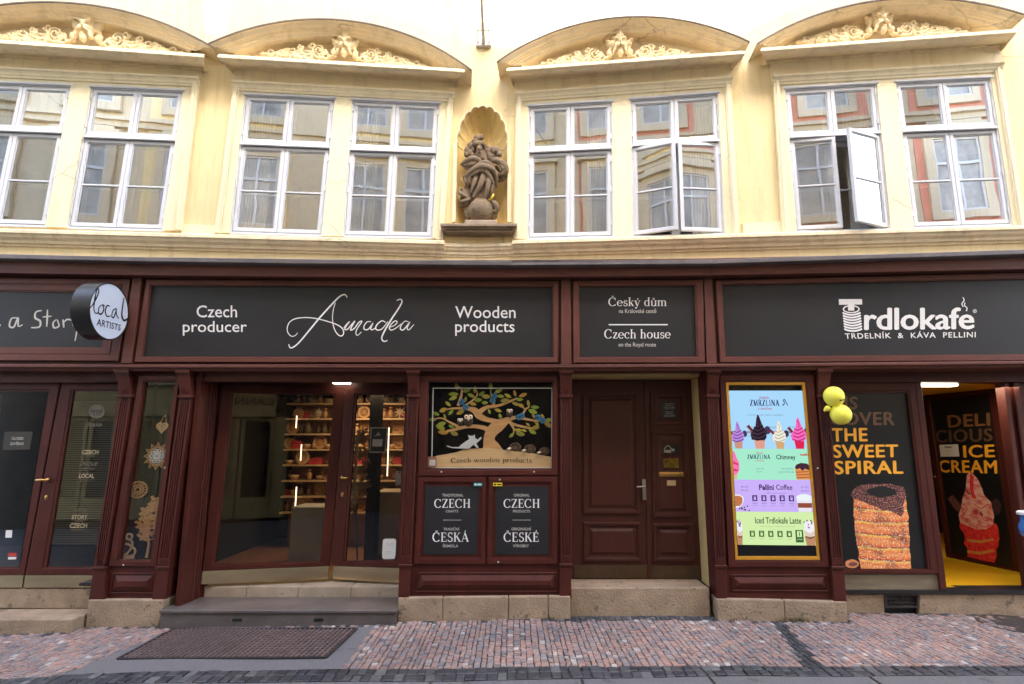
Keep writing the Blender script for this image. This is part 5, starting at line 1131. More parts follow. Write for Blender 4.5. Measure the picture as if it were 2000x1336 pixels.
def wob(pts, k=2.2): return [(x + random.uniform(-k, k), y + random.uniform(-k, k)) for x, y in pts]
def dens(pts, n=5): return [tuple(Vector(pts[i]).lerp(Vector(pts[(i + 1) % len(pts)]), j / n)) for i in range(len(pts)) for j in range(n)]
body = [(228, 745), (232, 860), (228, 905), (240, 960), (236, 1010), (245, 1060), (252, 1110), (268, 1160), (265, 1200), (280, 1272), (614, 1272), (612, 1190), (602, 1120), (606, 1060), (596, 980), (600, 930), (585, 860), (580, 770), (560, 725), (400, 720), (290, 715)]
pic('chimney_cake', DP, [cz(*p) for p in wob(dens(body), 3)], -.0045, PIC['cake'], PO)
glz = [(212, 780), (225, 745), (262, 715), (330, 700), (420, 704), (500, 706), (560, 725), (582, 765), (580, 800), (562, 850), (570, 890), (548, 925), (520, 905), (470, 880), (430, 880), (390, 860), (340, 845), (300, 825), (262, 812), (235, 800)]
pic('glaze', DP, [cz(*p) for p in wob(dens(glz, 4), 3)], -.0042, PIC['choc'], PO)
pic('hollow', DP, [cz(418 + 98 * math.cos(a) + 6 * math.sin(3 * a), 756 + 36 * math.sin(a) + 4 * math.sin(5 * a)) for a in [2 * math.pi * i / 26 for i in range(26)]], -.0039, M['black'], PO)
pic('cake_slice', DP, [cz(220 + 46 * math.cos(a), 1238 + 30 * math.sin(a)) for a in [2 * math.pi * i / 20 for i in range(20)]], -.0042, PIC['cake'], PO)
pic('slice_hollow', DP, [cz(226 + 30 * math.cos(a), 1240 + 14 * math.sin(a)) for a in [2 * math.pi * i / 16 for i in range(16)]], -.0039, PIC['choc'], PO)
# doorway: post, yellow floor and ceiling, inward door with the ice cream poster
ZF = DP.hit(1900, 1152).z
mb = MB(); slab(mb, DP, [(1787, 746), (1799, 746), (1850, 1153), (1838, 1153)], -.12, .035); mb.build('door_post', 'maroon', SHOP, bevel=.004)
mb = MB(); slab(mb, DP, [(1955, 744), (2300, 730), (2300, 1153), (2010, 1153)], -.10, .0); mb.build('door_post', 'maroon', SHOP)
mb = MB(); slab(mb, DP, [(1961, 748), (1970, 748), (2022, 1150), (2011, 1150)], .0, .05); slab(mb, DP, [(1980, 746), (1990, 746), (2040, 1150), (2030, 1150)], .0, .04); mb.build('post_bead', 'maroon', SHOP, bevel=.008)
h1 = zhit(1848, 1091, ZF); h2 = zhit(2004, 1124, ZF)
D3 = chart2((h1.x, h1.y), (h2.x, h2.y))
IL = [(1816, 781), (1929, 769), (1978, 1110), (1857, 1081)]
DR = leaf(D3, [(1799, 760), (1953, 746), (2005, 1121), (1847.5, 1088)], IL, None, None)
mb = MB(); slab(mb, D3, [(1813, 778), (1932, 766), (1982, 1113), (1855, 1084)], -.02, .0); PO2 = tag(mb.build('door_poster', 'vinyl'), 'black door poster reading DELICIOUS ICE CREAM over a pink ice cream cone', 'poster')
dz = crop(1800, 780, .2695)
put('lettering', sansb('DELI', .03), dz(183, 115), dz(494, 97), dz(498, 190), dz(192, 206), D3, mat('brown_lettering', (.22, .10, .035), .5), PO2, .0015, 5)
put('lettering', sansb('CIOUS', .03), dz(98, 222), dz(512, 208), dz(516, 304), dz(104, 318), D3, mat('dull_bronze_lettering', (.12, .062, .034), .5), PO2, .0015, 5)
put('lettering', sansb('ICE', .03), dz(298, 333), dz(528, 325), dz(533, 420), dz(304, 424), D3, 'amber', PO2, .0015, 5)
put('lettering', sansb('CREAM', .03), dz(122, 440), dz(545, 440), dz(550, 540), dz(128, 530), D3, 'amber', PO2, .0015, 5)
dd = lambda pts, k=3, n=4: [dz(*p) for p in wob(dens(pts, n), k)]
pic('cone', D3, dd([(275, 895), (275, 930), (305, 975), (318, 1010), (305, 1045), (335, 1085), (330, 1150), (440, 1168), (528, 1185), (545, 1130), (540, 1085), (555, 1060), (562, 1010), (558, 940), (540, 900)]), .0015, PIC['redcone'], PO2)
for y in (1010, 1092): pic('cone_band', D3, dd([(330, y), (420, y + 12), (520, y - 4), (525, y + 14), (420, y + 34), (330, y + 18)], 2), .0019, PIC['gold'], PO2)
pic('ice_cream', D3, dd([(345, 530), (325, 560), (318, 660), (295, 720), (285, 780), (268, 840), (278, 895), (340, 920), (400, 945), (470, 940), (520, 905), (525, 840), (505, 750), (450, 690), (420, 600), (380, 545)]), .0022, PIC['pink'], PO2)
pic('syrup', D3, dd([(350, 535), (380, 560), (375, 650), (395, 720), (370, 720), (350, 650)], 2), .0025, PIC['redcone'], PO2)
for pts in ([(300, 760), (330, 800), (290, 850), (340, 870)], [(380, 760), (430, 790), (480, 760), (500, 800)], [(350, 840), (420, 830), (460, 880), (510, 860)], [(400, 905), (450, 925), (500, 915)]):
    mb = MB(); pxribbon(mb, D3, [Vector(dz(*p)) for p in catmull([Vector(q) for q in pts], 5)], .011, .0027); link('syrup', mb.v, mb.f, PIC['redcone'], PO2, fix=False)
pic('brownie', D3, dd([(185, 720), (225, 690), (290, 770), (260, 815)], 2), .0018, PIC['choc'], PO2)
pic('biscuit', D3, [dz(540 + 36 * math.cos(a), 780 + 62 * math.sin(a)) for a in [2 * math.pi * i / 20 for i in range(20)]], .0017, mat('print_biscuit', (.06, .025, .03), .5, .4, 30), PO2)
mb = MB(); slab(mb, D3, [dz(128, 330), dz(263, 325), dz(273, 414), dz(138, 416)], .001, .004); nt_ = tag(mb.build('paper_notice', 'paper'), 'white paper notice taped beside the word ICE on the door poster', 'notice')
put('lettering', sans('Pozor!', .03), dz(168, 338), dz(222, 336), dz(223, 352), dz(169, 354), D3, 'ink', nt_, .0048)
for k in range(4): put('lettering', sans('prosíme zavírejte dveře'), dz(160 + 4 * k, 366 + k * 10), dz(240 - 3 * k, 363 + k * 10), dz(240 - 3 * k, 370 + k * 10), dz(160 + 4 * k, 373 + k * 10), D3, 'letter_dim', nt_, .0048)
hp = D3.hit(1826, 931, .03); mb = MB(); mb.ball(hp, .016, 8, 6); hp = D3.hit(1845, 1064, .03); mb.ball(hp, .012, 8, 6); mb.build('lock', 'brass', DR, smooth=True)
xw0 = DP.hit(1795, 900).x; ZC = DP.hit(1850, 747).z
mb = MB(); mb.box(xw0 - .4, xw0 + 4.5, .2, 4.2, ZF - .08, ZF); mb.build('shop_floor', 'yellow_floor', SHOP)
mb = MB(); mb.box(xw0 - .4, xw0 + 4.5, .25, 4.2, ZC, ZC + .06); mb.build('shop_ceiling', 'yellow_floor', SHOP)
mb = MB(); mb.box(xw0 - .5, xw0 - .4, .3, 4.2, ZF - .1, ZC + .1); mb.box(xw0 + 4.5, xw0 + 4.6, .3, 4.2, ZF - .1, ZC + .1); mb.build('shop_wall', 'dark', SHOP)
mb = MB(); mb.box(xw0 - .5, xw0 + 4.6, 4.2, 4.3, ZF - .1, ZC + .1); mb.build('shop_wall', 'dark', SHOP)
lp = zhit(1822, 753, ZC - .02); mb = MB(); mb.box(lp.x - .35, lp.x + .25, lp.y - .06, lp.y + .06, ZC - .03, ZC - .006); tag(mb.build('lamp', 'lampglow', bevel=.004), 'bright tube lamp under the yellow ceiling inside the open cafe door', 'lamp')
al = bpy.data.lights.new('shop_lamp', 'AREA'); al.energy = 1.6; al.color = (1, .85, .62); al.size = .6; lo = bpy.data.objects.new('shop_lamp', al); COL.objects.link(lo); lo.location = (lp.x + .5, lp.y, ZC - .06)
# two yellow balloons tied to the pilaster
BB_ = crop(1600, 740, .0748)
def balloon(c, r, lab, rz, kp, rx=1.0):
    p = RT.hit(*BB_(*c), .17); s = (RT.hit(*BB_(c[0] + r, c[1]), .17) - p).length
    o = MB(); Rm = Matrix.Rotation(R(rz), 3, 'Y'); rows = []
    for i in range(23):
        th = math.pi * i / 22; row = []
        rr = math.sin(th) * (1 - .10 * (1 - math.cos(th)) / 2)
        for j in range(32):
            ph = 2 * math.pi * j / 32; row.append(p + Rm @ Vector((s * rx * rr * math.cos(ph), s * rr * math.sin(ph), s * (1.02 * math.cos(th) - (.06 if i == 22 else 0)))))
        rows.append(row)
    o.grid(rows, True); b_ = tag(o.build('balloon', 'balloon', smooth=True), lab, 'balloon', 'yellow balloons tied to the pilaster')
    k = p + Rm @ Vector((0, 0, -s * 1.06)); kn = MB(); kn.ball(k, (.014, .014, .018), 8, 6); kn.build('knot', 'balloon', b_, smooth=True); return b_, p, s
b1, bp, bs = balloon((385, 470), 275, 'upper yellow balloon with small dark print, tied to the pilaster by the menu screen', -10, 0)
b2, bp2, bs2 = balloon((560, 925), 275, 'lower yellow balloon touching the word COVER on the window poster', 150, 0, 1.03)
b3, _, _ = balloon((215, 775), 82, 'tiny yellow balloon bump between the two large yellow balloons', 60, 0)
mb = MB()
for i, (x, y, r) in enumerate(((430, 580, .011), (505, 568, .008), (470, 574, .005), (540, 556, .005), (575, 540, .004), (605, 515, .004))):
    h = RT.hit(*BB_(x, y), .17); v = h - bp; v.y = -math.sqrt(max(0, bs * bs - v.x ** 2 - v.z ** 2)) * 1.0 - .002; mb.ball(bp + v, (r, .003, r), 8, 5)
mb.build('print', 'ink', b1)
mb = MB(); a_ = RT.hit(*BB_(330, 740), .14); mb.tube([RT.hit(1612, 772, .08), RT.hit(1614, 784, .10), a_, RT.hit(*BB_(520, 715), .14)], .005, 5); mb.tube(catmull([a_, RT.hit(1619, 812, .10), RT.hit(1616, 832, .09), RT.hit(1621, 850, .09)], 4), .004, 5); tag(mb.build('string', 'ink'), 'dark string tying the yellow balloons to the pilaster', 'string')
# blue pot at the right edge
bpx = RT.hit(1997, 1020, .12); POT = thing('blue_pot', 'round blue pot with a white rim at the right edge beside the cafe door', 'pot', bpx - Vector((0, 0, .16)))
prof = [(.0, -.155), (.05, -.15), (.075, -.12), (.085, -.07), (.08, -.03), (.062, .01), (.058, .04), (.064, .07)]
cxp = bpx.x + .055
mb = MB(); mb.grid([[(cxp + r * math.cos(2 * math.pi * i / 24), bpx.y + r * math.sin(2 * math.pi * i / 24), bpx.z + z) for i in range(24)] for r, z in prof], True); mb.build('body', mat('blue_glaze', (.05, .16, .42), .2, .3, 20), POT, smooth=True)
mb = MB(); mb.grid([[(cxp + r * math.cos(2 * math.pi * i / 24), bpx.y + r * math.sin(2 * math.pi * i / 24), bpx.z + z) for i in range(24)] for r, z in ((.0, .11), (.07, .11), (.082, .10), (.082, .075), (.06, .07))], True); mb.build('rim', 'paper', POT, bevel=.004)
mb = MB(); mb.box(cxp - .02, cxp + .25, bpx.y - .02, bpx.y + .02, bpx.z - .18, bpx.z - .155); mb.box(cxp + .2, cxp + .25, bpx.y - .02, bpx.y + .2, bpx.z - .18, bpx.z - .155); mb.build('bracket', 'black', POT)

# ================================================================== LEFT SHOP DOORS
DLd = -.16; DL = on(LF, DLd)
zl = DL.hit(100, 1159).z
mb = MB(); slab(mb, LF, [(-900, 714), (-180, 714), (-250, 1225), (-1050, 1225)], -.3, -.02); mb.build('end_pier', 'maroon', SHOP)
K1 = leaf(DL, [(-190, 745), (117, 747), (46, 1123), (-260, 1123)], [(-160, 764), (94, 764), (37, 1108), (-225, 1108)], [(-260, 1123), (46, 1123), (42, 1148), (-264, 1148)])
K2 = leaf(DL, [(120, 747), (256, 749), (196, 1123), (49, 1123)], [(142, 764), (240, 764), (186, 1108), (89, 1108)], [(49, 1123), (196, 1123), (190, 1148), (45, 1148)])
handle(DL, (95, 937), (90, 972), K2, dirx=-1)
mb = MB(); slab(mb, DL, [(-420, 1150), (215, 1150), (210, 1188.5), (-420, 1188.5)], -.3, .012); mb.build('threshold', 'stone', SHOP, bevel=.006)
sz = DL.hit(80, 1189).z; fr = LF.ah(80, 1210, .03); sfd = .03
yy = zhit(60, 1209, sz); mb = MB(); mb.box(-9, A.hit(168, 1200, .02).x + .02, yy.y, yy.y + .7, -.35, sz)
tag(mb.build('stone_step', 'stone', bevel=.015, seg=2), 'low stone step before the glass doors on the far left', 'step')
mb = MB(); s_ = LF.hit(183, 1140, 0); planwall(mb, (LF.hit(236, 940, -.2).x, LF.hit(236, 940, -.2).y), (LF.hit(240, 940, 0).x, LF.hit(240, 940, 0).y + .02), -.1, ZLED, .05); mb.build('reveal', 'maroon', SHOP)
gl = crop(0, 700, .4119); gx = .004
gm = mat('pale_gold_sticker', (.36, .29, .17), .5); gd = mat('dim_gold_sticker', (.12, .09, .055), .5)
for txt, x0, x1, y0, y1, m in (('PRAHA', 410, 487, 305, 325, gd), ('CZECH', 388, 466, 434, 455, gm), ('STYLE', 408, 446, 460, 468, gd), ('UNIQUE', 378, 462, 492, 512, gd), ('AND', 385, 450, 518, 526, gd), ('LOCAL', 374, 446, 546, 568, gm), ('PRODUCTS', 378, 446, 574, 582, gd), ('NAPIŠEME', 350, 418, 712, 724, gd), ('SVŮJ', 358, 404, 730, 738, gd), ('STORY', 340, 414, 742, 764, gm), ('FROM', 356, 396, 768, 776, gd), ('CZECH', 330, 412, 782, 804, gm), ('REPUBLIC', 334, 402, 808, 817, gd)):
    sh = 0; put('lettering', sans(txt, .03), gl(x0 + 3, y0), gl(x1 + 3, y0), gl(x1 - 1, y1), gl(x0 - 1, y1), DL, m, K2, gx)
mb = MB(); c = [gl(459 + 38 * math.cos(a), 252 + 33 * math.sin(a)) for a in [2 * math.pi * i / 28 for i in range(28)]]; mb.add([DL.hit(*p, gx) for p in c], [tuple(range(28))]); bd = mb.build('round_sticker', mat('grey_gold_sticker', (.16, .13, .09), .5), K2)
put('lettering', sans('local', .02), *[gl(*p) for p in ((430, 236), (486, 236), (486, 258), (428, 258))], DL, 'ink', K2, gx + .001); put('lettering', sans('ARTISTS', .01), *[gl(*p) for p in ((440, 262), (480, 262), (478, 272), (438, 272))], DL, 'ink', K2, gx + .001)
mb = MB(); slab(mb, DL, [gl(22, 348), gl(155, 347), gl(140, 432), gl(12, 434)], -.012, -.006); tg = tag(mb.build('door_sign', mat('grey_sign_panel', (.06, .05, .04), .4)), 'small grey CLOSED ZAVŘENO sign behind the far left door glass', 'sign')
put('lettering', sans('CLOSED', .02), *[gl(*p) for p in ((56, 373), (112, 373), (110, 386), (54, 386))], DL, 'letter', tg, -.005); put('lettering', sans('ZAVŘENO', .02), *[gl(*p) for p in ((50, 394), (114, 394), (112, 411), (47, 411))], DL, 'letter', tg, -.005)
for x0, x1, y0, y1, m, l in ((28, 58, 815, 850, 'paper', 'white and blue sticker low on the far left door glass'), (40, 80, 922, 938, 'red', 'red sticker low on the far left door glass'), (40, 78, 942, 953, 'paper', 'white strip sticker under the red one on the far left door glass')):
    mb = MB(); slab(mb, DL, [gl(x0, y0), gl(x1, y0), gl(x1 - 3, y1), gl(x0 - 3, y1)], .002, .004); tag(mb.build('sticker', m), l, 'sticker')
# blind, beige partition and dark room behind the left doors
BLI = Chart(0, 1.1, 0)
mb = MB()
for k in range(64):
    z = .55 + k * .028; mb.box(BLI.hit(70, 1000).x, BLI.hit(215, 900).x, 1.1, 1.118, z, z + .019)
tag(mb.build('window_blind', mat('beige_slats', (.17, .135, .08), .6)), 'beige slatted blind hanging inside the left shop', 'blind')
mb = MB(); mb.box(-7.6, BLI.hit(45, 900).x - .12, .75, .79, .05, 2.4); mb.build('shop_wall', 'counter', SHOP)
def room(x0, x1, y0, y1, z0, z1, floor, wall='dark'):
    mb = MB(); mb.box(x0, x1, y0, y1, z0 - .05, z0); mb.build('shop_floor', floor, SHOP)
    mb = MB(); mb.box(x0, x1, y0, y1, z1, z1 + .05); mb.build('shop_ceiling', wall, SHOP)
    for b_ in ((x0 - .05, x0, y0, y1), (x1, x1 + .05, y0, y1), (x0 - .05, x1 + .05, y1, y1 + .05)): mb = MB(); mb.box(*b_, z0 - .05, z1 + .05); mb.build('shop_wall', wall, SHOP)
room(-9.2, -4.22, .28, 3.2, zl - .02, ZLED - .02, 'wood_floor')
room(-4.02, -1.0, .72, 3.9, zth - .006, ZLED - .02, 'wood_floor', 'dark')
room(-4.24, -3.55, -.0, .42, .3, 2.55, 'dark') if False else None
# ================================================================== souvenir shop interior
def X(px, y, py=950): return Chart(0, y, 0).hit(px, py).x
def Z(py, y, px=700): return Chart(0, y, 0).hit(px, py).z
SY = 2.9
SH = thing('display_shelf', 'lit shelf unit crowded with wooden goods inside the souvenir shop', 'shelf', (X(720, SY), SY, zth))
xs0, xs1 = X(556, SY), X(800, SY)
zsv = [Z(1000, SY) + (Z(790, SY) - Z(1000, SY)) * k / 7 for k in range(8)]
for z in zsv: mb = MB(); mb.box(xs0, xs1, SY - .15, SY + .25, z - .012, z + .012); mb.build('shelf_board', 'oak_light', SH)
mb = MB(); mb.box(xs0, xs1, SY + .25, SY + .28, zth, Z(780, SY)); mb.build('back_panel', 'oak', SH)
for px_, p0, p1, yv in ((579, 812, 836, SY - .2), (588, 868, 900, SY - .2), (578, 951, 988, SY - .22), (758, 835, 930, SY - .25)):
    mb = MB(); x = X(px_, yv, (p0 + p1) / 2); mb.box(x - .007, x + .007, yv - .006, yv + .006, Z(p1, yv), Z(p0, yv)); mb.build('led_strip', 'led', SH)
random.seed(31)
# one wooden figure, plaque and bowl of each kind, then copies along the shelves
def goods(kind):
    mb = MB()
    if kind == 'wooden_figure': mb.ball((0, 0, .05), (.035, .03, .055), 10, 7); mb.ball((0, 0, .125), (.026, .026, .016), 10, 7); mb.ball((0, -.02, .122), (.01, .01, .008), 6, 4)
    elif kind == 'wooden_plaque':
        n = 24; mb.grid([[(r * math.cos(2 * math.pi * i / n), y, .085 + r * math.sin(2 * math.pi * i / n)) for i in range(n)] for r, y in ((.055, .008), (.085, .008), (.085, -.008), (.055, -.008), (.055, .008))], True)
        for k in range(6): a = math.pi * k / 6; mb.tube([(.06 * math.cos(a), 0, .085 + .06 * math.sin(a)), (-.06 * math.cos(a), 0, .085 - .06 * math.sin(a))], .007, 5)
    elif kind == 'wooden_box': mb.box(-.05, .05, -.04, .04, 0, .07); mb.box(-.054, .054, -.044, .044, .07, .095)
    elif kind == 'wooden_star':
        for k in range(8): a = math.pi * k / 4; mb.tube([(0, 0, .08), (.08 * math.cos(a), 0, .08 + .08 * math.sin(a))], [.02, .004], 5)
        mb.box(-.03, .03, -.02, .02, 0, .012)
    elif kind == 'wooden_vase': mb.grid([[(r * math.cos(2 * math.pi * i / 14), r * math.sin(2 * math.pi * i / 14), z) for i in range(14)] for r, z in ((0, 0), (.03, 0), (.045, .05), (.035, .1), (.015, .14), (.022, .17), (.0, .165))], True)
    else: mb.grid([[(r * math.cos(2 * math.pi * i / 18), r * math.sin(2 * math.pi * i / 18), z) for i in range(18)] for r, z in ((0, .0), (.03, .0), (.055, .03), (.062, .06), (.055, .06), (.045, .03), (0, .012))], True)
    o = mb.build(kind, {'wooden_bowl': 'oak_light', 'wooden_box': 'red', 'wooden_vase': 'owl', 'wooden_star': 'cream'}.get(kind, 'oak'), smooth=kind in ('wooden_figure', 'wooden_bowl', 'wooden_vase'))
    return tag(o, {'wooden_figure': 'small turned wooden figure on the lit shop shelves', 'wooden_plaque': 'round fretwork wooden plaque leaning on the lit shop shelves', 'wooden_bowl': 'pale little wooden bowl on the lit shop shelves', 'wooden_box': 'small red lidded box on the lit shop shelves', 'wooden_star': 'pale wooden star on a foot on the lit shop shelves', 'wooden_vase': 'dark turned wooden vase on the lit shop shelves'}[kind], {'wooden_figure': 'figure', 'wooden_plaque': 'plaque', 'wooden_bowl': 'bowl', 'wooden_box': 'box', 'wooden_star': 'star', 'wooden_vase': 'vase'}[kind], {'wooden_figure': 'wooden figures on the shop shelves', 'wooden_plaque': 'wooden plaques on the shop shelves', 'wooden_bowl': 'wooden bowls on the shop shelves', 'wooden_box': 'red boxes on the shop shelves', 'wooden_star': 'wooden stars on the shop shelves', 'wooden_vase': 'wooden vases on the shop shelves'}[kind])
PR = {k: goods(k) for k in ('wooden_figure', 'wooden_plaque', 'wooden_bowl', 'wooden_box', 'wooden_star', 'wooden_vase')}; first = dict.fromkeys(PR, True)
for z in zsv:
    x = xs0 + .06
    while x < xs1 - .05:
        k = random.choice(['wooden_figure', 'wooden_figure', 'wooden_plaque', 'wooden_plaque', 'wooden_bowl', 'wooden_box', 'wooden_star', 'wooden_vase']); y = SY + random.uniform(-.08, .08); s = random.uniform(.9, 1.35)
        o = PR[k] if first[k] else PR[k].copy()
        if not first[k]: COL.objects.link(o)
        first[k] = False; o.location = (x, y, z + .013); o.scale = (s, s, s); x += random.uniform(.085, .125) * s
mb = MB(); mb.box(X(566, 1.5, 1040), X(630, 1.5, 1040), 1.5, 2.0, zth, Z(990, 1.5)); tag(mb.build('counter', mat('pale_grey_cabinet', (.40, .37, .31), .6, .06), bevel=.01), 'pale grey cabinet standing behind the left glass of the souvenir shop', 'cabinet')
mb = MB(); mb.box(X(733, 2.0), X(800, 2.0) + .3, 2.0, 2.6, zth + .05, Z(960, 2.0)); tag(mb.build('counter', 'counter', bevel=.01), 'beige shop counter under the lit shelves', 'counter')
mb = MB(); mb.box(X(716, 1.7), X(735, 1.7), 1.7, 1.95, zth, ZLED - .05); tag(mb.build('column', 'dark'), 'dark square column inside the souvenir shop', 'column')
# tall fretwork tree by the door
def tree_cut(mb, ch, base, top, w, trunk, seed, d=0, th=.014):
    rnd = random.Random(seed); bx, bz = base; tx, tz = top; H = tz - bz
    def st(pts, w0, w1):
        c = catmull(pts, 4); n = len(c); V, F = ribbon(c, [w0 + (w1 - w0) * i / (n - 1) for i in range(n)]); out = [V[2 * i] for i in range(n)] + [V[2 * i + 1] for i in reversed(range(n))]
        prism(mb, ch, [(p.x, p.y) for p in out], d - th / 2, d + th / 2 + rnd.uniform(0, .003))
    st([Vector((bx, bz)), Vector((bx + .01, bz + H * .25)), Vector((bx - .01, bz + H * .5)), Vector((tx, tz))], trunk, trunk * .3)
    for i in range(34):
        f = rnd.uniform(.28, .95); s = rnd.choice((-1, 1)); l = w * (.4 + .6 * math.sin(math.pi * min(1, (f - .2) / .75))) * rnd.uniform(.5, 1); o = Vector((bx + (tx - bx) * f, bz + H * f))
        e = o + Vector((s * l * .5, l * .45)); m_ = o + Vector((s * l * .32, l * .08)); st([o, m_, e], trunk * .35, .012)
        for k in range(3):
            a = o.lerp(e, rnd.uniform(.4, 1)); b_ = a + Vector((rnd.uniform(-.05, .09) * s, rnd.uniform(-.03, .08))); st([a, (a + b_) / 2 + Vector((.01, -.01)), b_], .016, .008)
            prism(mb, ch, [(b_.x + .022 * math.cos(t), b_.y + .014 * math.sin(t)) for t in [2 * math.pi * q / 7 for q in range(7)]], d - th / 2, d + th / 2 + rnd.uniform(0, .003))
TC = Chart(0, 1.25, 0); mb = MB(); tb = TC.ah(690, 1040); tt = TC.ah(700, 842)
tree_cut(mb, TC, tb, tt, .34, .07, 4); tag(mb.build('wooden_tree', 'oak'), 'tall fretwork wooden tree standing behind the right shop door', 'decoration')
mb = MB()
for dx in (-.09, .09): mb.tube([(tb[0] + dx * .3, 1.22, Z(985, 1.25)), (tb[0] + dx * 1.6, 1.0, zth)], .012, 6)
tag(mb.build('easel', 'steel'), 'grey folding easel legs below the fretwork tree', 'easel')
mb = MB(); ring(mb, D2, [(724, 835), (757, 835), (753, 884), (721, 884)], [(726, 837), (755, 837), (751, 882), (723, 882)], -.006, -.010); fr_ = mb.build('framed_notice', 'paper'); tag(fr_, 'white edged black notice hung inside the right shop door glass', 'notice')
mb = MB(); slab(mb, D2, [(725, 836), (756, 836), (752, 883), (722, 883)], -.013, -.011); mb.build('panel', 'black', fr_); mb = MB(); flat(mb, D2, [(728, 858), (748, 858), (746, 872), (727, 872)], -.0104); mb.build('print', 'paper', fr_)
mb = MB(); flat(mb, D2, [(729, 852), (734, 850), (739, 843), (744, 850), (748, 853), (748, 855), (728, 855)], -.0104); mb.build('print', 'letter_dim', fr_)
mb = MB(); slab(mb, D2, [(773, 920), (783.5, 920), (782, 948), (772, 948)], -.012, -.008); n2 = tag(mb.build('notice', 'paper'), 'small white notice with red spot inside the right shop door', 'notice'); mb = MB(); flat(mb, D2, ln(778, 782, 921, 924), -.0074); mb.build('print', 'red', n2)
mb = MB(); c = D2.hit(761, 1072, .004); q = Q(D2, (748, 1052), (774, 1052), (772, 1092), (746, 1092), d=.006); n = 8; r = .03; cs = []
for cx_, cy_, a0 in ((q.W - r, q.H - r, 0), (r, q.H - r, 90), (r, r, 180), (q.W - r, r, 270)):
    for k in range(6): a = R(a0 + 18 * k); cs.append((cx_ + r * math.cos(a), cy_ + r * math.sin(a)))
mb.add([q.pt(u, v, .006) for u, v in cs], [tuple(range(24))]); wsx = tag(mb.build('door_sticker', 'paper'), 'white rounded sticker low on the right shop door glass', 'sticker')
V, F = ribbon(catmull([(755, 1066), (758, 1060), (761, 1066), (766, 1060), (769, 1065), (764, 1068)], 4), 1.1); mb = MB(); mb.add([D2.hit(v.x, v.y, .0072) for v in V], F); mb.build('print', 'letter_dim', wsx)
for y in (1076, 1080): put('lettering', sans('otevírací doba'), *ln(753, 767, y, y + 2.4), D2, 'letter_dim', wsx, .0072)
al = bpy.data.lights.new('shelf_lamp', 'AREA'); al.energy = 3.2; al.color = (1, .72, .42); al.size = .8; lo = bpy.data.objects.new('shelf_lamp', al); COL.objects.link(lo); lo.location = (X(700, 2.1), 2.0, ZLED - .1)

# ================================================================== narrow window with fretwork pieces
WN = on(A, -.10); wc = crop(200, 700, .3894)
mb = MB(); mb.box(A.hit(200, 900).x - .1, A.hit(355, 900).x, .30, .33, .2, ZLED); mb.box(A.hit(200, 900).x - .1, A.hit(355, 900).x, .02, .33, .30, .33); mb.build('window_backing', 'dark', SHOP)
def pw(x, y): return Vector(WN.ah(*wc(x, y)))
wsc = (pw(301, 500) - pw(201, 500)).length / 100
def cut(mb, pts, w, closed=False, th=.012):
    pts = [Vector(p) for p in pts]; V, F = ribbon(pts, w); n = len(pts); j = cut.k = getattr(cut, 'k', 0) + 1
    prism(mb, WN, [(p.x, p.y) for p in [V[2 * i] for i in range(n)] + [V[2 * i + 1] for i in reversed(range(n))]], -th / 2, th / 2 + (j % 9) * .0005)
mb = MB(); c = pw(300, 345)
hp_ = lambda t, s: c + Vector((s * .0021 * 16 * math.sin(t) ** 3, s * .0021 * (13 * math.cos(t) - 5 * math.cos(2 * t) - 2 * math.cos(3 * t) - math.cos(4 * t))))
cut(mb, [hp_(2 * math.pi * i / 40, 1.7) for i in range(41)], .02); cut(mb, [hp_(2 * math.pi * i / 40, .8) for i in range(41)], .016); cut(mb, [c + Vector((-.04, .02)), c + Vector((0, -.03)), c + Vector((.04, .02))], .014)
cut(mb, [c + Vector((-.05, .016)), pw(318, 282)], .004); cut(mb, [c + Vector((.05, .016)), pw(318, 282)], .004)
tag(mb.build('wooden_heart', 'oak_light'), 'fretwork wooden heart hanging in the narrow window', 'ornament')
mb = MB(); c = pw(274, 490); r0 = 66 * wsc
for k in range(12):
    a = 2 * math.pi * k / 12; e = c + Vector((r0 * math.cos(a), r0 * math.sin(a))); s1 = c + Vector((r0 * .62 * math.cos(a + .27), r0 * .62 * math.sin(a + .27))); s2 = c + Vector((r0 * .62 * math.cos(a - .27), r0 * .62 * math.sin(a - .27))); cut(mb, [s1, e, s2], .014)
cut(mb, [c + Vector((r0 * .66 * math.cos(t), r0 * .66 * math.sin(t))) for t in [2 * math.pi * i / 30 for i in range(31)]], .016)
MD = tag(mb.build('wooden_mandala', 'oak'), 'pointed wooden mandala with a white lace centre in the narrow window', 'ornament'); mb = MB()
for k in range(10):
    a = 2 * math.pi * k / 10; m_ = c + Vector((r0 * .36 * math.cos(a), r0 * .36 * math.sin(a))); cut(mb, [m_ + Vector((r0 * .17 * math.cos(t), r0 * .17 * math.sin(t))) for t in [2 * math.pi * i / 12 for i in range(13)]], .008, th=.016)
cut(mb, [c + Vector((r0 * .12 * math.cos(t), r0 * .12 * math.sin(t))) for t in [2 * math.pi * i / 12 for i in range(13)]], .012, th=.016); mb.build('lace_centre', 'paper', MD)
mb = MB(); c = pw(178, 658)
for r_ in (46, 30, 14): cut(mb, [c + Vector((r_ * wsc * math.cos(t), r_ * wsc * .82 * math.sin(t))) for t in [2 * math.pi * i / 30 for i in range(31)]], .016 if r_ > 40 else .010)
for k in range(16): a = 2 * math.pi * k / 16; cut(mb, [c + Vector((10 * wsc * math.cos(a), 8 * wsc * math.sin(a))), c + Vector((45 * wsc * math.cos(a), 37 * wsc * math.sin(a)))], .008)
tag(mb.build('wooden_plaque', 'oak'), 'round spoked wooden plaque below the mandala in the narrow window', 'ornament')
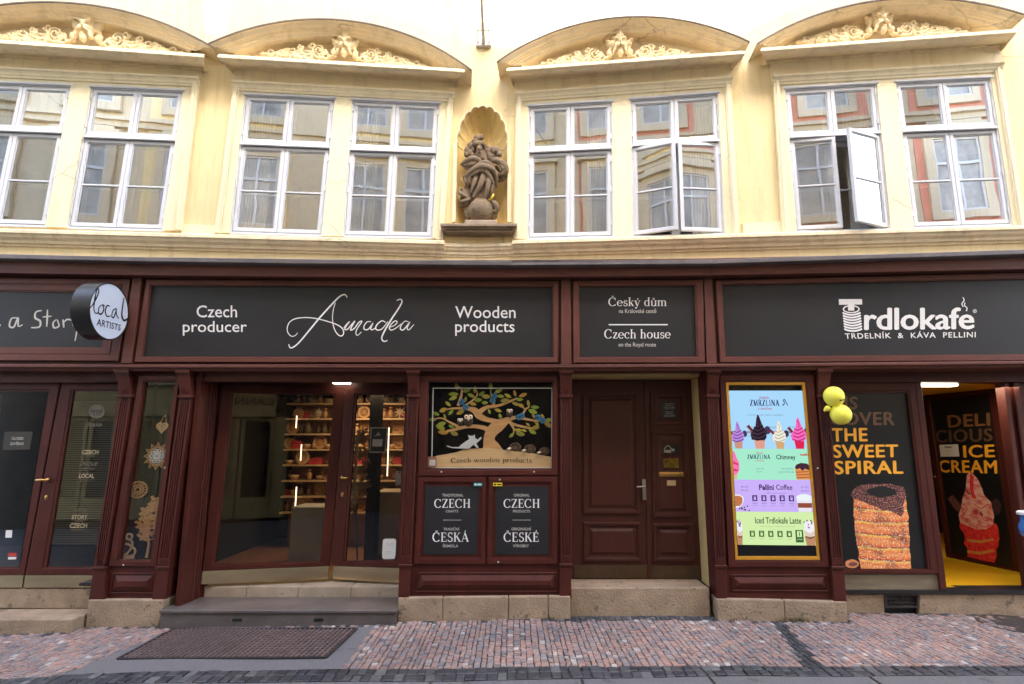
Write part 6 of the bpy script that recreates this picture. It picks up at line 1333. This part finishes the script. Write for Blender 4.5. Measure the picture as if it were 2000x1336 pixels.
mb = MB(); tree_cut(mb, WN, tuple(pw(222, 1000)), tuple(pw(258, 730)), .26, .03, 9); tag(mb.build('wooden_tree', 'oak'), 'small fretwork wooden tree at the bottom of the narrow window', 'ornament')
mb = MB(); P_ = [pw(*p) for p in ((95, 985), (150, 990), (165, 960), (120, 930), (92, 960), (110, 985), (140, 960), (150, 920), (120, 900), (130, 880), (150, 888), (140, 915))]; cut(mb, catmull(P_, 5), .018); cut(mb, [pw(90, 1000), pw(160, 996)], .03)
tag(mb.build('wooden_snake', 'oak_light'), 'curled pale wooden snake figure at the foot of the narrow window', 'ornament')

# ================================================================== tree picture in the display window
TW = on(A, -.075); tcr = crop(830, 740, .1422)
x0, x1 = A.hit(826, 830).x, A.hit(1090, 830).x; z0, z1 = A.hit(900, 922).z, A.hit(900, 742).z
mb = MB(); mb.box(x0 - .05, x1 + .05, .42, .45, z0 - .05, z1 + .05); mb.box(x0 - .05, x1 + .05, .04, .45, z0 - .08, z0 - .02); mb.box(x0 - .08, x0 - .03, .06, .45, z0 - .05, z1 + .05); mb.box(x1 + .02, x1 + .06, .06, .45, z0 - .05, z1 + .05); mb.box(x0 - .05, x1 + .05, .06, .45, z1 + .02, z1 + .06); mb.build('window_backing', 'dark', SHOP)
WT = thing('tree_picture', 'cut out plywood tree picture with green leaves reading Czech wooden products', 'window display', TW.hit(960, 914))
kk = [0]
def tp(name, pts, m, th=.014, parent=WT, base=0.0):
    kk[0] += 1; mb = MB(); prism(mb, TW, [TW.ah(*tcr(*p)) for p in pts], base, base + th + (kk[0] % 13) * .0004); return mb.build(name, m, parent)
BR = MB()
def limb(pts):
    kk[0] += 1
    c = catmull([Vector((x, y)) for x, y, w in pts], 6); n = len(c); ws = catmull([Vector((w, 0)) for x, y, w in pts], 6)
    V, F = ribbon(c, [max(6, v.x) for v in ws]); out = [V[2 * i] for i in range(n)] + [V[2 * i + 1] for i in reversed(range(n))]
    prism(BR, TW, [TW.ah(*tcr(p.x, p.y)) for p in out], 0, .014 + (kk[0] % 13) * .0004)
limb([(910, 980, 330), (905, 930, 240), (885, 860, 165), (890, 780, 150), (940, 700, 165), (1010, 640, 170), (1080, 600, 120), (1150, 555, 70), (1260, 530, 42), (1400, 555, 34), (1520, 575, 24), (1650, 575, 14)])
limb([(1060, 630, 80), (960, 580, 62), (850, 560, 64), (740, 505, 92), (690, 440, 84), (600, 408, 56), (480, 405, 34), (360, 408, 22), (285, 430, 12)])
limb([(750, 455, 70), (850, 390, 48), (960, 378, 36), (1080, 345, 32), (1190, 300, 28), (1270, 262, 16)]); limb([(900, 385, 40), (950, 340, 30), (905, 200, 16), (905, 130, 12)])
limb([(885, 770, 110), (850, 690, 66), (720, 655, 52), (580, 655, 46), (430, 690, 38), (330, 712, 26), (225, 735, 12)]); limb([(480, 668, 44), (340, 595, 26), (225, 540, 20), (90, 562, 10)])
limb([(455, 370, 40), (490, 270, 36), (505, 150, 22), (440, 100, 16)]); limb([(550, 365, 22), (650, 300, 20), (720, 215, 16), (700, 150, 10)])
limb([(1150, 590, 44), (1240, 630, 34), (1400, 670, 28), (1500, 682, 14)]); limb([(1180, 610, 44), (1220, 690, 24), (1215, 760, 12)]); limb([(1230, 690, 20), (1300, 705, 16), (1360, 700, 10)]); limb([(1340, 500, 28), (1380, 420, 26), (1430, 385, 14), (1410, 340, 10)]); limb([(1380, 420, 16), (1300, 360, 10)]); limb([(1490, 570, 16), (1545, 640, 10)])
BR.build('trunk', 'tree_wood', WT)
tp('ground_board', [(60, 1232), (60, 1090), (180, 1052), (320, 1030), (440, 1005), (540, 965), (700, 955), (900, 950), (1090, 975), (1300, 1000), (1500, 1025), (1745, 1075), (1745, 1218), (60, 1218)], 'tree_base', .024)
LV = MB(); rnd = random.Random(12)
for x, y, a, l in ((440, 110, 80, 110), (575, 160, -20, 120), (690, 150, 100, 95), (395, 212, 0, 140), (390, 268, -20, 120), (635, 230, 25, 110), (780, 205, -35, 100), (730, 292, -5, 110), (660, 345, 10, 100), (560, 285, 100, 80), (840, 245, 5, 130), (905, 105, 85, 110), (1010, 170, -25, 120), (1040, 240, 5, 100), (320, 345, 40, 100), (255, 430, -25, 115), (360, 460, -50, 100), (155, 480, 20, 100), (275, 520, 70, 80), (490, 460, -25, 120), (105, 560, 0, 110), (230, 620, -15, 130), (215, 665, 25, 140), (365, 655, 30, 90), (255, 735, 5, 150), (405, 750, 20, 120), (885, 450, 70, 75), (1005, 435, 20, 110), (1035, 515, 65, 80), (825, 330, 0, 90), (1140, 235, 30, 110), (1235, 200, 75, 90), (1345, 225, -20, 120), (1300, 285, 0, 100), (1100, 300, -5, 130), (1245, 345, 20, 110), (1320, 370, 30, 100), (1420, 340, 80, 100), (1510, 390, 5, 120), (1480, 450, 20, 130), (1490, 510, 65, 80), (1415, 630, 40, 80), (1515, 670, -5, 120), (1540, 620, 70, 90), (1475, 725, 30, 120), (1360, 710, 20, 80), (1190, 775, -45, 90), (1310, 755, 10, 130), (1280, 705, -5, 90), (1615, 520, 60, 80), (1690, 570, -15, 130), (1690, 630, 35, 140)):
    n = 10; w = l * rnd.uniform(.40, .52); ca, sa = math.cos(R(a)), math.sin(R(a)); o = []
    for i in range(2 * n):
        t = (i if i < n else 2 * n - i) / n; s = 1 if i < n else -1; u = (t - .5) * l; v = s * w / 2 * math.sin(math.pi * t) ** .8; o.append((x + u * ca - v * sa, y + u * sa + v * ca))
    kk[0] += 1; prism(LV, TW, [TW.ah(*tcr(*p)) for p in o], .016, .026 + (kk[0] % 17) * .0005)
LV.build('leaves', 'leafy', WT)
put('lettering', serif('Czech wooden products', .07, 1.3), *[tcr(*p) for p in ((352, 1090), (1468, 1083), (1468, 1172), (352, 1172))], TW, 'ink', WT, .0285, True, .10)
for s, cx_ in ((1, 260), (-1, 1562)):
    for dx, dy, a, l in ((-45, 80, -25, 90), (-20, 30, 60, 90), (40, 35, -60, 80), (45, 80, 20, 80), (0, 55, 40, 60)):
        ca, sa = math.cos(R(a * s)), math.sin(R(a * s)); x, y = cx_ + dx * s, 1085 + dy
        tp('branch_emblem', [(x + u * ca - v * sa, y + u * sa + v * ca) for u, v in [(l / 2 * math.cos(t), 12 * math.sin(t)) for t in [2 * math.pi * i / 10 for i in range(10)]]], 'ink', .016)
def tz(x, y, d): return TW.hit(*tcr(x, y), d)
tsc = (tz(1000, 600, 0) - tz(900, 600, 0)).length / 100
for x, y, s, l in ((485, 580, .72, 'smaller left carved owl of the pair on the plywood tree branch'), (598, 550, 1.1, 'larger right carved owl of the pair on the plywood tree branch'), (1163, 455, .78, 'single carved owl high on the right of the plywood tree')):
    mb = MB(); mb.ball(tz(x, y + 20 * s, .016), (58 * s * tsc, .02, 78 * s * tsc), 14, 9); o = tag(mb.build('carved_owl', 'owl', smooth=True), l, 'carved owl', 'carved owls in the tree picture')
    mb = MB(); mb.ball(tz(x - 26 * s, y - 26 * s, .062), (28 * s * tsc, .008, 28 * s * tsc), 10, 7); mb.ball(tz(x + 26 * s, y - 26 * s, .062), (28 * s * tsc, .008, 28 * s * tsc), 10, 7); mb.ball(tz(x, y - 2 * s, .064), (14 * s * tsc, .008, 24 * s * tsc), 8, 6); mb.build('face', 'cream', o, smooth=True)
    for e in (-1, 1): mb = MB(); mb.ball(tz(x + e * 26 * s, y - 26 * s, .072), (9 * s * tsc, .005, 9 * s * tsc), 8, 6); mb.build('eye', 'ink', o)
cat = tp('cat_cutout', [(298, 918), (330, 922), (380, 938), (470, 936), (500, 905), (560, 862), (612, 828), (600, 790), (594, 768), (622, 782), (660, 782), (688, 766), (690, 812), (728, 834), (766, 798), (782, 806), (768, 832), (724, 872), (708, 884), (742, 946), (716, 952), (672, 902), (642, 926), (612, 958), (480, 956), (380, 950), (320, 932)], 'catwhite', .014, None, .03)
tag(cat, 'white cat cut-out stretching up the plywood tree trunk', 'cat cut-out')
for x, y, s, l in ((1240, 940, 1.0, 'left hedgehog of three beside the plywood tree'), (1440, 965, .98, 'middle hedgehog of three beside the plywood tree'), (1635, 995, .85, 'right hedgehog of three beside the plywood tree')):
    mb = MB(); rr = random.Random(int(x)); c = tz(x, y, .016); a_, b_ = 84 * s * tsc, 62 * s * tsc
    mb.ball(c, (a_, .022, b_), 14, 9)
    for k in range(70):
        t = rr.uniform(-.3, math.pi + .3); r = rr.uniform(.4, 1.0); p = c + Vector((a_ * r * math.cos(t), -.02, b_ * r * math.sin(t))); e = p + Vector((rr.uniform(.0, .016), -.012, .010)); mb.tube([p, e], [.0035, .001], 4)
    o = tag(mb.build('hedgehog', 'quill'), l, 'hedgehog figure', 'hedgehogs in the tree picture')
    mb = MB(); mb.ball(tz(x - 84 * s, y + 22 * s, .05), (36 * s * tsc, .016, 20 * s * tsc), 10, 7, Matrix.Rotation(R(-20), 3, 'Y')); mb.build('snout', 'cream', o, smooth=True); mb = MB(); mb.ball(tz(x - 118 * s, y + 34 * s, .05), .006, 6, 5); mb.build('nose', 'ink', o)
for i, (x, y, a, l) in enumerate(((500, 320, 60, 'blue butterfly on the upper left branch of the plywood tree, upper of two'), (555, 395, 20, 'blue butterfly on the upper left branch of the plywood tree, lower of two'), (925, 300, 45, 'left blue butterfly of the top centre pair on the plywood tree'), (950, 240, 50, 'upper blue butterfly of the top centre pair on the plywood tree'), (1280, 530, 80, 'left blue butterfly on the right branch of the plywood tree'), (1325, 510, 70, 'right blue butterfly on the right branch of the plywood tree'), (1545, 530, 85, 'blue green butterfly near the right end of the plywood tree'), (1612, 575, 60, 'pale blue butterfly at the right end of the plywood tree'))):
    mb = MB(); Rm = Matrix.Rotation(R(a), 3, 'Y')
    for s in (-1, 1):
        mb.ball(tz(x, y, .055) + Rm @ Vector((.016 * s, 0, .014)), (.016, .003, .024), 10, 6, Rm @ Matrix.Rotation(R(-30 * s), 3, 'Y')); mb.ball(tz(x, y, .056) + Rm @ Vector((.013 * s, 0, -.016)), (.012, .003, .016), 10, 6, Rm @ Matrix.Rotation(R(30 * s), 3, 'Y'))
    o = tag(mb.build('butterfly', 'blue', smooth=True), l, 'butterfly', 'blue butterflies in the tree picture'); mb = MB(); mb.ball(tz(x, y, .061), (.004, .004, .026), 6, 6, Rm); mb.build('body', 'ink', o)
mb = MB(); slab(mb, TW, [tcr(40, 1068), tcr(158, 1068), tcr(152, 1218), tcr(34, 1218)], .05, .056); o = tag(mb.build('price_card', mat('pink_card', (.45, .19, .11), .6)), 'small pink and white card in the lower left corner of the tree window', 'card'); mb = MB(); slab(mb, TW, [tcr(60, 1110), tcr(145, 1110), tcr(142, 1190), tcr(57, 1190)], .0562, .058); mb.build('print', 'paper', o)
mb = MB(); fq = [tcr(105, 120), tcr(1748, 120), tcr(1745, 1228), tcr(85, 1228)]; ring(mb, on(A, -.03), fq, [tcr(118, 134), tcr(1738, 134), tcr(1735, 1216), tcr(98, 1216)], .0, -.01); mb.build('white_outline', 'paper', SHOP)  # thin white outline just behind the window glass

# ================================================================== GROUND
def gz(x): return (.0178 * x if x < 0 else .0) + .004 * math.sin(x * 1.7) + .003 * math.sin(x * 4.1 + 1)
def ghit(px, py):
    x = 0
    for _ in range(6): p = zhit(px, py, gz(x)); x = p.x
    return p
YB0 = [(-9, -1.43), (9, -1.43)]
bt = [(ghit(x, y).x, ghit(x, y).y) for x, y in ((0, 1326), (150, 1316), (500, 1308), (1000, 1301), (1500, 1300), (2000, 1299))]
bb = [(ghit(x, y).x, ghit(x, y).y) for x, y in ((90, 1337), (700, 1329), (1000, 1326), (1500, 1318), (2000, 1317))]
def interp(tab, x):
    if x <= tab[0][0]: return tab[0][1]
    for (a, ya), (b_, yb) in zip(tab, tab[1:]):
        if x <= b_: return ya + (yb - ya) * (x - a) / (b_ - a)
    return tab[-1][1]
def sheet(name, x0, x1, y0, y1, dz, m, kind='structure'):
    mb = MB(); n = 60; mb.grid([[(x0 + (x1 - x0) * i / n, y, gz(x0 + (x1 - x0) * i / n) + dz) for i in range(n + 1)] for y in (y0, y1)]); o = mb.build(name, m); o['kind'] = kind; return o
sheet('ground', -60, 60, -60, 60, -.40, 'road')
sheet('road', -16, 16, -8.3, -1.2, -.022, 'road')
sheet('pavement_bed', -16, 16, -1.9, .75, -.012, 'joint')
apron = [(345, 1226), (730, 1224), (668, 1306), (120, 1318)]; AP = [ghit(*p) for p in apron]
gr_ = [(341, 1229), (697, 1229), (636, 1286), (230, 1288)]; GRp = [ghit(*p) for p in gr_]
cb = [ghit(*p) for p in ((1508, 1214), (1530, 1214), (1606, 1301), (1570, 1301))]
def inside(p, poly):
    s = False
    for i in range(len(poly)):
        a, b_ = poly[i], poly[(i + 1) % len(poly)]
        if (a.y > p[1]) != (b_.y > p[1]) and p[0] < (b_.x - a.x) * (p[1] - a.y) / (b_.y - a.y) + a.x: s = not s
    return s
xpl = [A.hit(*p, .075).x for p in ((165, 1222), (308, 1222), (777, 1217), (1114, 1207), (1398, 1209), (1656, 1211))]
def facade_y(x):      # where the paving meets the plinths and steps
    if x < xpl[0]: return yy.y - .005
    if x < xpl[1]: return -.078
    if x < xpl[2]: return -.168
    if x < xpl[3]: return -.078
    if x < xpl[4]: return .035
    if x < xpl[5]: return RT.pt((x - XR), 0, .078).y
    return DP.pt(x - XR, 0, .0).y + .0
rnd = random.Random(77); ST = MB(); BS = MB()
def stone(mb, x0, x1, y0, y1, h=.0):
    g = rnd.uniform(.002, .0045); j = lambda: rnd.uniform(-.0035, .0035)
    c = [(x0 + g + j(), y0 + g + j()), (x1 - g + j(), y0 + g + j()), (x1 - g + j(), y1 - g + j()), (x0 + g + j(), y1 - g + j())]
    zc = gz((x0 + x1) / 2) + h + rnd.uniform(-.0035, .003); tx, ty = rnd.uniform(-.05, .05), rnd.uniform(-.05, .05); cx_, cy_ = (x0 + x1) / 2, (y0 + y1) / 2
    top = []; bot = []; b2 = .006
    for x, y in c:
        bot.append((x, y, zc - .02)); f = .86
        xx, yv = cx_ + (x - cx_) * f, cy_ + (y - cy_) * f; top.append((xx, yv, zc + (xx - cx_) * tx + (yv - cy_) * ty))
    mid = [(cx_ + (x - cx_) * .97, cy_ + (y - cy_) * .97, zc - .005) for x, y in c]
    mb.grid([bot, mid, top], True); k = len(mb.v); mb.f.append((k - 4, k - 3, k - 2, k - 1))
x = -7.6
while x < 7.4:
    w = rnd.uniform(.040, .066); xm = x + w / 2; y = interp(bt, xm); yf = facade_y(xm)
    y += rnd.uniform(-.02, .0)
    while y < yf:
        l = rnd.uniform(.042, .085); y1 = min(y + l, yf); xo = rnd.uniform(-.004, .004)
        p = (xm, (y + y1) / 2)
        if y1 - y > .02 and not inside(p, AP):
            dark = inside(p, cb) or (abs(xm - xpl[3]) < .17 and p[1] > -.17 and xm < xpl[3] + .15) or (xpl[3] < xm < xpl[4] and p[1] > yf - .16) or (y1 > yf - .03 and rnd.random() < .5)
            stone(BS if dark else ST, x + xo, x + w + xo, y, y1)
        y = y1
    x += w
y = None
x = -7.6
while x < 7.4:      # the dark border along the kerb, two or three courses
    w = rnd.uniform(.06, .10); xm = x + w / 2; y0, y1 = interp(bb, xm), interp(bt, xm); n = 2
    for k in range(n): a = y0 + (y1 - y0) * k / n; off = rnd.uniform(-.012, .012); stone(BS, x + off, x + w + off, a, y0 + (y1 - y0) * (k + 1) / n)
    x += w
o = ST.build('pavement', 'cobble'); o['kind'] = 'structure'; o = BS.build('pavement_border', 'basalt'); o['kind'] = 'structure'
mb = MB(); c = [Vector((p.x, p.y, gz(p.x))) for p in AP]
n = 20; mb.grid([[c[3].lerp(c[2], i / n) + Vector((0, 0, 0)) for i in range(n + 1)], [c[0].lerp(c[1], i / n) for i in range(n + 1)]])
mb.v = [Vector((v.x, v.y, gz(v.x) - .002)) for v in mb.v]; o = mb.build('pavement_slab', 'granite'); o['kind'] = 'structure'
GRT = thing('metal_grate', 'rusty brown metal grating set in the paving before the shop step', 'grate', (GRp[0] + GRp[2]) / 2)
mb = MB(); n = 20; T0, T1, B1, B0 = GRp
mb.grid([[Vector((p.x, p.y, gz(p.x) + .003)) for p in [B0.lerp(B1, i / n) for i in range(n + 1)]], [Vector((p.x, p.y, gz(p.x) + .003)) for p in [T0.lerp(T1, i / n) for i in range(n + 1)]]]); mb.build('plate', 'grate', GRT)
mb = MB(); lift = Vector((0, 0, .011)); P4 = lambda a, b_: (lambda p: Vector((p.x, p.y, gz(p.x))))(B0.lerp(B1, a).lerp(T0.lerp(T1, a), b_))
def gbar(p, q, w=.006, h=.012):
    d = (q - p).normalized(); k = Vector((-d.y, d.x, 0)) * w; b_ = len(mb.v); mb.v += [p - k, p + k, p + k + Vector((0, 0, h)), p - k + Vector((0, 0, h)), q - k, q + k, q + k + Vector((0, 0, h)), q - k + Vector((0, 0, h))]
    mb.f += [tuple(b_ + i for i in f) for f in ((2, 3, 7, 6), (0, 4, 7, 3), (1, 2, 6, 5), (0, 3, 2, 1), (4, 5, 6, 7))]
NX, NY = 40, 13
for i in range(NX + 1): gbar(P4(i / NX, 0), P4(i / NX, 1), .0062, .012)
for j in range(NY + 1): gbar(P4(0, j / NY), P4(1, j / NY), .0055, .0105)
mb.build('bars', mat('rusty_bars', (.19, .135, .125), .5, .35, 9, metal=.2), GRT)
mb = MB(); e = [P4(0, 0), P4(1, 0), P4(1, 1), P4(0, 1)]
for a, b_ in zip(e, e[1:] + e[:1]): gbar(a, b_, .012, .013)
mb.build('frame', 'grate', GRT)
# kerb slabs of granite beyond the border
kx = [-7.6, -5.9, -4.2, -2.4] + [ghit(px, 1330).x for px in (842, 1137, 1392, 1712)] + [5.1, 6.6, 8]
for a, b_ in zip(kx, kx[1:]):
    mb = MB(); n = 6; rows = [[], []]
    for i in range(n + 1):
        x = a + .012 + (b_ - a - .024) * i / n; rows[0].append((x, -2.05, gz(x) - .004)); rows[1].append((x, interp(bb, x) - .008, gz(x) - .004))
    mb.grid([[(p[0], p[1], p[2] - .05) for p in rows[0]], rows[0], rows[1], [(p[0], p[1], p[2] - .05) for p in rows[1]]]); o = mb.build('kerb_slab', 'granite', bevel=.01); o['kind'] = 'structure'
# worn round cover at the far right, weeds at the plinths
p = ghit(1985, 1219); mb = MB(); n = 32
mb.grid([[(p.x + .33 * r * math.cos(2 * math.pi * i / n), p.y + .33 * r * math.sin(2 * math.pi * i / n), gz(p.x) + h) for i in range(n)] for r, h in ((1, -.01), (1, .004), (.9, .004), (.88, .001), (.55, .001), (.53, .004), (.03, .004))], True)
tag(mb.build('manhole_cover', 'grate'), 'round dark manhole cover in the paving at the far right', 'manhole cover')
GRS = MB(); rnd = random.Random(8)
for px, py, n, s in ((1535, 1213, 40, 1), (1560, 1214, 50, 1.3), (1075, 1208, 26, .8), (1425, 1212, 16, .7)):
    c = ghit(px, py)
    for k in range(n):
        o = c + Vector((rnd.gauss(0, .05), rnd.uniform(-.03, .01), 0)); h = rnd.uniform(.02, .06) * s; a = rnd.uniform(0, 6.28); dx = Vector((math.cos(a) * .004, math.sin(a) * .004, 0)); e = o + Vector((rnd.gauss(0, .02), rnd.gauss(0, .015) - .01, h)); GRS.add([o - dx, o + dx, e], [(0, 1, 2)])
o = GRS.build('weeds', mat('dry_grass', (.17, .14, .05), .8, .3, 20)); o['kind'] = 'stuff'

# ================================================================== THE HOUSE OPPOSITE (seen only in reflections, and shading the street)
YO = -8.2
OP = thing('opposite_house', 'tall town house across the street, pink and cream, mirrored in the windows', 'building', (0, YO, 0))
M['pink'] = wallmat('pink_render', (.66, .30, .22), (.45, .24, .18)); M['ocream'] = wallmat('grey_cream_render', (.62, .53, .39), (.46, .39, .29)); M['oyel'] = wallmat('cream_shop_paint', (.46, .37, .19), (.3, .24, .13))
M['oshop'] = mat('dark_shop_pane', (.02, .022, .025), .2, .1); M['dglass'] = mat('dull_pane', (.38, .36, .33), .35, .35, 2)
def shadow_pt(px, py):
    ch = UL if px < 941 else UR; P = ch.hit(px, py, 0); k = (P.y - YO) / -SUN.y; Qp = P + SUN * k; return (Qp.x, Qp.z)
prof = [(-300, -60), (60, -60), (250, -40), (400, -25), (404, 58), (448, 62), (454, -10), (620, -14), (700, 8), (780, 30), (850, 52), (960, 86), (1250, 74), (1440, 62), (1520, 24), (1640, -20), (1900, -24), (2300, -60)]
sk = [shadow_pt(*p) for p in prof]
ZW = min(z for _, z in sk) - .6
mb = MB(); mb.box(-14, 14, YO - 6, YO, 3.4, ZW); mb.build('wall', 'ocream', OP)
mb = MB(); n = len(sk); pts = [(-14, ZW)] + [(-14, sk[0][1])] + sk + [(14, sk[-1][1]), (14, ZW)]
b0 = len(mb.v); mb.v += [Vector((x, YO, z)) for x, z in pts] + [Vector((x, YO - .35, z)) for x, z in pts]; m_ = len(pts); mb.f.append(tuple(range(m_))); mb.f.append(tuple(range(m_, 2 * m_)))
for i in range(m_): j = (i + 1) % m_; mb.f.append((i, m_ + i, m_ + j, j))
mb.build('shadow_parapet', 'ocream', OP)  # unseen skyline, shaped to cast the shadow edge and bright notch on the facade
pA, pB = shadow_pt(868, -40), shadow_pt(912, 88); mb = MB(); mb.tube([(pA[0], YO - .1, pA[1]), (pB[0], YO - .1, pB[1] - .3)], .085, 8); mb.build('shadow_pole', 'lead', OP)  # unseen pole added to throw the broad diagonal shadow band
wa = shadow_pt(862, 0); wb = shadow_pt(884, 80); mb = MB(); mb.tube([(wa[0], YO - .1, wa[1]), (wb[0], YO - .1, wb[1] - .3)], .012, 5); mb.build('shadow_wire', 'lead', OP)  # unseen wire added to throw the thin shadow line beside the band
for x0, x1 in ((.4, 3.6), (4.6, 8.0), (9, 12.6)): mb = MB(); mb.box(x0, x1, YO, YO + .03, 3.9, ZW - .3); mb.build('wall_field', 'pink', OP)
for x0, x1 in ((-3.2, -.4), (-8.2, -4.6)): mb = MB(); mb.box(x0, x1, YO, YO + .03, 3.9, ZW - .3); mb.build('wall_field', 'wall', OP)
for zc_ in (3.55, 6.9, 10.1):
    mb = MB(); mb.box(-14, 14, YO, YO + .22, zc_, zc_ + .10); mb.box(-14, 14, YO, YO + .14, zc_ - .16, zc_); mb.build('string_course', 'ocream', OP)
for xi, xc in enumerate((-11.8, -9.6, -7.2, -5.4, -2.6, -1.0, 1.2, 2.7, 5.4, 7.0, 9.9, 11.6)):
    for z0 in (4.3, 7.5, 10.6):
        if z0 + 1.9 > ZW - .1: continue
        fm = MB(); ring_pts = rect(Chart(0, YO + .03, 180), -xc - .72, -xc + .72, z0 - .2, z0 + 2.15); ring_pts.frame(fm, 0, 1.44, 0, 2.35, .20, .0, .09); ring_pts.box(fm, -.1, 1.54, 2.35, 2.5, 0, .22); ring_pts.box(fm, .1, 1.34, 2.5, 2.62, 0, .12)
        w_ = fm.build('window', 'ocream', OP)
        gm_ = MB(); ring_pts.quad(gm_, .2, 1.24, .2, 2.15, .012); gm_.build('pane', 'dglass', w_)
        bm_ = MB(); ring_pts.box(bm_, .69, .75, .2, 2.15, .012, .05); ring_pts.box(bm_, .2, 1.24, 1.45, 1.52, .012, .052); ring_pts.frame(bm_, .2, 1.24, .2, 2.15, .05, .012, .048); bm_.build('glazing_bars', 'white', w_)
# cream shopfront with louvred door opposite
mb = MB(); mb.box(-14, 14, YO - .3, YO - .02, -.3, 3.4); mb.build('ground_wall', mat('brown_stone', (.075, .06, .045), .85, .3, 2), OP)
mb = MB(); mb.box(-2.75, -2.42, YO - .02, YO + .12, 0, 2.48); mb.build('shop_pier', 'oyel', OP)
for x0, x1 in ((-5.95, -2.75), (-10.8, -8.0), (2.0, 5.6), (7.0, 10.5)):
    mb = MB(); mb.box(x0, x1, YO - .02, YO + .10, 2.55, 3.25); mb.build('shop_fascia', 'oyel', OP)
    mb = MB(); mb.box(x0, x1, YO - .02, YO + .2, 3.25, 3.33); mb.box(x0, x1, YO - .02, YO + .14, 2.48, 2.55); mb.build('shop_cornice', 'oyel', OP)
    w = (x1 - x0) / 4
    for k in range(4):
        a = x0 + k * w; r_ = rect(Chart(0, YO, 180), -a - w, -a, 0, 2.48); fm = MB(); r_.frame(fm, .02, w - .02, 0, 2.46, (.09, .09, .5, .09), -.02, .06); d_ = fm.build('shop_door', 'oyel', OP)
        gm_ = MB()
        if k % 2: r_.quad(gm_, .1, w - .1, .5, 2.38, .0); gm_.build('pane', 'oshop', d_)
        else:
            for s in range(46): r_.box(gm_, .1, w - .1, .5 + s * .041, .5 + s * .041 + .026, -.01, .03)
            gm_.build('louvre', 'oyel', d_)
put('lettering', sans('CANNABIS', .02), (0, 0), (1, 0), (1, 1), (0, 1), A, 'ink', OP, 0) if False else None
V, F = sans('CANNABIS STORE', .02); CO = Chart(0, YO + .105, 180); vw = max(v.x for v in V)
link('lettering', [CO.pt(2.8 + v.x / vw * 2.6, 2.78 + v.y * .26, .0) for v in V], F, 'ink', OP, fix=False)
